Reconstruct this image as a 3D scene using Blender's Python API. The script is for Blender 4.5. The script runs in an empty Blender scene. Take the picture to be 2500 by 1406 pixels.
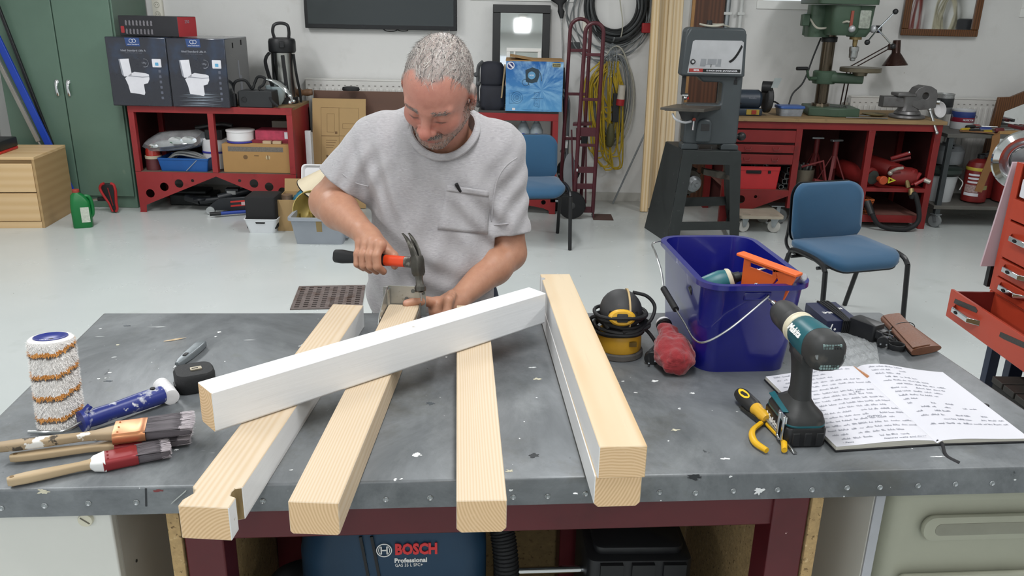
import bpy,bmesh,math,random
import numpy as np
from mathutils import Matrix,Vector,Euler
from math import pi,sin,cos,radians,atan2,sqrt,hypot
random.seed(7)
SC=bpy.context.scene
COL=SC.collection
# camera, world, lights, exposure
FPX,TILT,ROLL=2000.0,radians(19.03),0.02
EYE=Vector((0,0,1.65))
_fw=Vector((0,cos(TILT),-sin(TILT)))
_u0=Vector((0,sin(TILT),cos(TILT)))
_rt=cos(ROLL)*Vector((1,0,0))+sin(ROLL)*_u0
_up=cos(ROLL)*_u0-sin(ROLL)*Vector((1,0,0))
cam_d=bpy.data.cameras.new('camera')
cam_d.sensor_width=36.0
cam_d.lens=FPX/2500.0*36.0
cam_d.clip_start=0.05
cam=bpy.data.objects.new('camera',cam_d)
COL.objects.link(cam)
cam.matrix_world=Matrix(((_rt.x,_up.x,-_fw.x,EYE.x),(_rt.y,_up.y,-_fw.y,EYE.y),(_rt.z,_up.z,-_fw.z,EYE.z),(0,0,0,1)))
SC.camera=cam
SC.view_settings.view_transform='Standard'
SC.view_settings.look='None'
SC.view_settings.gamma=1.0
SC.view_settings.use_curve_mapping=False
SC.view_settings.exposure=0.0
SC.cycles.use_denoising=True
SC.cycles.max_bounces=6
SC.cycles.diffuse_bounces=4
SC.cycles.glossy_bounces=3
SC.cycles.sample_clamp_indirect=6.0
wd=bpy.data.worlds.new('world')
SC.world=wd
wd.use_nodes=True
wd.node_tree.nodes['Background'].inputs[0].default_value=(0.86,0.93,1.0,1)
wd.node_tree.nodes['Background'].inputs[1].default_value=1.15
def lamp(name,loc,size,power,col=(1,1,1),rot=(0,0,0)):
 d=bpy.data.lights.new(name,'AREA')
 d.shape='RECTANGLE'
 d.size,d.size_y=size
 d.energy=power
 d.color=col
 o=bpy.data.objects.new(name,d)
 o.location=loc
 o.rotation_euler=rot
 COL.objects.link(o)
 return o
LAMPS=[(-2.6,1.2,46),(-2.6,4.6,52),(0.1,1.2,33),(-0.2,4.6,40),(2.6,1.2,26),(2.8,4.4,44),(-2.6,-2.0,36),(0.1,-2.0,30),(2.6,-2.0,24)]
for _x,_y,_p in LAMPS:
 lamp('ceiling_lamp_light',(_x,_y,2.86),(0.28,1.5),_p,(0.985,0.99,1.0))
# pixel helpers (2500 x 1406 frame) -> points of the place
def ray(px,py):
 return _fw+_rt*((px-1250)/FPX)-_up*((py-703)/FPX)
def atz(px,py,z=0.9):
 d=ray(px,py)
 return EYE+d*((z-EYE.z)/d.z)
def aty(px,py,y):
 d=ray(px,py)
 return EYE+d*(y/d.y)
# objects
MW={}
def mw(o):
 return MW.get(o.name,Matrix.Identity(4))if o else Matrix.Identity(4)
def tag(o,label=None,cat=None,group=None,kind=None):
 if label:o['label']=label
 if cat:o['category']=cat
 if group:o['group']=group
 if kind:o['kind']=kind
 return o
def thing(name,label,cat,loc=(0,0,0),rz=0.0,group=None):
 o=bpy.data.objects.new(name,None)
 o.empty_display_size=0.05
 COL.objects.link(o)
 o.location=loc
 o.rotation_euler=(0,0,rz)
 MW[o.name]=Matrix.Translation(Vector(loc))@Matrix.Rotation(rz,4,'Z')
 return tag(o,label,cat,group)
def link_mesh(name,me,mats,parent=None):
 o=bpy.data.objects.new(name,me)
 COL.objects.link(o)
 for m in(mats if isinstance(mats,(list,tuple))else[mats]):
  me.materials.append(m)
 if parent:
  o.parent=parent
  MW[o.name]=mw(parent)
 return o
def dup(o,loc=None,rz=None,label=None,group=None,parent=None):
 c=o.copy()
 COL.objects.link(c)
 if parent:c.parent=parent
 if loc is not None:c.location=loc
 if rz is not None:c.rotation_euler=(0,0,rz)
 if label:c['label']=label
 if group:c['group']=group
 for ch in[k for k in o.children]:
  dup(ch,parent=c)
 return c
def frame(p,ez,ex=None):
 """matrix with local z along ez and local x near ex, origin p"""
 ez=Vector(ez).normalized()
 ex=Vector(ex)if ex is not None else(Vector((1,0,0))if abs(ez.x)<.9 else Vector((0,1,0)))
 ey=ez.cross(ex).normalized()
 ex=ey.cross(ez).normalized()
 p=Vector(p)
 return Matrix(((ex.x,ey.x,ez.x,p.x),(ex.y,ey.y,ez.y,p.y),(ex.z,ey.z,ez.z,p.z),(0,0,0,1)))
def rrect(w,d,r,n=4,c=(0,0)):
 r=min(r,w/2-1e-5,d/2-1e-5)
 pts=[]
 for cx,cy,a0 in((w/2-r,d/2-r,0),(-w/2+r,d/2-r,90),(-w/2+r,-d/2+r,180),(w/2-r,-d/2+r,270)):
  for k in range(n+1):
   a=radians(a0+90*k/n)
   pts.append((c[0]+cx+r*cos(a),c[1]+cy+r*sin(a)))
 return pts
def circ(r,n=16,c=(0,0),a0=0,ry=None):
 ry=r if ry is None else ry
 return[(c[0]+r*cos(2*pi*k/n+a0),c[1]+ry*sin(2*pi*k/n+a0))for k in range(n)]
def bez(pts,n=8,closed=False):
 """Catmull-Rom through pts"""
 P=[Vector(p)for p in pts]
 out=[]
 m=len(P)
 for i in range(m if closed else m-1):
  if closed:
   a,b,c,d=P[(i-1)%m],P[i],P[(i+1)%m],P[(i+2)%m]
  else:
   b,c=P[i],P[i+1]
   a=P[i-1]if i else b*2-c
   d=P[i+2]if i+2<m else c*2-b
  for k in range(n):
   t=k/n
   out.append(0.5*((2*b)+(c-a)*t+(2*a-5*b+4*c-d)*t*t+(3*b-a-3*c+d)*t*t*t))
 if not closed:out.append(P[-1])
 return out
class MB:
 def __init__(s,M=None):
  s.v,s.f,s.mi=[],[],[]
  s.M=M
  s.cur=0
 def add(s,vs,fs):
  b=len(s.v)
  if s.M is not None:
   s.v+=[s.M@Vector(v)for v in vs]
  else:
   s.v+=[Vector(v)for v in vs]
  for f in fs:
   s.f.append([i+b for i in f])
   s.mi.append(s.cur)
  return s
 def box(s,x0,x1,y0,y1,z0,z1):
  return s.hexa([(x0,y0,z0),(x1,y0,z0),(x1,y1,z0),(x0,y1,z0),(x0,y0,z1),(x1,y0,z1),(x1,y1,z1),(x0,y1,z1)])
 def cbox(s,c,sz):
  return s.box(c[0]-sz[0]/2,c[0]+sz[0]/2,c[1]-sz[1]/2,c[1]+sz[1]/2,c[2]-sz[2]/2,c[2]+sz[2]/2)
 def hexa(s,p):
  return s.add(p,[(0,3,2,1),(4,5,6,7),(0,1,5,4),(1,2,6,5),(2,3,7,6),(3,0,4,7)])
 def bar(s,p0,p1,w,h,upv=(0,0,1)):
  """rectangular bar from p0 to p1"""
  p0,p1=Vector(p0),Vector(p1)
  d=p1-p0
  upv=Vector(upv)
  if abs(d.normalized().dot(upv))>.98:upv=Vector((0,1,0))
  a=d.cross(upv).normalized()*(w/2)
  b=a.cross(d).normalized()*(h/2)
  return s.hexa([p0-a-b,p0+a-b,p0+a+b,p0-a+b,p1-a-b,p1+a-b,p1+a+b,p1-a+b])
 def loft(s,rings,cap0=True,cap1=True,closed=False):
  n=len(rings[0])
  vs=[v for r in rings for v in r]
  fs=[]
  m=len(rings)
  for i in range(m if closed else m-1):
   for k in range(n):
    k2=(k+1)%n
    j=(i+1)%m
    fs.append((i*n+k,i*n+k2,j*n+k2,j*n+k))
  if not closed:
   if cap0:fs.append(tuple(reversed(range(n))))
   if cap1:fs.append(tuple((m-1)*n+k for k in range(n)))
  return s.add(vs,fs)
 def cyl(s,p0,p1,r0,r1=None,n=16,caps=True):
  r1=r0 if r1 is None else r1
  F=frame(p0,Vector(p1)-Vector(p0))
  L=(Vector(p1)-Vector(p0)).length
  return s.loft([[F@Vector((x,y,z))for x,y in circ(r,n)]for r,z in((r0,0),(r1,L))],caps,caps)
 def lathe(s,prof,n=24,F=None,caps=True):
  F=F or Matrix.Identity(4)
  return s.loft([[F@Vector((x,y,z))for x,y in circ(max(r,1e-4),n)]for r,z in prof],caps,caps)
 def tube(s,pts,r,n=8,closed=False,ry=None,caps=True):
  P=[Vector(p)for p in pts]
  m=len(P)
  rings=[]
  nrm=None
  for i in range(m):
   a=P[(i-1)%m]if(closed or i)else P[0]
   b=P[(i+1)%m]if(closed or i<m-1)else P[-1]
   t=(b-a)
   if t.length<1e-9:t=Vector((0,0,1))
   t.normalize()
   if nrm is None:
    nrm=t.orthogonal().normalized()
   nrm=(nrm-t*nrm.dot(t))
   if nrm.length<1e-6:nrm=t.orthogonal()
   nrm.normalize()
   bn=t.cross(nrm)
   rr=r[i]if isinstance(r,(list,tuple))else r
   rings.append([P[i]+nrm*(rr*cos(2*pi*k/n))+bn*((ry or rr)*sin(2*pi*k/n))for k in range(n)])
  return s.loft(rings,caps,caps,closed)
 def prism(s,poly,h,F=None,z0=0.0):
  """extrude 2d polygon along local z"""
  F=F or Matrix.Identity(4)
  n=len(poly)
  area=sum(poly[i][0]*poly[(i+1)%n][1]-poly[(i+1)%n][0]*poly[i][1]for i in range(n))
  if area<0:poly=list(reversed(poly))
  return s.loft([[F@Vector((x,y,z))for x,y in poly]for z in(z0,z0+h)])
 def plate(s,outer,holes,h,F=None):
  """extruded plate with holes (2d polygons)"""
  from mathutils.geometry import delaunay_2d_cdt
  F=F or Matrix.Identity(4)
  vs,es,loops=[],[],[]
  for lp in[outer]+holes:
   b=len(vs)
   vs+=[Vector((p[0],p[1]))for p in lp]
   es+=[(b+k,b+(k+1)%len(lp))for k in range(len(lp))]
   loops.append([b+k for k in range(len(lp))])
  r=delaunay_2d_cdt(vs,es,[],0,1e-6)
  V,Fc=r[0],r[2]
  def inside(p,lp):
   c=False
   for i in range(len(lp)):
    a,b=lp[i],lp[i-1]
    if(a[1]>p[1])!=(b[1]>p[1])and p[0]<(b[0]-a[0])*(p[1]-a[1])/(b[1]-a[1])+a[0]:c=not c
   return c
  tri=[]
  for f in Fc:
   c=sum((V[i]for i in f),Vector((0,0)))/len(f)
   if inside(c,outer)and not any(inside(c,hl)for hl in holes):tri.append(list(f))
  n=len(V)
  P=[F@Vector((v.x,v.y,0))for v in V]+[F@Vector((v.x,v.y,h))for v in V]
  fs=[list(reversed(f))for f in tri]+[[i+n for i in f]for f in tri]
  cnt={}
  for f in tri:
   for i in range(len(f)):
    cnt[(f[i],f[(i+1)%len(f)])]=1
  for(a,b)in cnt:
   if(b,a)not in cnt:fs.append([a,b,b+n,a+n])
  return s.add(P,fs)
 def sphere(s,c,r,n=14,m=8,sc=(1,1,1),F=None):
  F=F or Matrix.Identity(4)
  rings=[]
  for i in range(m+1):
   a=-pi/2+pi*i/m
   rr=max(cos(a),1e-3)
   rings.append([F@Vector((c[0]+r*sc[0]*rr*cos(2*pi*k/n),c[1]+r*sc[1]*rr*sin(2*pi*k/n),c[2]+r*sc[2]*sin(a)))for k in range(n)])
  return s.loft(rings)
 def rbox(s,w,d,h,r=.01,re=None,F=None,n=4,top=None):
  """box with rounded vertical edges (r) and slightly eased top and bottom edges (re); base centred at origin"""
  F=F or Matrix.Identity(4)
  re=r*.4 if re is None else re
  rings=[]
  tw,td=top or(w,d)
  for z,ins in((0,re),(re*.3,re*.3),(re,0),(h-re,0),(h-re*.3,re*.3),(h,re)):
   t=z/h
   ww,dd=w+(tw-w)*t,d+(td-d)*t
   rings.append([F@Vector((x,y,z))for x,y in rrect(ww-2*ins,dd-2*ins,max(r-ins,1e-3),n)])
  return s.loft(rings)
 def open_box(s,w,d,h,t=.003,r=.02,top=None,lip=0.0,liph=.01,floor=None,F=None,n=5):
  """open tub: outer wall, lip, inner wall and bottom"""
  F=F or Matrix.Identity(4)
  tw,td=top or(w,d)
  fl=t if floor is None else floor
  L=[(w,d,0,r),(tw,td,h-liph,r),(tw+2*lip,td+2*lip,h-liph,r+lip),(tw+2*lip,td+2*lip,h,r+lip),(tw-2*t,td-2*t,h,max(r-t,.002)),(w-2*t,d-2*t,fl,max(r-t,.002))]
  if lip<=0:L=[L[0],L[3],L[4],L[5]]
  return s.loft([[F@Vector((x,y,z))for x,y in rrect(a,b,q,n)]for a,b,z,q in L])
 def build(s,name,mat,parent=None,world=True,bevel=0,seg=2,ang=35,sub=0,origin=None):
  me=bpy.data.meshes.new(name)
  vs=s.v
  if parent is not None:
   if world:
    Mi=mw(parent).inverted()
    vs=[Mi@v for v in vs]
   off=None
  else:
   if origin is not None:off=Vector(origin)
   else:
    xs=[v.x for v in vs];ys=[v.y for v in vs];zs=[v.z for v in vs]
    off=Vector(((min(xs)+max(xs))/2,(min(ys)+max(ys))/2,min(zs)))
   vs=[v-off for v in vs]
  me.from_pydata([tuple(v)for v in vs],[],s.f)
  if isinstance(mat,(list,tuple)):
   me.polygons.foreach_set('material_index',s.mi)
  me.shade_smooth()
  if ang<180:me.set_sharp_from_angle(angle=radians(ang))
  o=link_mesh(name,me,mat,parent)
  if off is not None:
   o.location=off
   MW[o.name]=Matrix.Translation(off)
  if bevel:
   b=o.modifiers.new('bevel','BEVEL')
   b.width,b.segments,b.limit_method,b.angle_limit=bevel,seg,'ANGLE',radians(40)
  if sub:
   b=o.modifiers.new('sub','SUBSURF')
   b.levels=b.render_levels=sub
  return o
def text(body,size,F,mat,parent=None,name='lettering',depth=.0004,align='CENTER',shear=0.0,bold=0.0,spacing=1.0,fitw=None):
 cu=bpy.data.curves.new('text','FONT')
 cu.body=body;cu.size=size;cu.extrude=depth;cu.align_x=align;cu.align_y='CENTER'
 cu.shear=shear;cu.offset=bold;cu.space_character=spacing;cu.resolution_u=2
 t=bpy.data.objects.new('text',cu)
 me=bpy.data.meshes.new_from_object(t)
 bpy.data.objects.remove(t);bpy.data.curves.remove(cu)
 if fitw:
  xs=[v.co.x for v in me.vertices]
  w=max(xs)-min(xs)
  if w>0:me.transform(Matrix.Diagonal((fitw/w,1,1,1)))
 me.transform(mw(parent).inverted()@F if parent else F)
 me.name=name
 me.materials.clear()
 return link_mesh(name,me,mat,parent)
# materials
def lin(h):
 if isinstance(h,str):
  h=h.lstrip('#')
  c=[int(h[i:i+2],16)/255 for i in(0,2,4)]
 else:
  c=[x/255 for x in h]
 return tuple(x/12.92 if x<=.04045 else((x+.055)/1.055)**2.4 for x in c)
_mats={}
def new_mat(name):
 m=bpy.data.materials.new(name)
 m.use_nodes=True
 nt=m.node_tree
 return m,nt,nt.nodes['Principled BSDF']
def _mix(nt,fac,a,b):
 n=nt.nodes.new('ShaderNodeMix');n.data_type='RGBA'
 for sock,val in((n.inputs[0],fac),(n.inputs[6],a),(n.inputs[7],b)):
  if hasattr(val,'is_linked')or hasattr(val,'links'):nt.links.new(val,sock)
  elif isinstance(val,(int,float)):sock.default_value=val
  else:sock.default_value=(*val,1)
 return n.outputs[2]
def _noise(nt,co,scale,detail=4,rough=.55,stretch=None,dist=0):
 if stretch:
  mp=nt.nodes.new('ShaderNodeMapping');mp.inputs['Scale'].default_value=stretch
  nt.links.new(co,mp.inputs[0]);co=mp.outputs[0]
 n=nt.nodes.new('ShaderNodeTexNoise')
 n.inputs['Scale'].default_value=scale;n.inputs['Detail'].default_value=detail
 n.inputs['Roughness'].default_value=rough;n.inputs['Distortion'].default_value=dist
 nt.links.new(co,n.inputs['Vector'])
 return n.outputs['Fac']
def _ramp(nt,fac,a,b):
 n=nt.nodes.new('ShaderNodeMapRange')
 n.inputs['From Min'].default_value=a;n.inputs['From Max'].default_value=b
 nt.links.new(fac,n.inputs['Value'])
 return n.outputs['Result']
def _bump(nt,bs,h,strength,dist=.01):
 b=nt.nodes.new('ShaderNodeBump')
 b.inputs['Strength'].default_value=strength;b.inputs['Distance'].default_value=dist
 nt.links.new(h,b.inputs['Height']);nt.links.new(b.outputs[0],bs.inputs['Normal'])
def pm(name,col,rough=.5,metal=0.0,var=.10,vs=9,bump=0.0,bsc=80,stretch=None,spots=(),coat=0,trans=0,ior=1.45,sheen=0,rvar=.1,sss=0,emit=0,alpha=1):
 """procedural material: base colour broken by noise, optional spots (colour, scale, lo, hi), bump"""
 if name in _mats:return _mats[name]
 m,nt,bs=new_mat(name)
 tc=nt.nodes.new('ShaderNodeTexCoord').outputs['Object']
 c=lin(col)
 n=_noise(nt,tc,vs,5,.6,stretch)
 base=_mix(nt,_ramp(nt,n,.3,.7),tuple(x*(1-var)for x in c),tuple(min(1,x*(1+var))for x in c))
 for(sc_,s,lo,hi)in spots:
  base=_mix(nt,_ramp(nt,_noise(nt,tc,s,4,.6),lo,hi),base,lin(sc_))
 nt.links.new(base,bs.inputs['Base Color'])
 r=nt.nodes.new('ShaderNodeMapRange')
 r.inputs['To Min'].default_value=max(0.02,rough-rvar);r.inputs['To Max'].default_value=min(1,rough+rvar)
 nt.links.new(n,r.inputs['Value']);nt.links.new(r.outputs[0],bs.inputs['Roughness'])
 bs.inputs['Metallic'].default_value=metal
 bs.inputs['IOR'].default_value=ior
 if coat:bs.inputs['Coat Weight'].default_value=coat;bs.inputs['Coat Roughness'].default_value=.08
 if trans:bs.inputs['Transmission Weight'].default_value=trans
 if sheen:bs.inputs['Sheen Weight'].default_value=sheen
 if sss:
  bs.inputs['Subsurface Weight'].default_value=sss
  bs.inputs['Subsurface Radius'].default_value=(.012,.005,.003)
 if emit:
  bs.inputs['Emission Color'].default_value=(*c,1);bs.inputs['Emission Strength'].default_value=emit
 if alpha<1:bs.inputs['Alpha'].default_value=alpha
 if bump:_bump(nt,bs,_noise(nt,tc,bsc,3,.6,stretch),bump)
 _mats[name]=m
 return m
def wood(name,c1,c2,axis='Y',scale=1.0,rough=.6,knots=True,ring=28,endgrain=False,bump=.08,knotcol='8a5a30'):
 """grain along a local axis"""
 if name in _mats:return _mats[name]
 m,nt,bs=new_mat(name)
 tc=nt.nodes.new('ShaderNodeTexCoord').outputs['Object']
 st={'X':(.06,1,1),'Y':(1,.06,1),'Z':(1,1,.06)}[axis]
 wob=_noise(nt,tc,5*scale,3,.5,st)
 mp=nt.nodes.new('ShaderNodeMapping');mp.inputs['Scale'].default_value=tuple(.12 if q<1 else 1 for q in st)
 nt.links.new(tc,mp.inputs[0])
 add=nt.nodes.new('ShaderNodeVectorMath');add.operation='MULTIPLY_ADD'
 cmb=nt.nodes.new('ShaderNodeCombineXYZ')
 for i in range(3):nt.links.new(wob,cmb.inputs[i])
 nt.links.new(cmb.outputs[0],add.inputs[0]);add.inputs[1].default_value=(.06,.06,.06);nt.links.new(mp.outputs[0],add.inputs[2])
 w=nt.nodes.new('ShaderNodeTexWave');w.wave_type='RINGS';w.rings_direction=axis
 w.inputs['Scale'].default_value=ring*scale;w.inputs['Distortion'].default_value=1.2;w.inputs['Detail'].default_value=2;w.inputs['Detail Scale'].default_value=.6
 nt.links.new(add.outputs[0],w.inputs['Vector'])
 fine=_noise(nt,tc,140*scale,2,.6,st)
 base=_mix(nt,_ramp(nt,w.outputs['Fac'],.1,.95),lin(c1),lin(c2))
 d=tuple(x*.93 for x in lin(c1))
 base=_mix(nt,_ramp(nt,fine,.62,.8),base,d)
 if knots:
  v=nt.nodes.new('ShaderNodeTexVoronoi');v.inputs['Scale'].default_value=4.2*scale
  mp2=nt.nodes.new('ShaderNodeMapping');mp2.inputs['Scale'].default_value=tuple(.55 if q<1 else 1 for q in st)
  mp2.inputs['Location'].default_value=(.31,.17,.23)
  nt.links.new(tc,mp2.inputs[0]);nt.links.new(mp2.outputs[0],v.inputs['Vector'])
  base=_mix(nt,_ramp(nt,v.outputs['Distance'],.10,.05),base,lin(knotcol))
 nt.links.new(base,bs.inputs['Base Color'])
 bs.inputs['Roughness'].default_value=rough
 if bump:_bump(nt,bs,w.outputs['Fac'],bump,.002)
 _mats[name]=m
 return m
# the setting
WY=7.27
XL,XR,YF,ZC=-4.55,5.7,-3.6,2.95
def floor_mat():
 m,nt,bs=new_mat('painted_concrete_floor')
 tc=nt.nodes.new('ShaderNodeTexCoord').outputs['Object']
 base=_mix(nt,_ramp(nt,_noise(nt,tc,.9,4,.5),.3,.7),lin('b8bebd'),lin('c2c7c6'))
 base=_mix(nt,_ramp(nt,_noise(nt,tc,2.5,6,.6),.6,.85),base,lin('aaafac'))
 base=_mix(nt,_ramp(nt,_noise(nt,tc,30,2,.5),.755,.79),base,lin('83847c'))
 base=_mix(nt,_ramp(nt,_noise(nt,tc,9,5,.7,(1,.2,1)),.70,.80),base,lin('acaca6'))
 sep=nt.nodes.new('ShaderNodeSeparateXYZ');nt.links.new(tc,sep.inputs[0])
 add=nt.nodes.new('ShaderNodeMath');add.operation='MULTIPLY_ADD'
 nt.links.new(_noise(nt,tc,2.2,5),add.inputs[0]);add.inputs[1].default_value=1.1;nt.links.new(sep.outputs['Y'],add.inputs[2])
 f=nt.nodes.new('ShaderNodeMath');f.operation='MULTIPLY';f.inputs[1].default_value=.55
 nt.links.new(_ramp(nt,add.outputs[0],7.1,7.7),f.inputs[0])
 base=_mix(nt,f.outputs[0],base,lin('8d867a'))
 nt.links.new(base,bs.inputs['Base Color'])
 r=nt.nodes.new('ShaderNodeMapRange');r.inputs['To Min'].default_value=.16;r.inputs['To Max'].default_value=.34
 nt.links.new(_noise(nt,tc,3.1,5,.6),r.inputs['Value']);nt.links.new(r.outputs[0],bs.inputs['Roughness'])
 _bump(nt,bs,_noise(nt,tc,8,2),.02,.004)
 return m
M_FLOOR=floor_mat()
M_WALL=pm('white_wall_paint','d9d9d7',.75,var=.03,vs=1.3,bump=.05,bsc=90,spots=(('bdb8b0',1.9,.64,.82),('a39a8e',14,.73,.77),('cfcfcc',5,.55,.8)))
M_CEIL=pm('ceiling_paint','dcdcd8',.85,var=.03)
M_WFRAME=pm('white_window_frame','e6e7e4',.4,var=.03)
M_GLASS=None
def glass_mat():
 m,nt,bs=new_mat('window_glass')
 nt.nodes.remove(bs)
 t=nt.nodes.new('ShaderNodeBsdfTransparent');g=nt.nodes.new('ShaderNodeBsdfGlossy');g.inputs['Roughness'].default_value=.02
 fr=nt.nodes.new('ShaderNodeFresnel');fr.inputs[0].default_value=1.45
 mx=nt.nodes.new('ShaderNodeMixShader')
 nt.links.new(fr.outputs[0],mx.inputs[0]);nt.links.new(t.outputs[0],mx.inputs[1]);nt.links.new(g.outputs[0],mx.inputs[2])
 nt.links.new(mx.outputs[0],nt.nodes['Material Output'].inputs[0])
 return m
M_GLASS=glass_mat()
def struct(name,mb,mat,parent=None,**k):
 o=mb.build(name,mat,parent,**k)
 if parent is None:tag(o,kind='structure')
 return o
f=MB();f.box(XL-.2,XR+.2,YF-1.5,WY+.25,-.15,0)
fl=f.build('floor',M_FLOOR,origin=(0,0,0));tag(fl,kind='structure')
f=MB();f.box(XL-.2,XR+.2,YF-.2,WY+.25,ZC,ZC+.15);struct('ceiling',f,M_CEIL)
W=[(aty(1148,4,WY).x,aty(1404,4,WY).x,aty(1280,3,WY).z),(aty(1846,22,WY).x,aty(2103,28,WY).x,aty(1970,24,WY).z),(aty(2487,42,WY).x,aty(2487,42,WY).x+.9,aty(2487,42,WY).z)]
WT=2.45
f=MB()
f.box(XL-.2,XR+.2,WY,WY+.2,0,min(w[2]for w in W));zmin=min(w[2]for w in W)
f.box(XL-.2,XR+.2,WY,WY+.2,WT,ZC)
xs=[XL-.2]+[q for w in W for q in w[:2]]+[XR+.2]
for k in range(0,len(xs),2):f.box(xs[k],xs[k+1],WY,WY+.2,zmin,WT)
for w in W:
 if w[2]>zmin+1e-4:f.box(w[0],w[1],WY,WY+.2,zmin,w[2])
wb=f.build('wall_back',M_WALL,ang=30,origin=(0,WY,0));tag(wb,kind='structure')
for i,(a,b,z)in enumerate(W):
 f=MB();t=.05
 y0,y1=WY-.012,WY+.09
 f.box(a,b,y0,y1,z,z+t+.02);f.box(a,b,y0,y1,WT-t,WT)
 f.box(a,a+t,y0,y1,z+t+.02,WT-t);f.box(b-t,b,y0,y1,z+t+.02,WT-t)
 o=struct('window_%d'%(i+1),f,M_WFRAME,bevel=.004)
 g=MB();g.box(a+t,b-t,WY+.03,WY+.036,z+t,WT-t);g.build('pane',M_GLASS,o)
f=MB();f.box(XL-.2,XL,YF,WY,0,ZC);struct('wall_left',f,M_WALL)
f=MB();f.box(XR,XR+.2,YF,WY,0,ZC);struct('wall_right',f,M_WALL)
f=MB()
f.box(XL-.2,-3.7,YF-.2,YF,0,ZC);f.box(.6,XR+.2,YF-.2,YF,0,ZC);f.box(-3.7,.6,YF-.2,YF,2.5,ZC)
struct('wall_front',f,M_WALL)
f=MB();f.box(XL,4.9,WY-.012,WY,0,.075);struct('baseboard_back',f,pm('skirting_grey','b9b8b2',.7,var=.1,vs=5,spots=(('8c8478',6,.55,.75),)))
M_LH=pm('lamp_housing','e4e4e0',.4)
M_LT=pm('lamp_tube','fff8ec',.5,emit=3)
lf=None
for i,(x,y,p)in enumerate(LAMPS):
 o=thing('ceiling_light','white strip light on the ceiling, %s in the row %s'%('left' if x<-1 else 'middle' if x<1 else 'right','near the back wall' if y>3 else 'over the workbench' if y>0 else 'behind the viewer'),'light',(x,y,2.87),0,'strip lights on the ceiling')
 h=MB();h.box(-.08,.08,-.76,.76,.03,.08)
 h.build('housing',M_LH,o,world=False,bevel=.006)
 h=MB();h.cyl((-.03,-.74,.015),(-.03,.74,.015),.013,n=10);h.cyl((.03,-.74,.015),(.03,.74,.015),.013,n=10)
 h.build('tube',M_LT,o,world=False)
M_SOCK=pm('ivory_plastic','d8d5c9',.35,var=.04)
p=aty(388,22,WY)
o=thing('wall_socket','ivory double wall socket high on the wall beside the green locker','socket',(p.x,WY,p.z))
f=MB(frame((0,0,0),(0,-1,0),(1,0,0)));f.rbox(.085,.16,.035,.012);f.build('body',M_SOCK,o,world=False)
f=MB()
for zz in(.035,-.04):f.lathe([(.024,0),(.024,.004),(.019,.004),(.018,-.008)],20,frame((0,-.034,zz),(0,-1,0)))
f.build('outlet',pm('ivory_dark','b9b6aa',.4),o,world=False)
f=MB()
for zz in(.035,-.04):
 for dx in(-.009,.009):f.cyl((dx,-.036,zz),(dx,-.0405,zz),.0025,n=8)
f.build('pin_hole',pm('hole_black','151515',.6),o,world=False)
M_GALV=pm('galvanised_pipe','9aa0a3',.4,.7,var=.15)
M_WPVC=pm('grey_white_pvc','c9cbc9',.45)
for(px,nm,r,mat,lb,y0)in((1779,'conduit_pipe',.022,M_GALV,'grey steel conduit pipe running up the wall behind the band saw',.25),(1812,'conduit_pipe',.017,M_WPVC,'pale plastic conduit pipe on the wall just right of the grey one',.98)):
 a=aty(px,0,WY-.03)
 t=thing(nm,lb,'pipe',(a.x,WY-.03,y0))
 f=MB();f.cyl((0,0,0),(0,0,2.8-y0),r,n=14);f.build('pipe',mat,t,world=False)
 f=MB()
 for zz in(1.1-y0,1.62-y0,2.2-y0):f.box(-r-.012,r+.012,-r-.004,.03,zz-.012,zz+.012)
 f.build('bracket',M_WPVC,t,world=False,bevel=.003)
f=MB();a=aty(1640,330,WY-.02);b=aty(1690,330,WY-.02)
x0=aty(1655,170,WY-.02).x;f.box(x0,x0+.085,WY-.022,WY,0,2.6);struct('trim_1',f,M_WFRAME,bevel=.004)
M_BROWN=wood('brown_board','5e3a26','4a2d1d','Z',.7,.55,knots=False,ring=14,bump=.02)
f=MB();x1=aty(1680,200,WY-.05).x;x2=aty(1752,200,WY-.05).x
f.box(x1,x2,WY-.05,WY-.022,0.02,2.3)
o=f.build('wooden_board',M_BROWN,bevel=.003);tag(o,'tall dark brown board upright on the wall behind the band saw','board')
f=MB();f.box(x1-.02,x1+.004,WY-.054,WY-.03,0.02,2.3);f.build('edge_strip',pm('light_edge_wood','a97f50',.6),o)
q=[atz(735,700,0),atz(890,697,0),atz(880,760,0),atz(710,752,0)]
c=sum(q,Vector())/4
o=thing('floor_grate','rusty brown drain grate set in the pale floor behind the workbench','grate',(c.x,c.y,0),atan2(q[1].y-q[0].y,q[1].x-q[0].x))
M_RUST=pm('rusty_steel','6f6562',.75,.3,var=.2,vs=30,spots=(('5b4a42',12,.5,.7),))
gw,gd=.40,.40
f=MB();f.plate([(-gw/2,-gd/2),(gw/2,-gd/2),(gw/2,gd/2),(-gw/2,gd/2)],[[(x-.013,y-.009),(x+.013,y-.009),(x+.013,y+.009),(x-.013,y+.009)]for x in[-.168+.048*i for i in range(8)]for y in[-.165+.033*j for j in range(11)]],.006,Matrix.Translation((0,0,.001)))
f.build('grid',M_RUST,o,world=False)
f=MB();f.box(-gw/2,gw/2,-gd/2,gd/2,.0004,.0012);f.build('pit',pm('pit_dark','1b1917',.9),o,world=False)
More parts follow.
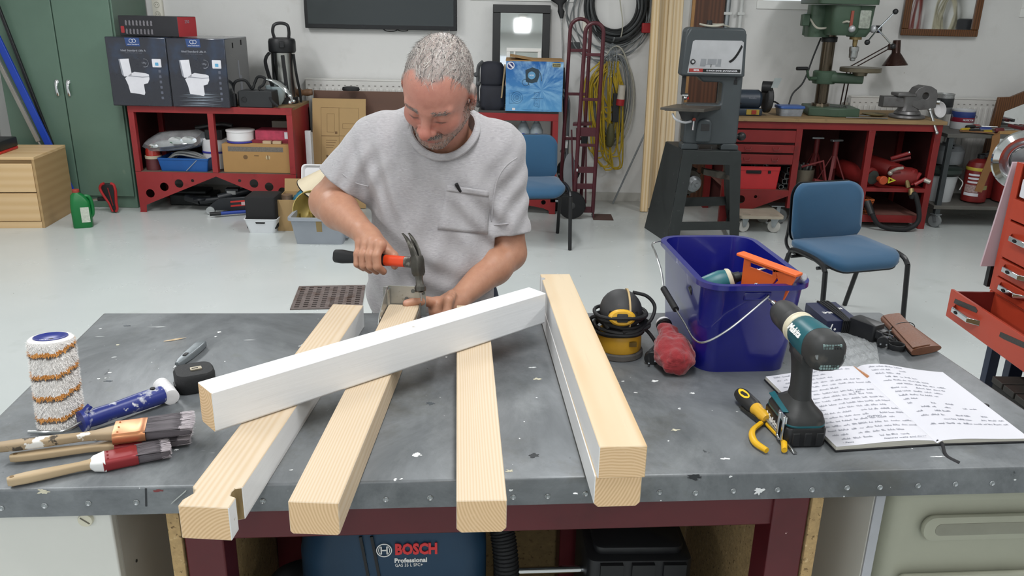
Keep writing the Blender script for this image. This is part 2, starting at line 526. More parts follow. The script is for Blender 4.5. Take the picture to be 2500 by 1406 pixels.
# workbench
TZ=.9
def zinc_mat():
 m,nt,bs=new_mat('stained_zinc_sheet')
 tc=nt.nodes.new('ShaderNodeTexCoord').outputs['Object']
 base=_mix(nt,_ramp(nt,_noise(nt,tc,2.0,8,.72,None,.8),.38,.62),lin('585c5f'),lin('7d8184'))
 base=_mix(nt,_ramp(nt,_noise(nt,tc,7,7,.7,(1,.6,1),.4),.5,.78),base,lin('868a8c'))
 base=_mix(nt,_ramp(nt,_noise(nt,tc,3.4,6,.7),.54,.78),base,lin('57564f'))
 base=_mix(nt,_ramp(nt,_noise(nt,tc,5.3,5,.6),.66,.78),base,lin('6d7168'))
 base=_mix(nt,_ramp(nt,_noise(nt,tc,30,3,.5,(.25,1,1)),.725,.76),base,lin('c5c9c9'))
 base=_mix(nt,_ramp(nt,_noise(nt,tc,21,4,.6,(1,.5,1)),.69,.715),base,lin('43474a'))
 base=_mix(nt,_ramp(nt,_noise(nt,tc,55,2,.5),.755,.775),base,lin('e4e6e6'))
 base=_mix(nt,_ramp(nt,_noise(nt,tc,13,3,.5),.755,.77),base,lin('d5d8d8'))
 nt.links.new(base,bs.inputs['Base Color'])
 bs.inputs['Metallic'].default_value=.25
 r=nt.nodes.new('ShaderNodeMapRange');r.inputs['To Min'].default_value=.3;r.inputs['To Max'].default_value=.58
 nt.links.new(_noise(nt,tc,5,6,.65),r.inputs['Value']);nt.links.new(r.outputs[0],bs.inputs['Roughness'])
 _bump(nt,bs,_noise(nt,tc,9,4),.12,.01)
 return m
M_ZINC=zinc_mat()
M_MAROON=pm('maroon_paint','571d22',.38,var=.1,vs=6,spots=(('3f1518',4,.55,.8),('d8b9b4',46,.735,.755)))
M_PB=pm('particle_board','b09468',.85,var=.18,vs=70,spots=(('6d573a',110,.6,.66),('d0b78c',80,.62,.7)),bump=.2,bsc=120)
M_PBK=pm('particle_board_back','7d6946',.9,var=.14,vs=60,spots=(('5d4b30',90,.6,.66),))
M_BLKW=pm('offcut_wood','a37a4c',.7,var=.2,vs=30)
M_STEEL=pm('steel','b6b8b8',.3,1,var=.1,vs=40)
M_CHROME=pm('chrome','d9dcde',.08,1,var=.02,rvar=.03)
BL,BR,FR,FL=atz(251,764),atz(2152,762),atz(2707,1135),atz(-195,1199)
tc_=(BL+BR+FL+FR)/4
TYAW=atan2((FR-FL).y,(FR-FL).x)
bench=thing('workbench','large workbench with stained grey zinc top and maroon painted frame','workbench',(tc_.x,tc_.y,0),TYAW)
Bi=mw(bench).inverted()
ex=(FR-FL).normalized();ey=Vector((-ex.y,ex.x,0))
f=MB()
def inset(q,d):
 c=sum(q,Vector())/4
 return[p+(c-p).normalized()*d for p in q]
Q=[FL,FR,BR,BL]
f.loft([[p+Vector((0,0,-.053))for p in Q],[p+Vector((0,0,-.006))for p in Q],[p+Vector((0,0,-.0018))for p in inset(Q,.0025)],inset(Q,.008)])
f.build('tabletop',M_ZINC,bench,ang=50)
M_SCR=pm('screw_zinc','9da1a3',.35,.9,var=.2)
for px,py in((3,1240),(109,1234),(216,1228),(333,1226),(642,1223),(942,1219),(1050,1215),(1253,1213),(1337,1211),(1429,1205),(1610,1201),(1698,1203),(1790,1198),(1898,1195),(1982,1195),(2068,1190),(2148,1189),(2241,1185),(2332,1181),(2422,1179)):
 s=(px+195)/(2707+195)
 d=ray(px,py)
 n=-ey
 t=(FL-EYE).dot(n)/d.dot(n)
 P=EYE+d*t
 f=MB();f.lathe([(.0052,-.001),(.0052,.0012),(.0042,.0022),(.0022,.0008)],12,frame(P,n));f.build('screw',M_SCR,bench)
def F_(px,py,dy=0):
 d=ray(px,py);n=-ey
 return EYE+d*(((FL+ey*dy)-EYE).dot(n)/d.dot(n))
def fb(name,mat,x0,x1,y0,y1,z0,z1,parent=bench,bevel=.003):
 f=MB(Matrix.Translation((FL.x,FL.y,0))@Matrix.Rotation(TYAW,4,'Z'))
 f.box(x0,x1,y0,y1,z0,z1)
 return f.build(name,mat,parent,bevel=bevel)
def lx(px,py,dy):return(F_(px,py,dy)-FL).dot(ex)
L0,L1=lx(451,1320,.04),lx(546,1320,.04)
R0,R1=lx(1888,1240,.04),lx(1974,1240,.04)
zap=F_(1240,1298,.045).z
fb('front_rail',M_MAROON,L0,R1-.002,.045,.085,zap,.846)
fb('leg',M_MAROON,L0,L1,.038,.11,0,.844)
fb('leg',M_MAROON,R0,R1,.038,.11,0,.844)
fb('leg',M_MAROON,L0,L1,.66,.73,0,.846)
fb('leg',M_MAROON,R0-.30,R0-.21,.60,.66,0,.846)
fb('back_rail',M_MAROON,L0,R1,.62,.66,zap,.846)
fb('side_panel',M_PB,L0-.024,L0-.003,.035,.74,.0,.843,bevel=.001)
fb('side_panel',M_PB,R1+.003,R1+.024,.035,.74,.0,.843,bevel=.001)
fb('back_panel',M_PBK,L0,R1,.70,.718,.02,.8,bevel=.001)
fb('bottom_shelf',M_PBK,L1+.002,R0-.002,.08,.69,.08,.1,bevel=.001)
a=lx(390,1265,.05);fb('wood_block',M_BLKW,a,a+.03,.05,.3,.81,.846,bevel=.006)
a=lx(1992,1225,.05);fb('wood_block',M_MAROON,a,a+.034,.07,.3,.80,.845,bevel=.005)
fb('wood_block',M_BLKW,a+.034,a+.062,.075,.3,.83,.846,bevel=.003)
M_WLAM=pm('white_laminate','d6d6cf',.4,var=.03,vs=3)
M_GLAM=pm('grey_shaded_laminate','b9b7b0',.45,var=.06,vs=3)  # white laminate greyed in colour for the shaded cabinet side
wc=thing('base_cabinet','white laminate base cabinet under the left end of the workbench','cabinet',tuple(F_(100,1330,.06)*1)[:2]+(0,),TYAW)
x1=lx(269,1250,.045)
fb('front',M_WLAM,.02,x1,.045,.064,.05,.845,wc)
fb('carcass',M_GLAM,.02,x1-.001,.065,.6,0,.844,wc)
P=F_(211,1266,.045)
f=MB();f.lathe([(.0125,-.002),(.0125,.005),(.0115,.0065),(.002,.0065)],20,frame(P,-ey));kn=f.build('cam_lock',pm('cream_plastic','d9d5c0',.4),wc)
f=MB();f.bar(P-ey*.0067-ex*.007+Vector((0,0,.006)),P-ey*.0067+ex*.007-Vector((0,0,.006)),.002,.0016,-ey);f.build('slot',pm('slot_dark','6b675a',.6),kn)
P=lx(307,1262,.1)
f=MB(Matrix.Translation((FL.x,FL.y,0))@Matrix.Rotation(TYAW,4,'Z'));f.cyl((x1-.0009,.115,.81),(x1+.0006,.115,.81),.004,n=12);f.build('dowel_hole',pm('hole_black','151515',.6),wc)
f=MB(Matrix.Translation((FL.x,FL.y,0))@Matrix.Rotation(TYAW,4,'Z'));f.cyl((x1-.0009,.115,.67),(x1+.0006,.115,.67),.003,n=12);f.build('dowel_hole',pm('hole_black','151515',.6),wc)
xr=lx(2158,1240,.05)
wp=thing('cabinet_side','white laminate cabinet side panel with grey front edge under the right end of the workbench','panel',tuple(F_(2165,1300,.1))[:2]+(0,),TYAW)
fb('panel',M_WLAM,xr-.018,xr,.055,.72,0,.845,wp)
fb('edge_band',pm('grey_edge_band','a9abb0',.5),xr-.018,xr,.05,.0549,0,.845,wp,bevel=.0005)
f=MB(Matrix.Translation((FL.x,FL.y,0))@Matrix.Rotation(TYAW,4,'Z'))
f.tube([(R1+.024,.2,.72),(R1+.045,.195,.728)],.0018,8);f.cyl((R1+.044,.196,.7275),(R1+.0465,.195,.7285),.005,n=10)
o=f.build('nail',pm('dark_nail','2c2a28',.5,.8));tag(o,'dark nail sticking out of the chipboard side of the workbench','nail')
M_TUB=pm('translucent_grey_green_plastic','a5a695',.45,var=.05,vs=4,sss=0)
TM=Matrix.Translation((FL.x,FL.y,0))@Matrix.Rotation(TYAW,4,'Z')
tub=thing('plastic_tub','big grey-green plastic tub with long grip grooves under the right end of the workbench','tub',tuple(TM@Vector((xr+.4,.3,0))),TYAW)
f=MB(TM@Matrix.Translation((xr+.02+.205,.34,.02)))
f.open_box(.38,.5,.8,.006,.04,(.40,.54),.006,.03)
f.build('shell',M_TUB,tub,ang=40)
f=MB(TM)
for z0,hh,x0_ in((.735,.034,.085),(.615,.012,.03)):
 f.M=TM@frame((xr+.225,.066,z0),(0,-1,0),(1,0,0))
 f.rbox(.36-x0_,hh+.02,.014,.024,.006,n=6)
f.build('rib',M_TUB,tub)
f=MB(TM@frame((xr+.235,.0535,.735),(0,-1,0),(1,0,0)));f.rbox(.25,.026,.0025,.012,.001);f.build('groove',pm('tub_groove','8b8b7d',.5),tub)
M_BOSCH=pm('dark_blue_plastic','1d3a52',.5,var=.1,vs=8,bump=.03,bsc=300)
M_BLK=pm('black_plastic','1c1d1f',.45,var=.15)
M_RUB=pm('black_rubber','17181a',.7,var=.15)
M_REDSW=pm('red_plastic','b42a24',.4)
M_WHT=pm('white_print','e9e9e6',.5,var=.02)
M_REDPR=pm('red_print','d2383a',.5,var=.02)
c=aty(955,1400,1.50)
vac=thing('vacuum_cleaner','dark blue workshop vacuum cleaner standing under the workbench','vacuum',(c.x,1.62,.1),TYAW)
f=MB();f.loft([[(x,y,z)for x,y in rrect(w,d,r,6)]for w,d,r,z in((.36,.3,.07,0),(.38,.32,.07,.06),(.38,.33,.06,.30),(.40,.35,.06,.33),(.40,.35,.06,.44),(.38,.34,.07,.50),(.33,.29,.09,.525))])
f.build('body',M_BOSCH,vac,world=False,ang=40)
f=MB()
for(xa,xb)in((-.065,-.045),(-.042,-.022)):f.bar((xa,-.176,.5),(xb,-.176,.34),.006,.004,(0,1,0))
f.build('seam',M_BLK,vac,world=False)
FV=frame((.055,-.1765,.463),(0,-1,0),(1,0,0))
VM=mw(vac)
text('BOSCH',.036,VM@frame((.05,-.176,.465),(0,-1,0),(1,0,0)),M_REDPR,vac,'brand_lettering',.0012,bold=.0016,fitw=.088)
text('Professional',.015,VM@frame((.038,-.176,.438),(0,-1,0),(1,0,0)),M_WHT,vac,'lettering',.0008,bold=.0005,fitw=.068)
text('GAS 35 L SFC+',.011,VM@frame((.034,-.176,.426),(0,-1,0),(1,0,0)),M_WHT,vac,'lettering',.0008,fitw=.058)
f=MB();em=frame((-.017,-.176,.465),(0,-1,0),(1,0,0));f.M=em
for r0,r1 in((.0165,.0145),):
 f.loft([[Vector((x,y,z))for x,y in circ(r,28)]for r,z in((r1,0),(r1,.0014),(r0,.0014),(r0,0))],False,False,True)
for sx in(-1,1):f.box(sx*.006-.0013,sx*.006+.0013,-.0095,.0095,0,.0014)
f.box(-.006,.006,-.0014,.0014,0,.0014)
for sx in(-1,1):
 f.tube([(sx*(.006+.0055*sin(a)),.0095*cos(a),.0008)for a in[pi*k/8 for k in range(9)]],.0009,6)
f.build('emblem',M_WHT,vac,world=False)
f=MB();f.box(.115,.145,-.186,-.17,.362,.378)
for k in range(3):f.box(.117+k*.0095,.1235+k*.0095,-.192,-.184,.363,.377)
f.build('switch',M_REDSW,vac,world=False,bevel=.001)
f=MB();f.box(-.155,-.085,-.178,-.17,.362,.372);f.build('vent',M_BLK,vac,world=False)
f=MB();pts=bez([(.2,-.05,.5),(.235,-.12,.46),(.245,-.16,.3),(.23,-.15,.1),(.21,-.1,.02)],10);f.tube(pts,.026,14)
for k in range(len(pts)-1):
 for t in(0,.5):
  q=pts[k].lerp(pts[k+1],t);d_=(pts[k+1]-pts[k]).normalized()
  f.lathe([(.0255,-.0022),(.0285,0),(.0255,.0022)],14,frame(q,d_),caps=False)
hs=f.build('hose',M_RUB,vac,world=False)
pts=bez([(-.2,.0,.3),(-.26,-.1,.33),(-.3,-.15,.2),(-.24,-.16,.08),(-.3,-.1,.02)],10)
f=MB();f.tube(pts,.022,12);f.build('cable',M_RUB,vac,world=False)
c=aty(1240,1400,1.5)
rail=thing('chrome_rail','chrome rail with a black end disc lying under the workbench','rail',(c.x+.1,1.56,.1),TYAW)
zr=aty(1340,1391,1.56).z
f=MB();f.cyl((-.13,0,zr-.1),(.2,0,zr-.1),.0085,n=14);f.build('tube',M_CHROME,rail,world=False)
f=MB();f.cyl((-.13,.02,zr-.115),(-.1,.02,zr-.115),.045,n=24);f.cyl((-.115,.02,0),(-.115,.02,zr-.12),.012);f.cyl((.15,.02,0),(.15,.02,zr-.1),.01);f.build('stand',M_BLK,rail,world=False)
c=aty(1560,1390,1.5)
case=thing('black_case','black ribbed plastic case lying under the workbench behind the chrome rail','case',(c.x,1.62,.1),TYAW-.03)
f=MB();f.rbox(.235,.22,c.z+.015-.1,.02,.008);f.build('shell',M_BLK,case,world=False)
f=MB();f.rbox(.2,.18,.02,.02,.005,Matrix.Translation((.0,0,c.z+.015-.1)));
for k in range(3):f.box(-.09+.07*k,-.04+.07*k,-.12,-.108,.3,c.z-.09)
f.build('lid',M_BLK,case,world=False)
# timber beams
M_PINE=wood('raw_pine','cebca4','c6b092','Y',1.0,.6,True,62,bump=.02,knotcol='b78a58')
M_PINE2=wood('raw_pine_yellow','cdba9c','c2a680','Y',.8,.6,True,44,bump=.02,knotcol='a9743f')
M_END=wood('end_grain','e6c69d','d4b185','Y',1.0,.75,False,62,bump=.06)  # end grain, colour lightened to offset the weak light on the near ends
M_WPAINT=pm('white_gloss_paint','dfe0e1',.35,var=.02,vs=20,bump=.04,bsc=30,stretch=(6,.3,6),spots=(('b9b4aa',25,.74,.78),))
M_SLOT=pm('weathered_slot','8d7853',.8,var=.25,vs=60,stretch=(1,1,.2))
BW,BH=.075,.056
def beam(name,label,pn,pfar,ztop,w=BW,h=BH,plan=None,white=(),wallwhite=False,mat=M_PINE,ch=.0,chb=.004,slot=None,rings=(0.03,-.05)):
 """timber from near mid point to far mid point; local y along the timber"""
 a=Vector(pn);b=Vector(pfar);a.z=b.z=0
 d=b-a;L=d.length
 rz=atan2(d.y,d.x)-pi/2
 M=Matrix.Translation((a.x,a.y,ztop-h))@Matrix.Rotation(rz,4,'Z')
 bm=bmesh.new()
 if plan is None:
  prof=[(-w/2,h),(-w/2,chb),(-w/2+chb,0),(w/2-chb,0),(w/2,chb),(w/2,h)]
  r0=[bm.verts.new((x,0,z))for x,z in prof];r1=[bm.verts.new((x,L,z))for x,z in prof]
  n=len(prof)
  for k in range(n):bm.faces.new((r0[k],r0[(k+1)%n],r1[(k+1)%n],r1[k]))
  bm.faces.new(list(reversed(r0)));bm.faces.new(r1)
 else:
  pl=plan(L)
  r0=[bm.verts.new((x,y,0))for x,y in pl];r1=[bm.verts.new((x,y,h))for x,y in pl]
  n=len(pl)
  for k in range(n):bm.faces.new((r0[k],r0[(k+1)%n],r1[(k+1)%n],r1[k]))
  bm.faces.new(list(reversed(r0)));bm.faces.new(r1)
 bmesh.ops.recalc_face_normals(bm,faces=bm.faces)
 for fc in bm.faces:
  nn=fc.normal
  side='T' if nn.z>.7 else 'B' if nn.z<-.7 else 'N' if nn.y<-.9 else 'F' if nn.y>.9 else 'R' if nn.x>0 else 'L'
  fc.material_index=1 if side in white else 0
  if side=='N':fc.material_index=3
  if slot and slot(fc.calc_center_median(),nn):fc.material_index=2
 off=Vector((rings[0],-.3,rings[1]))
 for v in bm.verts:v.co-=off
 me=bpy.data.meshes.new(name);bm.to_mesh(me);bm.free()
 o=link_mesh(name,me,[mat,M_WPAINT,M_SLOT,M_END])
 o.matrix_world=M@Matrix.Translation(off)
 bv=o.modifiers.new('bevel','BEVEL');bv.width=.0012;bv.segments=1;bv.limit_method='ANGLE';bv.angle_limit=radians(40)
 return o,M,L
def mid(z,*px):return(atz(*px[0],z)+atz(*px[1],z))/2
z1=TZ+BH
ws=BW/2
def plan1(L):
 return[(-ws,0),(ws,0),(ws,.028),(ws-.010,.032),(ws-.012,.042),(ws-.010,.05),(ws,.054),(ws,L),(-ws,L),(-ws,.05),(-ws+.008,.042),(-ws+.009,.034),(-ws,.016)]
o,_,_=beam('timber_beam','raw pine beam nearest the paint brushes, with routed notches at its near end and a white side',mid(z1,(435,1232),(557,1243)),mid(z1,(815,742),(885,745)),z1,plan=plan1,white=('R',),slot=lambda c,n:c.x>.024-.03 and.029<c.y<.33 and abs(n.z)<.1 and n.x>-.99 and.029<c.y<.053 and c.x>.01,rings=(.09,-.03))
tag(o,None,'beam')
o,M2,L2=beam('timber_beam','pale pine beam carrying the steel joist hanger at its far end',mid(z1,(703,1223),(826,1230)),mid(z1,(955,742),(1018,745)),z1,rings=(.12,.1));tag(o,None,'beam')
o,_,_=beam('timber_beam','pale pine beam with fine straight grain, pointing straight at the viewer',mid(z1,(1115,1222),(1237,1222)),mid(z1,(1118,745),(1187,745)),z1,mat=M_PINE,chb=.007,rings=(.13,.12));tag(o,None,'beam')
pn,pf=mid(1.012,(1463,1090),(1582,1090)),mid(1.012,(1319,669),(1391,669))
def plan5(L):return[(-ws,0),(ws,0),(ws,L),(-ws,L),(-ws,L-.022),(-ws+.008,L-.026),(-ws+.008,L-.04),(-ws,L-.046)]
o,_,L5=beam('timber_beam','yellowish pine beam lying on top of another beam, knotty, with white left side',pn,pf,TZ+2*BH,plan=plan5,white=('L',),mat=M_PINE2,rings=(.02,-.09));tag(o,None,'beam')
dn=(pf-pn).normalized()
o,_,_=beam('timber_beam','lower beam of the stacked pair, on the zinc top under the knotty beam',pn+dn*.006-Vector((.003,0,0)),pf+dn*.01,TZ+BH,white=('L',),chb=.007,mat=M_PINE2,rings=(-.07,.11));tag(o,None,'beam')
wh_h,wh_w=BW,BH
ztw=z1+wh_h+.0004
pn=atz(499,946,ztw);pf=atz(1312,708,ztw)
o,MW4,LW=beam('timber_beam','white painted beam lying across the raw pine beams',pn,pf-(pf-pn).normalized()*.0,ztw,w=wh_w,h=wh_h,white=('R','L','T','B','F'),chb=.004,rings=(.02,.12));tag(o,None,'beam')
f=MB(MW4);f.box(-wh_w/2-.0003,wh_w/2+.0003,LW-.042,LW-.018,wh_h-.003,wh_h+.0006);f.build('bare_notch',M_PINE2,o,bevel=.0008)
f=MB(MW4);f.hexa([(-wh_w/2,LW-.018,wh_h),(wh_w/2,LW-.018,wh_h),(wh_w/2,LW,wh_h),(-wh_w/2,LW,wh_h),(-wh_w/2,LW-.018,wh_h+.006),(wh_w/2,LW-.018,wh_h+.006),(wh_w/2,LW,wh_h+.004),(-wh_w/2,LW,wh_h+.004)]);f.build('end_lip',M_WPAINT,o,bevel=.001)
# joist hanger on the far end of the second beam
M_HANG=pm('galvanised_hanger','a6a8a6',.38,.85,var=.12,vs=25,spots=(('8f9085',60,.6,.7),))
yb=atz(945,775,z1)
loc=M2.inverted()@atz(938,790,z1)
hy0=loc.y
hang=thing('joist_hanger','galvanised steel joist hanger fitted round the end of the second beam','bracket',tuple(M2@Vector((0,L2-.02,BH))),M2.to_euler().z)
HI=M2@Matrix.Translation((0,0,0))
t=.002
x=ws+.0015
hb=z1-.0
f=MB(M2)
for s in(-1,1):
 xa,xb=(s*x,s*(x+t))
 f.prism([(L2-.125,0),(L2-.125,BH-.004),(L2-.11,BH+.012),(L2-.045,BH+.034),(L2+.006,BH+.044),(L2+.006,0)]if s<0 else[(L2-.12,0),(L2-.115,BH-.012),(L2-.02,BH-.004),(L2+.006,BH+.01),(L2+.006,0)],t,frame((s*x if s>0 else-x-t,0,0),(1,0,0),(0,1,0)))
f.build('side_strap',M_HANG,hang)
f=MB(M2);f.box(-x,x,L2+.004,L2+.006,BH-.04,BH+.047)
f.box(x,x+.014,L2+.004,L2+.006,BH-.03,BH+.04);f.box(-x-.012,-x,L2+.004,L2+.006,BH-.03,BH+.044)
f.build('back_flange',M_HANG,hang,bevel=.0008)
f=MB(M2)
for(hx,hz)in((.006,BH+.014),(.022,BH+.034),(.046,BH+.03)):f.cyl((hx,L2+.0036,hz),(hx,L2+.0062,hz),.0052,n=14)
f.build('nail_hole',pm('hanger_hole','5f615e',.6),hang)
f=MB(M2)
for(hy,hz)in((L2-.1,BH+.002),(L2-.08,BH+.012)):
 f.cyl((-x-t-.0004,hy,hz),(-x+.0004,hy,hz),.0032,n=10)
f.build('side_hole',pm('bright_hole','e0e2e0',.5),hang)
f=MB(M2);f.tube([(-x,L2-.002,BH-.02),(-x,L2-.002,BH+.04)],.006,10);f.build('bend',M_HANG,hang)
# things on the workbench
T=lambda px,py,z=.9:atz(px,py,z)
M_BEECH=pm('beech_handle','b29c7c',.45,var=.08,vs=18,stretch=(.2,1,1))
M_BEECHP=pm('paint_splashed_handle','a08c70',.5,var=.1,vs=18,spots=(('e2e0da',22,.60,.63),('4a4238',34,.62,.66)))
M_COPPER=pm('copper_ferrule','c88a62',.35,.8,var=.06,vs=20)
M_REDF=pm('red_ferrule','82262a',.4,.2,var=.08,spots=(('e0d8d2',40,.66,.70),))
M_BRIST=pm('grey_bristles','5a5559',.7,var=.3,vs=60,stretch=(.05,1,1))
M_BRISTW=pm('pale_bristle_tips','b8b0b4',.75,var=.12,vs=60)
M_WPNT=pm('dried_white_paint','e6e6e4',.4,var=.03)
rnd=random.Random(3)
def brush(name,label,p0,p1,hl,fl_,bl,hw,fw_,ft,mat_h,mat_f,splash=False,roll=0):
 """paint brush from handle end p0 to bristle tip p1; lengths given as fractions of the whole"""
 p0,p1=Vector(p0),Vector(p1)
 L=(p1-p0).length
 zz=Vector((0,0,1));
 F=frame(p0,zz,p1-p0)
 d=(p1-p0).normalized();side=zz.cross(d).normalized();upn=d.cross(side)
 F=Matrix(((d.x,side.x,upn.x,p0.x),(d.y,side.y,upn.y,p0.y),(d.z,side.z,upn.z,p0.z),(0,0,0,1)))
 o=thing(name,label,'brush',(p0.x,p0.y,min(p0.z,p1.z)-ft/2),atan2(d.y,d.x))
 a,b=hl*L,(hl+fl_)*L
 st=[(0,.30),(.02,.42),(.08,.52),(.2,.60),(.4,.56),(.6,.46),(.72,.42),(.82,.5),(.9,.72),(.96,.9),(1,.95)]
 f=MB(F)
 f.loft([[Vector((t*a,y,z))for y,z in rrect(2*hw*w,ft*(.55+.35*w),ft*.25*(.5+w*.5),4)]for t,w in st])
 h=f.build('handle',mat_h,o,ang=60)
 f=MB(F);f.cyl((.05*a,0,-ft*.8*.55+.0),(.05*a,0,ft*.5*.78),hw*.22,n=12)
 f.build('hang_hole',pm('hole_wood','7f6747',.7),h)
 f=MB(F);f.loft([[Vector((x,y,z))for y,z in rrect(w,t_,t_*.3,4)]for x,w,t_ in((a-.004,fw_,ft),(a+.002,fw_*1.01,ft*1.03),(a+.006,fw_,ft),(b-.014,fw_,ft),(b-.012,fw_*1.012,ft*1.04),(b-.006,fw_*1.012,ft*1.04),(b-.004,fw_,ft),(b,fw_,ft))])
 fe=f.build('ferrule',mat_f,o,ang=40)
 f=MB(F)
 for y in(-.3,0,.3):f.sphere((a+.004,y*fw_,ft*.51),.0018,8,4)
 f.build('rivet',mat_f,fe)
 f=MB(F)
 f.loft([[Vector((x,y,z))for y,z in rrect(w,t_,t_*.3,4)]for x,w,t_ in((b-.002,fw_*.94,ft*.86),(b+(L-b)*.5,fw_*1.0,ft*.9),(L*.97,fw_*1.06,ft*.7),(L*.985,fw_*.98,ft*.3))])
 for k in range(420):
  y0=rnd.uniform(-.47,.47);z0=rnd.uniform(-.44,.5)
  if rnd.random()<.6:z0=.45
  ln=L-rnd.uniform(0,.02)*L-abs(y0)**3*.3*(L-b)
  y1=y0*rnd.uniform(1.08,1.28)+rnd.uniform(-.03,.03);zz1=z0*rnd.uniform(.5,1.0)
  A=Vector((b-.003,y0*fw_,z0*ft));B=Vector((ln,y1*fw_,zz1*ft));C_=A.lerp(B,.75)
  w=.0006
  f.cur=0
  f.add([A+Vector((0,w,0)),A-Vector((0,w,0)),C_-Vector((0,w,0)),C_+Vector((0,w,0))],[(0,1,2,3)])
  f.cur=1
  f.add([C_+Vector((0,w,0)),C_-Vector((0,w,0)),B-Vector((0,w*.6,0)),B+Vector((0,w*.6,0))],[(0,1,2,3)])
 f.cur=0
 br=f.build('bristles',[M_BRIST,M_BRISTW],o,ang=180);br['kind']='stuff'
 return o,F,a,b,L
brush('paint_brush','large paint brush with copper ferrule and white-splashed wooden handle',atz(-22,1094,.930),atz(478,1032,.932),.60,.15,.25,.017,.060,.020,M_BEECHP,M_COPPER)
brush('paint_brush','paint brush with bare wooden handle lying half hidden under the copper ferrule brush',atz(25,1118,.911),atz(470,1062,.910),.58,.14,.28,.016,.048,.018,M_BEECH,M_REDF)
o,Fb,a_,b_,L_=brush('paint_brush','front paint brush with clean beech handle and red ferrule',atz(18,1176,.911),atz(419,1092,.912),.58,.20,.22,.015,.042,.021,M_BEECH,M_REDF)
f=MB(Fb);f.loft([[Vector((x,y,z))for y,z in rrect(w,t_,.005,4)]for x,w,t_ in((a_-.026,.012,.012),(a_-.018,.03,.0185),(a_-.002,.0415,.0215),(a_-.0005,.042,.0225))]);f.build('white_paint',M_WPNT,o)
p=T(150,1034);top=aty(124,826,p.y+.018)
ax=(top-p).normalized();H=(top-p).length
o=thing('roller_sleeve','fluffy white paint roller sleeve with orange stripes standing on end','paint roller',(p.x,p.y,.9))
M_PW,M_PO,M_PG=pm('pile_white','e8e5e2',.9,var=.05,vs=40),pm('pile_orange','d69a56',.9,var=.1,vs=40),pm('pile_grey','77716e',.9,var=.12,vs=40)
F=frame(p,ax,(1,0,0))
f=MB(F);R=.0375;na,nh=48,60
def stripe(a,h):
 t=((h+.0085*cos(a+1.9)+.0016*sin(5*a)+.001*sin(11*a+h*300))/H*4.05-.62)%1.0
 return 1 if t<.17 else 0 if t<.90 else 2
for j in range(nh):
 for i in range(na):
  z0,z1_=j/nh*H,(j+1)/nh*H
  a0,a1=2*pi*i/na,2*pi*(i+1)/na
  f.cur=stripe((a0+a1)/2,(z0+z1_)/2)
  f.add([(R*cos(a0),R*sin(a0),z0),(R*cos(a1),R*sin(a1),z0),(R*cos(a1),R*sin(a1),z1_),(R*cos(a0),R*sin(a0),z1_)],[(0,1,2,3)])
f.cur=0
f.loft([[Vector((x,y,z))for x,y in circ(r,48)]for r,z in((R,.0),(R-.004,.0))],False,True)
f.loft([[Vector((x,y,z))for x,y in circ(r,48)]for r,z in((R,H),(R-.003,H+.003),(.027,H+.003),(.027,H-.01))],False,False)
for k in range(9000):
 a=rnd.uniform(0,2*pi);h=rnd.uniform(-.0,H+.001)
 f.cur=stripe(a,h)
 ln=rnd.uniform(.002,.0052);w=.0011
 c,s=cos(a),sin(a);tl=rnd.uniform(-.002,.002);tz=rnd.uniform(-.0045,.002)
 rr=R-(0.0 if h<H-.004 else.002)
 f.add([(rr*c-s*w,rr*s+c*w,h),(rr*c+s*w,rr*s-c*w,h),((rr+ln)*c-s*tl,(rr+ln)*s+c*tl,max(h+tz,.0005))],[(0,1,2)])
f.cur=0
pl=f.build('pile',[M_PW,M_PO,M_PG],o,ang=180);pl['kind']='stuff'
M_BLUEC=pm('blue_cap_plastic','23307f',.35,var=.08)
f=MB(F);f.lathe([(.0285,H-.004),(.0285,H+.0045),(.026,H+.005),(.021,H+.002),(.01,H-.001),(.0042,H-.001),(.0042,H-.012)],32);f.build('end_cap',M_BLUEC,o)
f=MB(F);f.cyl((0,0,H-.006),(0,0,H-.0008),.0042,n=14);f.build('axle_hole',pm('hole_black','151515',.6),o)
f=MB(F)
for k in range(7):f.box(-.010+.0032*k,-.0082+.0032*k,-.0205,-.0175+.001*(k%2),H+.0022,H+.0031)
f.build('print',M_WHT,o)
pA,pB=atz(198,1030,.921),atz(397,962,.921)
o=thing('paint_roller','paint roller frame with paint-stained blue plastic handle','paint roller',(pA.x,pA.y,.9))
M_BHAND=pm('paint_stained_blue','27337c',.35,var=.12,spots=(('b9bcc6',26,.53,.60),('d9dadd',60,.62,.68)))
d=(pB-pA).normalized();Lh=(pB-pA).length
f=MB();f.lathe([(.013,0),(.0205,.0),(.0205,.006),(.015,.012),(.0165,.03),(.0155,.06),(.0175,Lh*.7),(.0178,Lh-.004),(.0165,Lh)],22,frame(pA,d));f.build('handle',M_BHAND,o)
f=MB();f.bar(pA+d*.002+Vector((0,0,.013)),pA+d*.02+Vector((0,0,.026)),.012,.006);f.build('thumb_stop',M_BHAND,o)
f=MB();f.tube(bez([pA+d*.004,pA-d*.03+Vector((0,0,-.006)),T(120,1062)+Vector((0,0,.006)),T(70,1062)+Vector((0,0,.006))],6),.003,8);f.build('wire',M_STEEL,o)
f=MB();f.cyl(pB-d*.018+Vector((0,0,.0145)),pB-d*.018+Vector((0,0,.0195)),.0048,n=14);f.build('hang_hole',pm('hole_black','151515',.6),o)
pA=T(402,950,.917);pB=T(432,985,.915)
d=(pB-pA).normalized()
f=MB();prof=[]
for k in range(4):prof+=[(.0165,k*.011),(.0165,k*.011+.006),(.0155,k*.011+.007),(.0155,k*.011+.010)]
prof+=[(.016,.046),(.0155,.062),(.012,.063),(.003,.0625)]
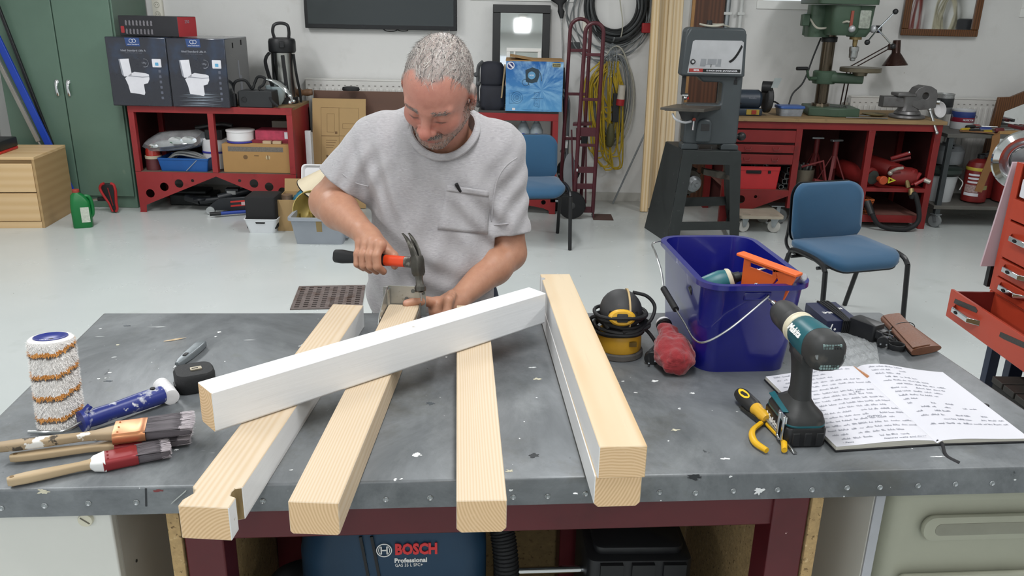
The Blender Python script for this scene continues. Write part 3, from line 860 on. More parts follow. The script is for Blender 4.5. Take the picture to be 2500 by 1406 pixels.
f.lathe([(.004,0)]+prof,26,frame(pA-d*.022-Vector((0,0,.001)),d));o=f.build('plastic_spool',pm('white_plastic','dcdbdc',.35,var=.03));tag(o,'small white ribbed plastic cylinder between the blue roller handle and the tape measure','cylinder')
M_KNIFE=pm('grey_knife_body','7d8488',.4,.5,var=.12,vs=40,spots=(('2f3234',60,.7,.73),))
pA,pB=T(434,890,.908),T(497,836,.908)
d=(pB-pA);L=d.length
F=Matrix.Translation(pA)@Matrix.Rotation(atan2(d.y,d.x),4,'Z')
o=thing('trimming_knife','grey metal trimming knife with short blade on the zinc top','knife',(pA.x,pA.y,.9),atan2(d.y,d.x))
f=MB(F);f.loft([[Vector((x,y+oy,z))for y,z in rrect(w,t,.004,4)]for x,w,t,oy in((0,.009,.010,.002),(.012,.016,.014,.001),(L*.4,.022,.016,0),(L*.8,.024,.016,0),(L*.95,.02,.015,0),(L,.009,.009,0))]);f.build('body',M_KNIFE,o,ang=60)
f=MB(F);f.prism([(-.02,.001),(.004,-.003),(.004,.006)],.001,Matrix.Translation((0,0,-.001)));f.build('blade',M_STEEL,o)
f=MB(F);f.box(.03,.045,-.004,.004,.006,.0095);f.build('slider',M_BLK,o,bevel=.001)
pc=T(478,944,.9)
o=thing('tape_measure','black tape measure with metal belt clip beside the white beam','tape measure',(pc.x,pc.y,.9),radians(28))
f=MB();f.loft([[(x,y,z)for x,y in rrect(w,dd,r,7)]for w,dd,r,z in((.072,.066,.02,0),(.077,.071,.022,.004),(.077,.071,.022,.034),(.070,.064,.02,.040))]);f.build('body',pm('tape_rubber','1b1c1e',.6,var=.2,spots=(('cfcfcb',60,.76,.78),),bump=.1,bsc=200),o,world=False)
f=MB();f.loft([[(.004+x,-.002+y,z)for x,y in rrect(.022,.014,.002,3)]for z in(.040,.0425)]);cl=f.build('belt_clip',pm('clip_metal','b9b09d',.4,.8),o,world=False)
f=MB();f.box(-.004,.008,-.0035,-.0015,.0425,.0432);f.build('slot',M_BLK,cl,world=False)
f=MB();f.box(-.041,-.034,-.02,.004,.004,.018);f.build('tape_mouth',M_BLK,o,world=False,bevel=.001)
f=MB();pA,pB=T(400,833,.9015),T(455,824,.9015);f.loft([[pA+Vector((0,.001,0)),pA-Vector((0,.001,0)),pA+Vector((0,0,.001))],[pA.lerp(pB,.5)+Vector((0,.004,-.0012)),pA.lerp(pB,.5)-Vector((0,.003,.0012)),pA.lerp(pB,.5)+Vector((0,0,.002))],[pB+Vector((0,.0005,0)),pB-Vector((0,.0005,0)),pB+Vector((0,0,.0005))]])
o=f.build('wood_splinter',M_PINE2);tag(o,'thin pale wood splinter lying left of the grey knife','splinter')
def splat(F,r,asp,mat,seed,n=26):
 q=random.Random(seed)
 rr=[r*q.choice((.25,.5,.7,.9,1.15))for _ in range(n)]
 rr=[(rr[i-1]+3*rr[i]+rr[(i+1)%n])/5.6 for i in range(n)]
 f=MB(F);f.prism([(rr[k]*cos(2*pi*k/n)*asp,rr[k]*sin(2*pi*k/n))for k in range(n)],.0005)
 f.build('paint_splat',mat,bench)
M_SPW,M_SPK,M_SPC,M_SPR=pm('splat_white','e2e4e4',.5),pm('splat_black','303336',.6,var=.2),pm('splat_cream','c9c4ae',.6),pm('splat_red','7b3b3c',.6)
for i,(px,py,r,asp,mt)in enumerate(((535,811,.008,1.2,M_SPW),(527,822,.006,1,M_SPW),(1020,1110,.013,1.3,M_SPW),(1303,1112,.013,1.2,M_SPK),(1245,1150,.010,1.3,M_SPC),(1300,897,.006,2.6,M_SPW),(1312,925,.009,2,M_SPC),(1050,985,.013,1.4,pm('splat_dark','50565b',.6)),(1600,930,.01,1.6,M_SPW),(1650,1050,.008,1.8,M_SPC),(1690,960,.006,1.6,M_SPW),(240,925,.004,1.5,M_SPW),(268,910,.005,1.6,M_SPW),(265,930,.009,2.2,pm('splat_dark','50565b',.6)),(287,842,.006,1.3,M_SPC),(310,795,.009,1.8,pm('splat_dark','50565b',.6)),(430,1098,.005,1.6,M_SPW),(1770,1120,.006,2.5,M_SPW),(1950,1085,.006,2,M_SPW),(1405,1205,.004,2,M_SPW),(2290,1115,.004,6,M_SPW))):
 r*=.72
 splat(frame(T(px,py,.9001),(0,0,1),ex),r,asp,mt,i)
for i,(px,py,r,asp,mt)in enumerate(((1852,1198,.011,1.1,M_SPW),(1695,1165,.007,3,M_SPK),(105,1199,.006,2.4,M_SPC),(390,1198,.003,4,M_SPR),(1783,1163,.003,1.2,M_SPW))):
 P=F_(px,py,-.0006);splat(frame(P,-ey,ex),r,asp,mt,40+i)
f=MB();f.bar(F_(356,1192,-.0004),F_(357,1236,-.0004),.003,.0008,-ey);f.build('marker_line',M_SPK,bench)
f=MB();f.bar(F_(420,1226,-.0004),F_(455,1196,-.0004),.012,.0006,ex);f.build('tape_scrap',pm('old_tape','a3a8a4',.3),bench)
# random orbit sander
M_YEL=pm('tool_yellow','c9992a',.45,var=.12,vs=14,spots=(('8f7133',18,.64,.76),))
M_YELB=pm('bright_yellow','cfa02a',.4,var=.05)
M_DKG=pm('dark_grey_rubber','2c2c2d',.6,var=.2,vs=25)
pc=T(1508,860)
o=thing('orbital_sander','yellow and black orbital sander wrapped in its own black power cord','sander',(pc.x,pc.y,.9))
f=MB();f.lathe([(.055,0),(.057,.002),(.056,.012),(.053,.015)],36);f.build('sanding_pad',pm('grey_pad','55524f',.8,var=.15,vs=40),o,world=False)
f=MB();f.lathe([(.050,.0145),(.052,.018),(.051,.045),(.047,.056),(.04,.062)],36);f.build('skirt',M_YEL,o,world=False)
f=MB();f.box(.018,.034,-.052,-.044,.036,.046);f.build('vent_slot',pm('slot_brown','5a4516',.6),o,world=False)
f=MB();f.lathe([(.038,.055),(.036,.08),(.040,.10),(.04,.108)],28);f.build('motor_housing',M_DKG,o,world=False)
F=Matrix.Translation((.002,.008,.101))@Matrix.Rotation(radians(12),4,'X')
f=MB(F);f.sphere((0,0,0),1,26,16,(.048,.058,.044));f.build('palm_grip',M_DKG,o,world=False)
f=MB(F@frame((-.004,-.0525,.013),(0,-.90,.44),(1,0,0)));f.loft([[Vector((x,y,z))for x,y in circ(r,26,ry=r*.62)]for r,z in((.028,-.014),(.031,-.002),(.029,.004),(.024,.0075))]);f.build('switch_plate',M_YELB,o,world=False)
f=MB(F@frame((-.004,-.0525,.013),(0,-.90,.44),(1,0,0)));f.M=f.M@Matrix.Translation((0,0,.006));f.rbox(.024,.019,.005,.003);f.build('switch',M_BLK,o,world=False)
f=MB(F@frame((.0,-.033,.033),(0,-.62,.78),(1,0,0)));f.box(-.011,.011,-.0022,.0022,0,.0012);f.build('red_label',pm('faded_red_label','8a4436',.5),o,world=False)
f=MB(F)
for sx in(-1,1):f.cyl((sx*.026,-.032,.016),(sx*.029,-.040,.018),.004,n=10)
f.build('vent_hole',pm('hole_black','151515',.6),o,world=False)
f=MB(F);f.loft([[Vector((.0435*cos(a)*k+.006,.052*sin(a)*k+.004,z))for a in[2*pi*i/26 for i in range(26)]]for k,z in((.9,-.02),(1.02,-.02),(1.02,.02),(.8,.034),(.72,.034))][:0]or[[Vector((.012+t,.06*cos(a),.046*sin(a)))for a in[2*pi*i/24 for i in range(24)]]for t in(.0,.004)],True,True);f.build('seam',pm('beige_seam','b49a6d',.6),o,world=False)
f=MB();q=random.Random(5);pts=[]
for k in range(7):
 zc=.062+.0062*k;rr=.052+.004*sin(k*1.3)
 tx,ty=q.uniform(-.12,.12),q.uniform(-.12,.12)
 ps=[(rr*cos(a)*1.05,rr*sin(a),zc+rr*(tx*cos(a)+ty*sin(a))+.002*sin(3*a+k))for a in[2*pi*i/32 for i in range(32)]]
 f.tube(ps,.0042,8,True)
f.tube(bez([(.03,.035,.135),(.062,.03,.128),(.080,.02,.108),(.072,.0,.085),(.050,-.022,.072),(.02,-.05,.066),(-.05,-.03,.07)],8),.0042,8)
f.tube(bez([(.045,.02,.085),(.066,.0,.074),(.055,-.025,.07),(0,-.056,.072)],8),.0042,8)
f.tube(bez([(-.06,.0,.064),(-.068,-.01,.085),(-.05,-.02,.095),(-.03,-.045,.075)],8),.0042,8)
plug_p=T(1590,885)-Vector((pc.x,pc.y,.9))
f.tube(bez([(.05,-.01,.07),(.07,-.012,.05),(.082,-.02,.03),(plug_p.x-.002,plug_p.y+.012,.022)],8),.0042,8)
f.build('power_cord',M_RUB,o,world=False)
PF=frame((plug_p.x,plug_p.y-.006,.0155),(-.15,-.85,-.1),(1,0,0))
f=MB(PF);f.lathe([(.006,-.022),(.0125,-.014),(.017,-.004),(.0175,.006),(.0165,.008)],22);pg=f.build('plug',M_BLK,o,world=False)
f=MB(PF)
for sx in(-1,1):f.cyl((sx*.0065,sx*.0035,.007),(sx*.0065,sx*.0035,.022),.0022,n=10)
f.build('pin',M_CHROME,pg,world=False)
M_REDC=pm('red_cloth','861f25',.85,var=.12,vs=30,bump=.2,bsc=260,sheen=.3)
pc=T(1642,868)
bag=thing('dust_bag','red cloth dust bag lying between the sander and the blue bucket','bag',(pc.x,pc.y,.9))
f=MB();rings=[]
sp=[(T(1622,795,.955),.017,.017),(T(1632,815,.95),.019,.018),(T(1640,828,.942),.026,.022),(T(1640,845,.936),.042,.030),(T(1645,862,.933),.044,.032),(T(1655,885,.928),.038,.027),(T(1662,897,.925),.028,.02)]
for i,(c,rx,rz_)in enumerate(sp):
 a=sp[max(i-1,0)][0];b=sp[min(i+1,len(sp)-1)][0]
 d=(b-a).normalized();side=d.cross(Vector((0,0,1))).normalized();u=side.cross(d)
 rings.append([c+side*(rx*cos(t)*(1+.07*sin(3*t+i)))+u*(rz_*sin(t)*(1+.10*sin(4*t+1.7*i)))for t in[2*pi*k/22 for k in range(22)]])
for r in rings:
 for v in r:v.z=max(v.z,.9012)
f.loft(rings);bo=f.build('cloth',M_REDC,bag,ang=180,sub=3)
tx_=bpy.data.textures.new('crumple','CLOUDS');tx_.noise_scale=.028;tx_.noise_depth=2
dm_=bo.modifiers.new('crumple','DISPLACE');dm_.texture=tx_;dm_.strength=.016;dm_.mid_level=.62
f=MB();c,d=sp[-1][0],(sp[-1][0]-sp[-2][0]).normalized()
f=MB()
for(px,py,r)in((1628,868,.008),(1648,880,.007),(1660,872,.008),(1672,880,.006)):
 P=T(px,py,.925);f.loft([[P+Vector((x*.55,-.006,y))for x,y in circ(r,10)],[P+Vector((x*.2,.012,y*.4))for x,y in circ(r,10)]])
f.build('fold',pm('red_cloth_fold','7a1a20',.9),bag)
f=MB();d=(sp[0][0]-sp[1][0]).normalized();f.lathe([(.0165,-.001),(.0185,0),(.0185,.004),(.0155,.005),(.015,-.004)],22,frame(sp[0][0],d));f.build('collar',M_BLK,bag)
f=MB();f.lathe([(.0145,0),(.0165,.0055),(.0175,.0105),(.0125,.0105)],20,frame(sp[0][0]+d*.002,d));f.build('connector',pm('white_plastic','dcdbdc',.35),bag)
# blue bucket
M_BKT=pm('blue_bucket_plastic','10146e',.3,var=.06,vs=3,coat=.5,spots=(('33387f',90,.73,.77),))
bk=thing('bucket','dark blue rectangular plastic bucket with wire bail and black grip','bucket',(.497,1.80,.9),.09)
BM=mw(bk)
f=MB();f.open_box(.205,.315,.212,.0028,.045,(.222,.372),.011,.011,n=8);f.build('shell',M_BKT,bk,world=False,ang=40)
f=MB();f.box(-.03,.03,-.187,-.178,.175,.196);f.build('bail_socket',M_BKT,bk,world=False,bevel=.004)
pts=bez([(.022,-.186,.188),(.012,-.195,.182),(-.06,-.203,.12),(-.105,-.195,.088),(-.122,-.17,.085),(-.128,-.11,.10),(-.134,-.06,.112)],8)
f=MB();f.tube(pts,.0023,8)
f.tube(bez([(-.134,-.052,.112),(-.140,.03,.13),(-.139,.036,.135),(-.141,.06,.165),(-.146,.10,.195),(-.135,.17,.20),(-.08,.19,.2),(.0,.192,.19)],8),.0023,8)
f.build('wire_bail',M_STEEL,bk,world=False)
f=MB();f.cyl((-.134,-.062,.1115),(-.1395,.03,.129),.0075,n=14);f.build('grip',M_RUB,bk,world=False)
M_ORG=pm('orange_plastic','d9622a',.45,var=.06,spots=(('9b8f80',30,.68,.76),))
P1,P2=atz(1806,618,1.150),atz(1952,672,1.138)
o=thing('plastic_square','orange plastic carpenter square sticking out of the blue bucket','square',(.54,1.82,.93))
d=(P2-P1).normalized();sd=Vector((0,0,1)).cross(d).normalized()
f=MB();f.bar(P1,P2,.026,.007);f.build('flange',M_ORG,o,bevel=.002)
L=(P2-P1).length
F=Matrix(((d.x,0,sd.x,P1.x),(d.y,0,sd.y,P1.y),(d.z,-1,sd.z,P1.z),(0,0,0,1)))
f=MB();f.plate([(.012,.002),(L-.006,.002),(L-.03,.07),(.05,.15),(.012,.12)],[[(.028,.012),(.085,.012),(.085,.022),(.028,.022)],[(.10,.028),(L-.055,.012),(L-.05,.02),(.06,.10),(.05,.095)]],.005,F)
f.build('blade',M_ORG,o,bevel=.001)
M_TEAL=pm('tool_teal','1f6068',.4,var=.1,vs=20,spots=(('5b6261',16,.62,.78),))
M_CREAM=pm('cream_ring','cfc8b0',.45)
pA,pB=atz(1722,700,1.07),atz(1868,655,1.115)
d=(pB-pA).normalized();L=(pB-pA).length
o=thing('cordless_screwdriver','teal cordless screwdriver with white bit holder lying in the blue bucket','drill',(pA.x,pA.y,.93))
F=frame(pA,d)
f=MB(F);f.lathe([(.014,-.03),(.022,-.01),(.0255,.02),(.0265,.035),(.024,.05)],24);f.build('motor_housing',M_TEAL,o)
f=MB(F);f.lathe([(.0245,.050),(.0258,.052),(.0235,.058),(.0215,.06)],24);f.build('front_ring',M_CREAM,o)
f=MB(F);f.lathe([(.0215,.06),(.012,.066),(.011,.078),(.0075,.08),(.0065,.096)],20);f.build('chuck',M_BLK,o)
f=MB(F);f.lathe([(.0065,.096),(.0075,.098),(.0075,.112),(.006,.114)],16);f.build('bit_holder',M_WHT,o)
f=MB(F);f.lathe([(.0052,.114),(.005,.119),(.003,.120),(.003,.134),(.0015,.138)],10);f.build('bit',M_STEEL,o)
f=MB(F);f.lathe([(.010,-.036),(.015,-.028)],14);f.build('end_cap',M_BLK,o)
f=MB();f.cyl(atz(1925,712,1.06),atz(1962,676,1.13),.008,n=14);f.lathe([(.008,0),(.006,.003)],14,frame(atz(1962,676,1.13),(atz(1962,676,1.13)-atz(1925,712,1.06))))
f.cyl(atz(1925,712,1.06),atz(1925,712,1.06)-Vector((.02,-.01,.13)),.008,n=14)
o=f.build('metal_tube',pm('white_metal_tube','b9bcc2',.3,.6));tag(o,'pale metal tube end sticking up at the right corner of the blue bucket','tube')
f=MB();c=atz(1838,706,1.095);f.tube(bez([c+Vector((-.012,0,-.004)),c+Vector((-.004,0,.004)),c+Vector((.006,.002,.006)),c+Vector((.013,0,.0))],6),[.0045]*19,10);f.sphere(c+Vector((.006,0,.01)),.0045,10,6);f.cyl(c+Vector((-.01,.0,-.004)),c+Vector((-.02,.03,-.17)),.004)
o=f.build('socket_bit',M_CHROME);tag(o,'shiny chrome fitting at the front rim of the blue bucket','fitting')
# teal cordless drill standing on its battery
M_BODY=pm('drill_dark_rubber','2e2f2f',.55,var=.22,vs=18,spots=(('6a645c',11,.58,.78),))
M_DTEAL=pm('drill_teal','14555e',.38,var=.1,vs=20,spots=(('45605f',14,.62,.8),))
dr=thing('cordless_drill','teal and black cordless drill standing upright on its battery','drill',(.534,1.372,.9),.075)
DM=mw(dr)
f=MB()
f.loft([[(x,y+oy,z)for x,y in rrect(w,d_,r,5)]for w,d_,r,z,oy in((.074,.108,.012,0,0),(.078,.112,.012,.004,0),(.078,.112,.012,.034,0),(.074,.108,.012,.038,0))]);bt=f.build('battery',pm('battery_black','141416',.35,var=.15),dr,world=False)
f=MB()
for k in range(3):f.box(-.026+.022*k,-.012+.022*k,-.0575,-.054,.004,.030)
f.build('battery_rib',M_BLK,bt,world=False,bevel=.002)
f=MB();f.loft([[(x,y+oy,z)for x,y in rrect(w,d_,r,6)]for w,d_,r,z,oy in((.074,.110,.02,.038,0),(.076,.112,.02,.046,0),(.070,.100,.022,.058,0),(.050,.075,.02,.068,.0),(.036,.05,.016,.080,-.004))]);f.build('foot',M_BODY,dr,world=False,ang=50)
f=MB();f.loft([[(x,y+oy,z)for x,y in rrect(w,d_,r,6)]for w,d_,r,z,oy in((.075,.111,.02,.0395,0),(.0765,.1125,.02,.042,0),(.075,.111,.02,.0445,0))]);f.build('teal_line',M_DTEAL,dr,world=False)
hd=[(.036,.050,.078,-.004),(.032,.044,.095,-.004),(.031,.042,.12,.0),(.032,.045,.14,.004),(.036,.055,.16,.006),(.04,.07,.172,.006)]
f=MB();f.loft([[(x,y+oy,z)for x,y in rrect(w,d_,w*.42,6)]for w,d_,z,oy in hd]);f.build('handle',M_BODY,dr,world=False,ang=60)
f=MB();f.prism([(-.017,.088),(-.004,.094),(.005,.115),(.003,.140),(.011,.163),(-.004,.17),(-.014,.15),(-.009,.128),(-.008,.112),(-.014,.098)],.0015,frame((-.0165,.006,0),(-1,0,0),(0,1,0)))
f.build('side_insert',M_DTEAL,dr,world=False)
f=MB();f.box(-.011,.011,.03,.046,.146,.172);f.build('trigger',M_BLK,dr,world=False,bevel=.005)
AX=frame((0,-.095,.198),(0,1,0),(1,0,0))@Matrix.Diagonal((1,1,1.2,1))
f=MB(AX);f.loft([[Vector((x,y+oy,z))for x,y in rrect(w,h_,r,7)]for w,h_,r,z,oy in((.042,.040,.016,-.004,-.002),(.058,.062,.022,.004,-.002),(.064,.070,.026,.014,-.001),(.064,.070,.03,.036,0))]);bc=f.build('motor_cover',M_BODY,dr,world=False,ang=60)
f=MB(AX)
for yy in(.018,-.019):
 for r_ in range(2):
  for k in range(7):f.box(-.0165+.0048*k,-.0130+.0048*k,yy-.0042+.0046*r_,yy-.0006+.0046*r_,-.004,-.001 if abs(k-3)<3 else.003)
f.build('vent',pm('vent_teal_grey','7d9391',.5),bc,world=False)
f=MB(AX)
for sx in(-1,1):f.lathe([(.0042,0),(.0042,.003),(.002,.0032)],12,frame((sx*.0225,0,.0005),(0,0,-1)))
f.build('screw',M_SCR,bc,world=False)
f=MB(AX);f.loft([[Vector((x,y+oy,z))for x,y in rrect(w,h_,r,7)]for w,h_,r,z,oy in((.0645,.0705,.03,.036,0),(.0655,.069,.031,.055,0),(.064,.066,.0319,.078,0),(.060,.062,.0299,.094,0),(.058,.058,.0289,.096,0))]);f.build('gear_housing',M_DTEAL,dr,world=False,ang=60)
f=MB(AX);f.loft([[Vector((x,y+oy,z))for x,y in rrect(w,h_,r,7)]for w,h_,r,z,oy in((.062,.03,.014,.03,.0225),(.063,.032,.015,.06,.0215),(.050,.02,.009,.08,.0245))]);f.build('top_rubber',M_BODY,dr,world=False,ang=60)
f=MB(AX);f.box(-.013,.013,.0335,.0385,.058,.072);f.build('speed_switch',pm('switch_brown','4b3228',.5,spots=(('b07a56',60,.6,.7),)),dr,world=False,bevel=.002)
f=MB(AX);f.lathe([(.0295,.096),(.031,.097),(.031,.0995),(.0295,.1005),(.0295,.107),(.031,.108),(.031,.1105),(.0295,.1115)],32);f.build('torque_ring',M_CREAM,dr,world=False)
f=MB(AX);f.lathe([(.0288,.1115),(.0285,.128),(.0265,.130),(.0275,.133),(.0272,.168),(.024,.180),(.014,.188),(.009,.189)],32);f.build('chuck',M_BODY,dr,world=False)
f=MB(AX);f.lathe([(.0065,.188),(.0065,.196)],14);f.build('chuck_collar',M_CREAM,dr,world=False)
f=MB(AX);f.lathe([(.0068,.196),(.0072,.198),(.0072,.216),(.005,.218)],14);f.build('bit_holder',M_CHROME,dr,world=False)
f=MB(AX);f.lathe([(.0034,.218),(.0034,.228),(.002,.230),(.0022,.236),(.0008,.242)],8);f.build('bit',M_STEEL,dr,world=False)
RM=DM@frame((-.0308,-.012,.2125),(-.88,0,.47),(0,-1,0))
text('Makita',.018,RM,M_WHT,dr,'brand_lettering',.0006,shear=.25,bold=.0005,fitw=.05)
text('Makita',.017,DM@frame((-.0393,.012,.0215),(-1,0,0),(0,-1,0)),M_WHT,dr,'brand_lettering',.0004,shear=.25,bold=.0005,fitw=.062)
f=MB();f.tube([(-.0415,-.045,.058),(-.0415,-.045,.012),(-.0415,-.035,.008),(-.0415,-.025,.012),(-.0415,-.025,.058)],.003,8);f.box(-.0415,-.0385,-.052,-.018,.046,.060);f.build('belt_hook',M_CHROME,dr,world=False,bevel=.0008)
f=MB();f.hexa([(-.038,-.03,.0585),(-.03,-.035,.0605),(-.026,.045,.0635),(-.036,.045,.059),(-.0395,-.03,.061),(-.03,-.035,.063),(-.026,.045,.066),(-.0375,.045,.062)]);lp=f.build('foot_panel',M_DTEAL,dr,world=False,bevel=.001)
# pliers and screwdriver
M_YH=pm('yellow_dip_grip','d9a91c',.4,var=.08,spots=(('8d6d1b',30,.68,.78),))
pv=T(1862,1028,.907)
o=thing('pliers','pliers with curved yellow grips lying beside the drill','pliers',(pv.x,pv.y,.9))
f=MB();f.tube(bez([pv+Vector((-.004,-.006,0)),T(1837,1052,.908),T(1842,1078,.908),T(1872,1100,.908)],8),[.0055+.001*sin(pi*k/24)for k in range(25)],12,ry=.0048);f.build('grip',M_YH,o)
f=MB();f.tube(bez([pv+Vector((.006,-.006,0)),T(1893,1052,.908),T(1912,1072,.908),T(1915,1099,.908)],8),[.0055+.001*sin(pi*k/24)for k in range(25)],12,ry=.0048);f.build('grip',M_YH,o)
M_JAW=pm('dark_tool_steel','4b4a45',.4,.8,var=.2,vs=50)
f=MB();f.lathe([(.011,-.005),(.0115,0),(.011,.005)],20,frame(pv,(0,0,1)));f.build('pivot',M_JAW,o)
tip=T(1806,992,.906)
for s in(-1,1):
 d=(tip-pv).normalized();sd=Vector((-d.y,d.x,0))*(s*.0035)
 f=MB();f.loft([[P+sd*k+sd.normalized()*x+Vector((0,0,z))for x,z in rrect(w,h_,.001,2)]for P,k,w,h_ in((pv+d*.004,1.2,.008,.009),(pv.lerp(tip,.4),1,.0065,.008),(pv.lerp(tip,.97),.45,.0028,.004))]);f.build('jaw',M_JAW,o)
pA,pB=T(1803,962,.915),T(1872,1028,.912);pC=T(1942,1107,.903)
o=thing('screwdriver','flat screwdriver with black and yellow handle lying over the pliers','screwdriver',(pA.x,pA.y,.9))
d=(pB-pA).normalized();L=(pB-pA).length
F=frame(pA+Vector((0,0,.004)),d)
f=MB(F);f.lathe([(.006,0),(.0125,.004),(.015,.015),(.0152,L*.55),(.0125,L*.62)],20);f.build('handle',pm('handle_black','242424',.5,var=.1),o)
f=MB(F);f.lathe([(.0125,L*.60),(.013,L*.66),(.011,L*.72),(.0118,L*.9),(.0085,L)],20);f.build('collar',M_YELB,o)
f=MB(F@Matrix.Rotation(radians(100),4,'Z'));f.M=F
lab=[]
for k in range(9):
 a=radians(-90-40+80*k/8)
f.loft([[Vector((.0154*cos(a),.0154*sin(a),z))for a,z in[(radians(115+x*28),.03+.019*y)for x,y in circ(1,16)]],[Vector((.0158*cos(a),.0158*sin(a),z))for a,z in[(radians(115+x*28),.03+.019*y)for x,y in circ(1,16)]]]);lb=f.build('label',pm('label_yellow','e0c02a',.4),o)
pC2=pC+Vector((0,0,.0));f=MB();st=pB+Vector((0,0,.003));f.cyl(st-d*.004,st.lerp(pC,.9),.003,n=10)
e0=st.lerp(pC,.9);dd=(pC-st).normalized();sd=Vector((-dd.y,dd.x,0))
f.loft([[e0+sd*x+Vector((0,0,z))for x,z in rrect(.006,.006,.002,2)],[pC+sd*x+Vector((0,0,z))for x,z in rrect(.0075,.0014,.0004,2)]]);f.build('blade',M_STEEL,o)
# notebook
M_PAPER=pm('paper','d3d3da',.85,var=.015,vs=3)
M_EDGE=pm('page_block','c2bfb4',.85,var=.12,vs=400,stretch=(.02,.02,1))
M_COVER=pm('black_cover','18181c',.6,var=.1)
M_INK=pm('blue_black_ink','777b88',.7,var=.05)
A0,A1,S1,S0,B1,B0=T(2040,1103),T(1868,930),T(2090,903),T(2287,1087),T(2300,917),T(2512,1080)
nb=thing('notebook','open lined notebook full of handwriting with black cover and ribbon','notebook',(S0.x,S0.y,.9))
f=MB()
def lift(p,z):return Vector((p.x,p.y,.9+z))
for q in((A0,S0,S1,A1),(S0,B0,B1,S1)):
 c=sum(q,Vector())/4;qq=[c+(p-c)*1.018 for p in q]
 f.loft([[lift(p,.0005)for p in qq],[lift(p,.0035)for p in qq]])
f.build('cover',M_COVER,nb,bevel=.0008)
def page_pt(side,u,v):
 """u from outer edge to spine, v from near to far"""
 if side==0:near,far=A0.lerp(S0,u),A1.lerp(S1,u)
 else:near,far=B0.lerp(S0,u),B1.lerp(S1,u)
 p=near.lerp(far,v)
 if side==0:z=.0105+.004*sin(pi*min(u*1.05,1)**1.6)-(.006 if u>.97 else 0)
 else:z=.0085+.010*sin(pi*u**2.2)*(.35+.65*v)-(.004 if u>.97 else 0)
 return lift(p,z)
for sd in(0,1):
 f=MB();nu,nv=22,10
 g=[[page_pt(sd,i/nu,j/nv)for j in range(nv+1)]for i in range(nu+1)]
 vs=[p for r in g for p in r]
 fs=[((i*(nv+1)+j),((i+1)*(nv+1)+j),((i+1)*(nv+1)+j+1),(i*(nv+1)+j+1))for i in range(nu)for j in range(nv)]
 if sd==1:fs=[tuple(reversed(q))for q in fs]
 f.add(vs,fs);f.build('page',M_PAPER,nb,ang=180)
 f=MB()
 peri=[(i/nu,0)for i in range(nu+1)]+[(1,j/nv)for j in range(1,nv+1)]+[(i/nu,1)for i in range(nu-1,-1,-1)]+[(0,j/nv)for j in range(nv-1,0,-1)]
 pts=[page_pt(sd,u,v)for u,v in peri]
 n=len(pts);f.add([lift(p,.0036)for p in pts]+[p-Vector((0,0,.0003))for p in pts],[(k,(k+1)%n,n+(k+1)%n,n+k)for k in range(n)])
 f.build('page_block',M_EDGE,nb,ang=60)
WORDS={'a':1}
def scribble(sd,lines,seed):
 q=random.Random(seed);f=MB()
 for(v,u0,u1,dens)in lines:
  u=u0
  while u<u1:
   wl=q.uniform(.035,.10)
   if q.random()<dens:
    n=max(4,int(wl/.0042));pts=[]
    for k in range(n+1):
     uu=u+wl*k/n
     amp=q.choice((.006,.008,.008,.018,.015))*(1 if k%2 else-.35)
     vv=v+amp
     s_=(1-uu)if sd==1 else uu
     p=page_pt(sd,min(max(s_,.01),.955),min(max(vv,.01),.99));p.z+=.0005
     pts.append(p)
    for a,b in zip(pts,pts[1:]):
     w=(b-a).cross(Vector((0,0,1)))
     if w.length<1e-7:continue
     w=w.normalized()*.0002
     f.add([a-w,a+w,b+w,b-w],[(0,1,2,3)])
   u+=wl+q.uniform(.012,.03)
 o=f.build('handwriting',M_INK,nb,ang=180);o['kind']='stuff'
scribble(0,[(.955-.052*i,.06+(.05 if i%5==2 else 0),[.86,.55,.7,.9,.95,.5,.88,.8,.92,.95,.85,.9,.9,.8,.93,.93,.7,.8][i],.93)for i in range(18)],11)
scribble(1,[(.955-.052*i,.10+(.1 if i%6==5 else 0),[.45,.5,.35,.6,.62,.75,.7,.6,.5,.35,.6,.75,.45,.8,.9,.95][i],.85)for i in range(16)],12)
def page_text(sd,s,u,v,size,fit):
 p=page_pt(sd,u,v);p.z+=.0006
 d=(S0-A0 if sd==0 else B0-S0).normalized();up_=(A1-A0 if sd==0 else B1-B0).normalized()
 nrm=d.cross(up_).normalized()
 text(s,size,frame(p,nrm,d),M_INK,nb,'written_words',.0001,shear=.3,fitw=fit)
page_text(0,'Nettles walls and floor',.70,.035,.006,.085)
page_text(0,'- Paint',.14,.035,.006,.022)
page_text(0,'(NEW)',.62,.30,.006,.03)
page_text(0,'LEC',.7,.62,.006,.018)
f=MB();P=page_pt(1,.985,.0);f.tube(bez([page_pt(1,.99,.02)+Vector((0,0,.001)),P+Vector((.004,-.004,.001)),T(2310,1112,.9015),T(2342,1130,.9015)],6),.0032,6,ry=.0006);f.build('ribbon',M_COVER,nb)
f=MB();c=T(2403,990,.9025);f.rbox(.02,.012,.005,.005,F=Matrix.Translation((c.x,c.y,.9))@Matrix.Rotation(.3,4,'Z'));f.build('elastic_band',M_COVER,nb)
f=MB();pA,pB=T(2083,898,.905),T(2110,915,.905);f.cyl(pA,pB+(pB-pA)*.4,.0042,n=6);f.lathe([(.0042,0),(.003,.001)],6,frame(pA,pA-pB));o=f.build('pencil',pm('pencil_wood','a9754f',.5));tag(o,'pencil end poking out above the spine of the notebook','pencil')
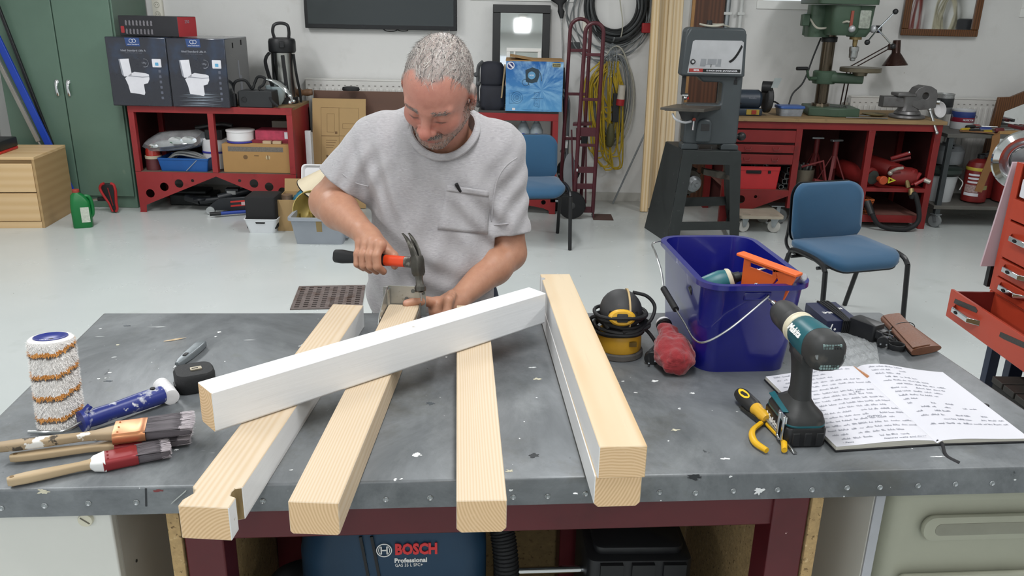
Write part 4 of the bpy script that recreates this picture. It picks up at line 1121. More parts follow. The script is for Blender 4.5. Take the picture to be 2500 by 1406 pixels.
# small things at the right back corner
M_NAVY=pm('navy_box','1b2140',.45,var=.1)
q=[atz(2020,784,.934),atz(2097,781,.934),atz(2038,743,.934),atz(1967,739,.934)]
o=thing('navy_box','flat navy blue cardboard box with a thin black cable wrapped round it','box',(q[0].x,q[0].y,.9))
c4=sum(q,Vector())/4
q=[q[0],q[0]+(q[1]-q[0]),q[1]+(q[3]-q[0]),q[3]]
f=MB();f.loft([[Vector((p.x,p.y,.9005))for p in q],[Vector((p.x,p.y,.934))for p in q]]);f.build('carton',M_NAVY,o,bevel=.0012)
u1,v1=(q[1]-q[0]),(q[3]-q[0])
f=MB()
for k in(.50,.56,.62,.68):
 a=q[0]+u1*k;b=a+v1
 f.tube(bez([Vector((a.x,a.y-.0015,.902)),Vector((a.x,a.y-.003,.93)),Vector((a.x,a.y+.004,.9365)),Vector((b.x+.006*(k-.6)*10,b.y-.003,.9365)),Vector((b.x,b.y+.003,.92))],5),.0022,8)
f.build('cable',M_RUB,o)
up_=v1.normalized();
text('N2-42',.016,frame(q[0]+u1*.30+v1*.42+Vector((0,0,.0007)),(0,0,1),(-u1.normalized())),M_WHT,o,'lettering',.0003,bold=.0004,fitw=.024)
text('NZ',.016,frame(q[0]+u1*.82+v1*.62+Vector((0,0,.0007)),(0,0,1),(-u1.normalized())),M_WHT,o,'lettering',.0003,bold=.0004,fitw=.016)
nrm=Vector((u1.y,-u1.x,0)).normalized()
f=MB();f.lathe([(.0045,0),(.0045,.0005)],14,frame(q[0]+u1*.12+Vector((0,0,-.022))+nrm*.0003,nrm));f.bar(q[0]+u1*.14+Vector((0,0,-.019))+nrm*.0005,q[0]+u1*.18+Vector((0,0,-.008))+nrm*.0005,.003,.0006,nrm);f.lathe([(.003,0),(.003,.0005)],12,frame(q[0]+u1*.27+Vector((0,0,-.022))+nrm*.0003,nrm));f.build('print',M_WHT,o)
q=[atz(2118,800,.945),atz(2146,793,.945),atz(2118,763,.945),atz(2068,762,.945)]
o=thing('power_adapter','black mains power adapter with two pins beside the navy box','adapter',(q[0].x,q[0].y,.9))
F=Matrix.Translation(((q[0]+q[2])/2-Vector((0,0,.045))))@Matrix.Rotation(radians(-58),4,'Z')
F.translation.z=.9005
f=MB(F);f.rbox(.072,.042,.044,.006,.003);f.build('body',M_BLK,o)
f=MB(F);f.loft([[Vector((.036+x,y*1.0,.022+z))for y,z in rrect(w,w*.8,.006,4)]for x,w in((0,.03),(.016,.026))]);f.build('plug_base',M_BLK,o)
f=MB(F)
for sy in(-1,1):f.cyl((.052,sy*.0085,.024),(.068,sy*.0085,.024),.0021,n=8)
f.build('pin',M_CHROME,o)
M_LEATH=pm('brown_leather','6b4430',.5,var=.12,vs=14,bump=.15,bsc=180)
q=[T(2222,872),T(2297,858),T(2190,779),T(2148,788)]
o=thing('leather_pouch','folded brown leather pouch tied with a thin cord at the table edge','pouch',(q[0].x,q[0].y,.9))
f=MB()
nU,rings=10,[]
for i in range(nU+1):
 t=i/nU
 a,b=q[0].lerp(q[3],t),q[1].lerp(q[2],t)
 w=(b-a)
 rg=[]
 for k in range(16):
  an=2*pi*k/16
  cx=.5+.5*cos(an)*(1+.0*t);z=.0095+.0085*(abs(sin(an))**.7)*(1 if sin(an)>0 else-1)
  if sin(an)>0:z+=.003*(1-cx)
  rg.append(Vector((a.x,a.y,0))+w*cx+Vector((0,0,.9+max(z,.0006))))
 rings.append(rg)
f.loft(rings);f.build('pouch',M_LEATH,o,ang=50)
f=MB();f.loft([[P+Vector((0,0,z))for P,z in((q[0].lerp(q[3],t)*1.0+(q[1]-q[0])*.05,.022),(q[0].lerp(q[3],t)+(q[1]-q[0])*.5,.0225),(q[0].lerp(q[3],t)+(q[1]-q[0])*.62,.0215),(q[0].lerp(q[3],t)+(q[1]-q[0])*.62,.0195),(q[0].lerp(q[3],t)*1.0+(q[1]-q[0])*.05,.0195))]for t in(.02,.25,.5,.75,.98)]);f.build('flap',M_LEATH,o,bevel=.0008)
f=MB();t=.62;a,b=q[0].lerp(q[3],t),q[1].lerp(q[2],t);w=b-a
f.tube(bez([a+w*(.5+.56*cos(2*pi*k/14))+(q[3]-q[0])*.05*sin(2*pi*k/14)+Vector((0,0,.0105+.0125*sin(2*pi*k/14)))for k in range(14)],3,True),.0012,6,True);f.build('cord',M_BLK,o)
f=MB();f.cyl(a+w*.0+Vector((0,0,.012)),a-w*.06+Vector((0,0,.010)),.003,n=8);f.build('bead',M_CHROME,o)
f=MB();c=T(2187,852,.901);f.lathe([(.0155,0),(.0185,.001),(.0195,.008),(.0185,.0135),(.016,.0135),(.0145,.008),(.0155,0)],26,Matrix.Translation(c),caps=False)
o=f.build('rubber_ring',M_RUB);tag(o,'small black rubber ring lying in front of the brown pouch','ring')
c=T(2153,848,.9)
o=thing('plug','small black mains plug on a thin lead between the plastic bag and the rubber ring','plug',(c.x,c.y,.9))
F=frame(c+Vector((0,0,.0145)),(-.3,-.9,0),(1,0,0))
f=MB(F);f.lathe([(.005,-.02),(.0125,-.012),(.0138,.002),(.0125,.004)],18);f.build('body',M_BLK,o)
f=MB(F)
for sx in(-1,1):f.cyl((sx*.0065,0,.004),(sx*.0065,0,.018),.0021,n=8)
f.build('pin',M_CHROME,o)
f=MB();f.tube(bez([c+Vector((.006,.018,.0145)),c+Vector((.014,.04,.006)),c+Vector((.03,.05,.004)),c+Vector((.045,.035,.004)),c+Vector((.05,.06,.004))],6),.0025,8);f.build('lead',M_RUB,o)
def clear_mat():
 m,nt,bs=new_mat('clear_plastic_film')
 bs.inputs['Base Color'].default_value=(.62,.65,.66,1);bs.inputs['Roughness'].default_value=.12
 bs.inputs['Alpha'].default_value=.45
 tc=nt.nodes.new('ShaderNodeTexCoord').outputs['Object']
 _bump(nt,bs,_noise(nt,tc,55,4,.6,(1,.3,1),1),.9,.01)
 return m
M_CLEAR=clear_mat()
q=[T(2048,908),T(2150,906),T(2138,832),T(2030,806)]
f=MB();nu,nv=18,18;qz=random.Random(9)
hz=[[.002+.009*abs(sin(i*.9+j*.5)*sin(j*.7-i*.3))*qz.uniform(.5,1)*(sin(pi*i/nu)*sin(pi*j/nv))**.3 for j in range(nv+1)]for i in range(nu+1)]
vs=[q[0].lerp(q[1],i/nu).lerp(q[3].lerp(q[2],i/nu),j/nv)+Vector((0,0,hz[i][j]))for i in range(nu+1)for j in range(nv+1)]
f.add(vs,[((i*(nv+1)+j),((i+1)*(nv+1)+j),((i+1)*(nv+1)+j+1),(i*(nv+1)+j+1))for i in range(nu)for j in range(nv)])
o=f.build('plastic_bag',M_CLEAR,ang=60);tag(o,'crumpled clear plastic bag lying behind the notebook','bag')
# left side of the workshop
def XZ(px,py,y):p=aty(px,py,y);return(p.x,p.z)
M_GREEN=pm('locker_green','5a7264',.38,var=.08,vs=1.6,spots=(('8f9a84',2.2,.66,.76),('50685a',1.3,.55,.8)),bump=.02)
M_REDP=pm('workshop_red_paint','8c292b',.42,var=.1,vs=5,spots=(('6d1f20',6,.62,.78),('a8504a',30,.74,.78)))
M_REDD=pm('workshop_red_shaded','3a1213',.7,var=.2,vs=6)  # red paint darkened in colour to give the shade inside the bays
M_TOPW=pm('worn_worktop','8b7350',.7,var=.18,vs=9,stretch=(.3,1,1),spots=(('5f4d36',8,.6,.75),))
M_CARD=pm('cardboard','a37f50',.85,var=.06,vs=4,bump=.03,bsc=50)
M_CARDL=pm('cardboard_light','a68a60',.85,var=.05,vs=4)
M_INKB=pm('brown_print','6b5236',.8,var=.1)
M_DARK=pm('matte_black','141415',.8,var=.2)  # near-black for prints, rims and the flat plates drawn as holes
lx0,lx1,ly=-4.07,-3.117,6.63
lk=thing('steel_locker','tall green two-door steel locker in the left back corner','locker',((lx0+lx1)/2,ly+.3,0))
f=MB();f.box(lx0,lx1,ly+.004,7.24,.0,2.0);f.build('carcass',M_GREEN,lk,bevel=.004)
xm=-3.575
for a,b in((lx0+.012,xm-.004),(xm+.004,lx1-.012)):
 f=MB();f.box(a,b,ly-.018,ly+.003,.1,1.97);d=f.build('door',M_GREEN,lk,bevel=.004)
 hx=xm-.045 if a<xm-.1 else xm+.045
 f=MB();hz=.965
 f.lathe([(.018,0),(.018,.006),(.010,.014)],18,frame((hx,ly-.018,hz+.05),(0,-1,0)))
 f.loft([[Vector((hx+x,ly-.032+yo+y*.4,z))for x,y in circ(r,12)]for z,r,yo in((hz-.06,.008,0),(hz-.045,.013,-.004),(hz,.011,-.012),(hz+.04,.012,-.006),(hz+.06,.010,.006))])
 f.build('handle',M_CHROME,d)
dz=.535
dr_=thing('drawer_unit','low birch veneer chest with two drawers in front of the green locker','drawers',(-3.52,5.95,0),.10)
M_BIRCH=wood('birch_veneer','d2b488','caa97b','X',1.0,.5,False,5,bump=.0)
M_BIRCHS=wood('birch_veneer_side','a98d63','a2855b','Y',1.0,.5,False,5,bump=.0)
f=MB();f.box(-.62,.0,.005,.56,dz-.022,dz);f.build('top',M_BIRCH,dr_,world=False,bevel=.002)
f=MB();f.box(-.018,.0,.004,.555,0,dz-.022);f.build('side_panel',M_BIRCHS,dr_,world=False,bevel=.001)
f=MB();f.box(-.62,-.602,.004,.555,0,dz-.022);f.build('side_panel',M_BIRCHS,dr_,world=False,bevel=.001)
f=MB();f.box(-.60,-.02,.03,.55,.04,dz-.024);f.build('carcass',M_BIRCHS,dr_,world=False)
for z0,z1_ in((.275,.485),(.055,.265)):
 f=MB();f.box(-.60,-.02,-.002,.018,z0,z1_);f.build('drawer',M_BIRCH,dr_,world=False,bevel=.002)
f=MB();f.box(-.60,-.02,.004,.02,0,.05);f.build('plinth',M_BIRCH,dr_,world=False,bevel=.001)
o=thing('tool_case','small black and red case at the left edge of the frame on the birch chest','case',(-3.90,6.15,dz),.1)
f=MB();f.rbox(.18,.3,.022,.02,F=Matrix.Translation((0,0,0)));f.build('base',pm('red_plastic','b42a24',.4),o,world=False)
f=MB();f.rbox(.18,.3,.07,.02,F=Matrix.Translation((0,0,.022)));f.build('lid',M_BLK,o,world=False)
M_BLUEP=pm('blue_lacquer_bar','1b3fa4',.35,var=.08)
M_GREYB=pm('grey_bar','8d8a84',.5,.3,var=.1)
def lean(name,label,pa,pb,w,h,mat,ext=1.0,cat='bar'):
 a,b=Vector(pa),Vector(pb);b=a+(b-a)*ext
 f=MB();f.bar(a,b,w,h,(0,-1,0));o=f.build(name,mat,bevel=.003);return tag(o,label,cat)
a=Vector((aty(192,492,6.53).x,6.53,.012))
b=aty(0,107,6.53)
lean('leaning_bar','blue lacquered bar leaning in front of the green locker',a,b,.055,.02,M_BLUEP,1.06)
b2=aty(-14,130,6.50);a2=a+Vector((-.045,-.03,0));m2=a2.lerp(b2,.25)
f=MB();f.bar(a2.lerp(b2,.45),b2+(b2-a2)*.03,.03,.02,(0,-1,0));f.bar(a2,a2.lerp(b2,.45),.012,.012,(0,-1,0));o=f.build('leaning_bar',M_GREYB,bevel=.002);tag(o,'pale grey narrow bar leaning along the left side of the blue bar','bar')
a=Vector((-3.60,6.575,.012));b=aty(0,26,6.575)
lean('leaning_pole','black pole leaning behind the blue bar against the left wall',a,b,.022,.022,M_BLK,1.05,'pole')
M_JUG=pm('green_jug_plastic','0d6a33',.35,var=.06)
c=(Z_:=atz(200,556,0))
jug=thing('oil_jug','green plastic oil jug with red cap on the floor beside the birch chest','jug',(c.x,c.y+.03,0),.35)
f=MB();f.loft([[(x+ox,y,z)for x,y in rrect(w,d,r,5)]for w,d,r,z,ox in((.125,.085,.02,0,0),(.135,.095,.025,.01,0),(.135,.095,.025,.16,0),(.13,.09,.03,.20,0),(.095,.07,.03,.245,-.012),(.05,.05,.02,.262,-.018),(.044,.044,.02,.27,-.018))]);f.build('body',M_JUG,jug,world=False,ang=60)
f=MB();f.tube(bez([(.035,0,.238),(.066,0,.225),(.078,0,.17),(.075,0,.1),(.055,0,.07)],6),.013,10);f.build('handle',M_JUG,jug,world=False)
f=MB();f.lathe([(.024,.268),(.025,.27),(.025,.287),(.022,.29)],20,Matrix.Translation((-.018,0,0)));f.build('cap',pm('cap_red','9c3a30',.4),jug,world=False)
f=MB();f.box(.0,.058,-.0495,-.047,.045,.16);f.build('label',pm('jug_label','b9bfb2',.5,var=.2,vs=40),jug,world=False)
P0=atz(281,519,0)
sd=thing('bicycle_saddle','black bicycle saddle with red edges standing on its nose by the locker','saddle',(P0.x,P0.y,0))
ys=P0.y
prof=[((282,519),4),((281,508),8),((277,495),10),((272,482),15),((267,468),20),((264,458),21),((264,450),17),((264,447),9)]
f=MB();rings,rr=[],[]
for(px,py),hw in prof:
 p=aty(px,py,ys);w=hw*ys/FPX
 rings.append([p+Vector((w*cos(t),-.022*sin(t)-.01*(abs(cos(t))**2)*0,0))for t in[2*pi*k/18 for k in range(18)]])
for r in rings:
 for v in r:v.z=max(v.z,.001)
f.loft(rings);f.build('cover',M_RUB,sd,ang=70,sub=1)
for s in(-1,1):
 f=MB();pts=[]
 for(px,py),hw in prof:
  p=aty(px+s*hw*.86,py,ys);pts.append(p+Vector((0,-.013,0)))
 for q in pts:q.z=max(q.z,.012)
 f.tube(bez(pts,4),.011,8);f.build('red_edge',pm('saddle_red','a02022',.5),sd)
f=MB();f.bar(aty(266,457,ys)+Vector((0,-.023,0)),aty(279,500,ys)+Vector((0,-.023,0)),.008,.003,(0,-1,0));f.build('groove',pm('saddle_groove','7d1d1f',.6),sd)
f=MB();f.cyl(aty(262,486,ys+.03),aty(240,486,ys+.03),.018,n=12);f.build('clamp',M_BLK,sd)
f=MB();f.cyl(aty(243,486,ys+.03),aty(222,489,ys+.03),.012,n=12);f.build('seat_post',M_STEEL,sd)
# red storage rack on the left
CX0,CX1,CY,CZ=-3.04,-1.752,6.5,.855
def gusset(x0,x1,zt,apex,foot,holes):
 """apron with V shaped underside: returns outline"""
 xm=(x0+x1)/2
 return[(x0,0),(x0+.05,0),(x0+.055,foot),(x0+.10,foot+.02),(xm,apex),(x1-.10,foot+.02),(x1-.055,foot),(x1-.05,0),(x1,0),(x1,zt),(x0,zt)]
rk=thing('storage_rack','red painted steel rack with two open bays standing beside the green locker','rack',((CX0+CX1)/2,CY+.3,0))
SHZ=.335
FX=Matrix(((1,0,0,0),(0,0,1,0),(0,1,0,0),(0,0,0,1)))
Mf=Matrix.Translation((0,CY,0))@FX
hl=[circ(.035,18,XZ(px,py,CY))for px,py in((367,472),(401,456),(437,448),(620,448),(657,456),(690,468))]+[circ(.013,12,XZ(px,py,CY))for px,py in((470,441),(585,441))]
f=MB();f.plate(gusset(CX0,CX1,SHZ-.002,XZ(527,431,CY)[1],.06,0),hl,.004,Mf);f.build('apron',M_REDP,rk)
for x in(CX0,(CX0+CX1)/2-.022,CX1-.045):
 f=MB();f.box(x,x+.045,CY-.001,CY+.045,SHZ,CZ-.05);f.build('post',M_REDP,rk,bevel=.002)
for x in(CX0,CX1-.045):
 f=MB();f.box(x,x+.045,7.02,7.065,0,CZ-.05);f.build('post',M_REDP,rk,bevel=.002)
f=MB();f.box(CX0,CX1,CY-.002,CY+.045,CZ-.052,CZ);f.build('top_rail',M_REDP,rk,bevel=.002)
f=MB();f.box(CX0,CX1,CY+.045,7.07,CZ-.02,CZ);f.build('top_board',M_TOPW,rk)
f=MB();f.box(CX0+.002,CX1-.002,CY+.004,7.06,SHZ-.02,SHZ);f.build('shelf',pm('dusty_shelf','5e544a',.8,var=.2,vs=8),rk)
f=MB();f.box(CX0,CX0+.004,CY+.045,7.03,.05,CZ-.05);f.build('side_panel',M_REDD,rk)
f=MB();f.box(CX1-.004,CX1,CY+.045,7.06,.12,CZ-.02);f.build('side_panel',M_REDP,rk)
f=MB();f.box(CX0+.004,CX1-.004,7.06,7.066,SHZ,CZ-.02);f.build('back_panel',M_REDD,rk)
f=MB();f.box(CX0,CX0+.05,CY-.004,CY,0,.012);f.build('foot',M_REDP,rk)
M_CBOX=pm('dark_carton_print','20232f',.28,var=.3,vs=2.2,coat=.7,spots=(('2a3f5c',2.4,.5,.7),))
M_CSIDE=pm('dark_carton_side','2f3336',.3,var=.15,vs=3,coat=.6)
M_PRW=pm('print_white','d4d4da',.4,var=.08,vs=6)
M_PRG=pm('print_grey','8f929b',.45,var=.1)
M_PRB=pm('print_blue','2d4677',.4)
M_PRLB=pm('print_light_blue','5b9cc0',.4)
def toilet_carton(x0,x1,y0,y1,rz,label):
 W,H=x1-x0,1.37-CZ-.002
 o=thing('toilet_carton',label,'box',((x0+x1)/2,y0,CZ+.001),rz,'shrink-wrapped toilet cartons on the red rack')
 f=MB();f.box(-W/2,W/2,0,y1-y0,0,H);f.build('carton',M_CBOX,o,world=False,bevel=.006)
 f=MB();f.box(W/2-.0005,W/2+.0015,.006,y1-y0-.006,.006,H-.006);sp=f.build('side_print',M_CSIDE,o,world=False)
 f=MB();f.prism([(-.07,.32),(-.045,.32),(-.045,.21),(.0,.20),(.0,.03),(-.05,.03),(-.05,.17),(-.07,.2)],.001,frame((W/2+.0015,.33,.02),(1,0,0),(0,1,0)));f.build('side_outline',M_PRG,sp,world=False)
 for yy,zz in((.16,H-.075),(.36,H-.06)):
  f=MB();f.box(W/2+.001,W/2+.003,yy,yy+.022,zz,zz+.04);f.build('grip_hole',M_DARK,sp,world=False)
 FF=frame((0,-.0005,0),(0,-1,0),(1,0,0))
 f=MB(FF)
 sx=-W/2
 f.prism([(sx+.085,.35),(sx+.163,.355),(sx+.172,.24),(sx+.165,.222),(sx+.112,.222),(sx+.098,.24)],.001)
 f.prism([(sx+.172,.248),(sx+.195,.258),(sx+.28,.248),(sx+.302,.240),(sx+.303,.205),(sx+.288,.175),(sx+.255,.165),(sx+.258,.10),(sx+.25,.085),(sx+.215,.092),(sx+.145,.10),(sx+.135,.16),(sx+.118,.21),(sx+.14,.225)],.001)
 f.build('toilet_picture',M_PRW,o,world=False)
 f=MB(FF);f.prism([(sx+.145,.232),(sx+.25,.222),(sx+.302,.226),(sx+.302,.221),(sx+.25,.216),(sx+.15,.225)],.0016);f.prism([(sx+.085,.35),(sx+.095,.351),(sx+.112,.225),(sx+.1,.232)],.0014);f.build('picture_shade',M_PRG,o,world=False)
 f=MB(FF);f.prism([(sx+.15,H-.005),(sx+.26,H-.005),(sx+.262,H-.066),(sx+.158,H-.066)],.001);lb=f.build('blue_label',M_PRB,o,world=False)
 OM=mw(o)
 f=MB(FF)
 for s in(-1,1):f.tube([Vector((sx+.208+s*.012+.013*cos(t),H-.027+.013*sin(t),.0014))for t in[2*pi*k/16 for k in range(16)]],.002,5,True)
 f.build('emblem',M_PRW,lb,world=False)
 text('Ideal Standard',.014,OM@FF@Matrix.Translation((sx+.21,H-.053,.001)),M_PRW,lb,'lettering',.0002,fitw=.085)
 text('Ideal Standard i.life A',.02,OM@FF@Matrix.Translation((sx+.205,H-.098,.0005)),M_PRG,o,'lettering',.0003,bold=.0004,fitw=.19)
 text('toilet bowl with seat',.012,OM@FF@Matrix.Translation((sx+.205,H-.115,.0005)),pm('print_dim','5b5f6c',.5),o,'lettering',.0002,fitw=.13)
 f=MB(FF);f.prism(rrect(.068,.062,.004,2,(sx+.372,.325)),.0012);tagp=f.build('white_tag',M_PRW,o,world=False)
 f=MB(FF);f.prism(rrect(.026,.024,.003,2,(sx+.372,.318)),.0016);f.build('tag_picture',M_PRLB,tagp,world=False)
 f=MB(FF);f.tube([Vector((sx+.28+.03*cos(t),.325+.03*sin(t),.0008))for t in[radians(100-k*14)for k in range(16)]],.0035,5,ry=.001);f.build('arc_mark',M_PRG,o,world=False)
 text('10y',.02,OM@FF@Matrix.Translation((sx+.275,.325,.0005)),M_PRG,o,'lettering',.0003,fitw=.035)
 f=MB(FF)
 for k in range(6):f.prism(rrect(.018,.02,.003,2,(sx+.388,.265-.04*k)),.001)
 ic=f.build('icon_column',pm('print_dim','5b5f6c',.5),o,world=False)
 f=MB(FF)
 for k in range(9):
  yy=.01+.012*k;f.prism([(sx+.05+.03*(k%3),yy),(sx+.20+.04*(k%2),yy+.006+.004*(k%2)),(sx+.40-.02*(k%3),yy+.002),(sx+.2,yy+.001)],.0006)
 if rz<0.001:f.build('wrap_glint',pm('film_glint','77808a',.2),o,world=False)  # pale strips paint glints along the creases of the film
 return o
toilet_carton(-3.122,-2.668,6.46,6.96,.02,'dark toilet carton on the left, partly under the flat red and black box')
toilet_carton(-2.662,-2.216,6.46,6.98,-.01,'right hand dark toilet carton, its grey side showing')
FB_A,FB_B,FB_C=aty(293,84,6.62),aty(437,87,6.52),aty(481,84,6.68)
o=thing('flat_box','flat black and red printed box lying on top of the toilet cartons','box',((FB_A.x+FB_C.x)/2,6.62,1.373))
hz=.148
zb=1.3725
A_,B_,C_=[Vector((p.x,p.y,zb))for p in(FB_A,FB_B,FB_C)]
D_=A_+(C_-B_)
up_=Vector((0,0,hz))
f=MB();f.hexa([A_,B_,C_,D_,A_+up_,B_+up_,C_+up_,D_+up_]);f.build('carton',pm('black_carton','2b2b2f',.5,var=.1),o,bevel=.004)
n_=(C_-B_).cross(Vector((0,0,1))).normalized()
f=MB();k=.0012
f.hexa([B_+n_*0.0002+Vector((0,0,.002)),C_+Vector((0,0,.002)),C_+n_*k+Vector((0,0,.002)),B_+n_*k+Vector((0,0,.002)),B_+n_*.0002+up_*.985,C_+up_*.985,C_+n_*k+up_*.985,B_+n_*k+up_*.985]);f.build('red_end',pm('red_carton','a4353a',.5,var=.08),o)
m_=(B_-A_).cross(Vector((0,0,1))).normalized()
e_=(B_-A_).normalized();Lb=(B_-A_).length
for r_ in range(2):
 for k in range(8):
  f=MB();f.M=frame(A_+e_*(.065+.031*k)+m_*.001+Vector((0,0,.095-.062*r_)),m_,e_)
  f.prism([(-.009,-.018),(.008,-.02),(.006,.0),(.009,.006),(.004,.02),(-.006,.018),(-.008,.002)],.0008);f.build('tool_picture',pm('print_mid','77757a',.5,var=.2,vs=80),o)
f=MB(frame(A_+e_*.03+m_*.001+Vector((0,0,.045)),m_,e_));f.prism(rrect(.03,.05,.006,2),.0008);f.build('red_label',pm('red_carton','a4353a',.5),o)
text('250',.03,frame(B_.lerp(C_,.5)+n_*.002+Vector((0,0,.11)),n_,(C_-B_)),M_PRG,o,'lettering',.0003)
bx=thing('power_unit','black metal power unit box on the red rack beside the toilet cartons','unit',(-2.03,6.60,CZ+.001),-.02)
f=MB();f.box(-.13,.13,-.09,.09,0,.125);f.build('case',pm('unit_black','26282a',.5,var=.1),bx,world=False,bevel=.004)
f=MB();f.lathe([(.022,0),(.024,.002),(.024,.004),(.016,.004),(.015,.001)],20,frame((-.092,-.0905,.06),(0,-1,0)));f.build('socket',M_BLK,bx,world=False)
f=MB();f.tube(bez([(-.2,-.02,.06),(-.17,-.04,.18),(-.09,-.03,.2),(-.05,0,.135),(-.03,.02,.18),(.0,.02,.225),(.06,0,.215),(.05,-.03,.17),(.02,-.04,.14),(.09,-.06,.10),(.14,-.11,.05),(.18,-.11,.015)],8),.011,8);f.build('cable',M_RUB,bx,world=False)
f=MB();f.box(-.2,-.16,-.08,-.04,0,.10);f.box(-.158,-.14,-.03,.02,0,.11);f.build('side_clamp',M_BLK,bx,world=False,bevel=.003)
o=thing('chrome_arc','curved chrome trim strip standing at the right end of the red rack','trim',(-1.80,6.56,CZ))
P=[aty(650,194,6.57),aty(675,201,6.57),aty(694,215,6.57),aty(707,232,6.57),aty(715,252,6.57)]
f=MB();pts=bez(P,5);f.tube(pts,[.004+.016*sin(pi*min(.98,(k+1)/len(pts)))**.8 for k in range(len(pts))],10,ry=.012);f.build('blade',M_CHROME,o)
f=MB();f.sphere(aty(708,250,6.52),.016,12,8);f.sphere(aty(717,247,6.54),.014,12,8);f.build('foot',M_CHROME,o)
o=thing('glass_dish','shallow pale glass dish behind the black power unit','dish',(-1.93,6.74,CZ+.001))
f=MB();f.lathe([(.035,0),(.06,.04),(.085,.148),(.08,.148),(.055,.045),(.03,.006)],24);f.build('bowl',pm('pale_glass','a9b9bd',.1,var=.05,coat=.5),o,world=False)
ap=thing('airpot','tall stainless steel airpot with black pump head and shoulder strap on the red rack','flask',(-1.89,6.86,CZ+.001),.25)
f=MB();f.lathe([(.096,0),(.099,.005),(.099,.03),(.094,.032),(.094,.40),(.097,.405)],36);f.build('body',pm('brushed_steel','a9a8a4',.22,1,var=.05),ap,world=False)
f=MB();f.lathe([(.1005,0),(.1005,.05),(.097,.052)],36);f.build('base_ring',M_BLK,ap,world=False)
f=MB();f.loft([[(x,y,z)for x,y in rrect(w,w,r,6)]for w,r,z in((.2,.095,.40),(.214,.085,.415),(.214,.085,.485),(.2,.08,.505),(.14,.05,.515))]);f.build('pump_head',M_BLK,ap,world=False,ang=50)
f=MB();f.box(-.02,.02,-.132,-.095,.44,.49);f.build('spout',M_BLK,ap,world=False,bevel=.006)
f=MB();f.tube(bez([(-.055,0,.51),(-.065,0,.56),(-.05,0,.61),(0,0,.625),(.05,0,.61),(.06,0,.56),(.055,0,.51)],6),.011,8,ry=.014);f.build('carry_handle',M_BLK,ap,world=False)
f=MB();f.bar((0,-.098,.38),(.02,-.098,.05),.03,.004,(0,-1,0));f.tube(bez([(-.1,-.02,.40),(-.13,-.03,.36),(-.135,-.04,.30),(-.09,-.098,.12),(-.06,-.1,.02)],6),.004,6,ry=.022);f.tube(bez([(.085,-.06,.39),(.095,-.07,.25),(.115,-.06,.1),(.12,-.05,.01)],6),.004,6,ry=.015);f.build('strap',M_RUB,ap,world=False)
S=SHZ+.001
M_LENS=pm('headlamp_lens','b9bcc0',.08,.6,var=.25,vs=12,coat=.8)
hl_=thing('car_headlamp','clear glass car headlamp unit lying on the blue crate in the left bay','headlamp',(-2.68,6.62,S+.17))
c0=Vector((-2.68,6.6,.565))
def hp(px,py,y):return aty(px,py,y)
out=[(347,358),(365,369),(400,369),(445,365),(480,356),(498,340),(512,326),(500,319),(470,320),(420,322),(390,327),(372,338),(358,347)]
f=MB();r0=[hp(px,py,6.55+.0035*(369-py))for px,py in out];cc=sum(r0,Vector())/len(r0)
r1=[cc+(p-cc)*.86+Vector((0,-.045,.028))for p in r0];r2=[cc+(p-cc)*.55+Vector((0,-.06,.04))for p in r0];rb=[cc+(p-cc)*.8+Vector((.03,.1,-.03))for p in r0]
f.loft([rb,r0,r1,r2]);f.build('lens',M_LENS,hl_,ang=40)
for(px,py,s)in((430,343,1.0),(461,342,1.0),(375,356,.6)):
 f=MB();p=hp(px,py,6.48);f.loft([[p+Vector((.062*s*cos(t)*k,-.012*(1-k),.03*s*sin(t)*k+.0))for t in[2*pi*i/18 for i in range(18)]]for k in(1,.8,.45)]);f.build('reflector',M_CHROME,hl_)
f=MB();f.box(-2.50,-2.36,6.62,6.8,.58,.66);f.tube(bez([(-2.6,6.7,.66),(-2.4,6.72,.69),(-2.3,6.72,.68)],5),.02,8);f.build('housing',M_BLK,hl_,bevel=.01)
M_BLUEB=pm('blue_crate_plastic','1b5396',.4,var=.08)
cr=thing('storage_crate','blue plastic stacking crate in the left bay of the red rack','crate',(-2.66,6.66,S),.0)
f=MB();f.open_box(.37,.25,.105,.005,.01,(.405,.27),.004,.012,n=3);f.build('shell',M_BLUEB,cr,world=False)
f=MB();f.bar((.02,-.135,.005),(.115,-.137,.095),.006,.002,(0,-1,0));f.build('strap',pm('grey_strap','7b8794',.4),cr,world=False)
o=thing('cable_hank','loose hank of grey cables piled in the blue crate','cables',(-2.66,6.66,S+.02))
f=MB();q=random.Random(4)
for k in range(9):f.tube(bez([(-2.82+q.uniform(0,.03),6.6+.02*k,S+.07+q.uniform(0,.03)),(-2.72,6.57+.02*k,S+.125+q.uniform(-.01,.02)),(-2.6,6.6+.015*k,S+.11+q.uniform(-.01,.02)),(-2.51,6.62+.01*k,S+.08)],5),.007,6)
f.build('cable',pm('grey_cable','8f9190',.5),o);
for(x,y,lab)in((-2.455,6.74,'white plastic pail with blue band in the left bay'),):
 o=thing('plastic_pail',lab,'pail',(x,y,S))
 f=MB();f.lathe([(.10,0),(.11,.1),(.115,.2),(.118,.24),(.110,.25)],28);f.build('body',pm('white_plastic','dcdbdc',.35),o,world=False)
 f=MB();f.lathe([(.113,.128),(.1165,.13),(.1168,.142),(.113,.144)],28);f.build('band',pm('pail_blue_band','3a3a98',.4),o,world=False)
o=thing('beacon_jar','red domed warning beacon at the left end of the left bay','beacon',(-2.925,6.6,S))
f=MB();f.lathe([(.062,0),(.062,.085),(.058,.09)],24);f.build('base',pm('beacon_base','542629',.4),o,world=False)
f=MB();f.lathe([(.064,.09),(.064,.112),(.058,.114)],24);f.build('ring',pm('beacon_ring','b0a58f',.5),o,world=False)
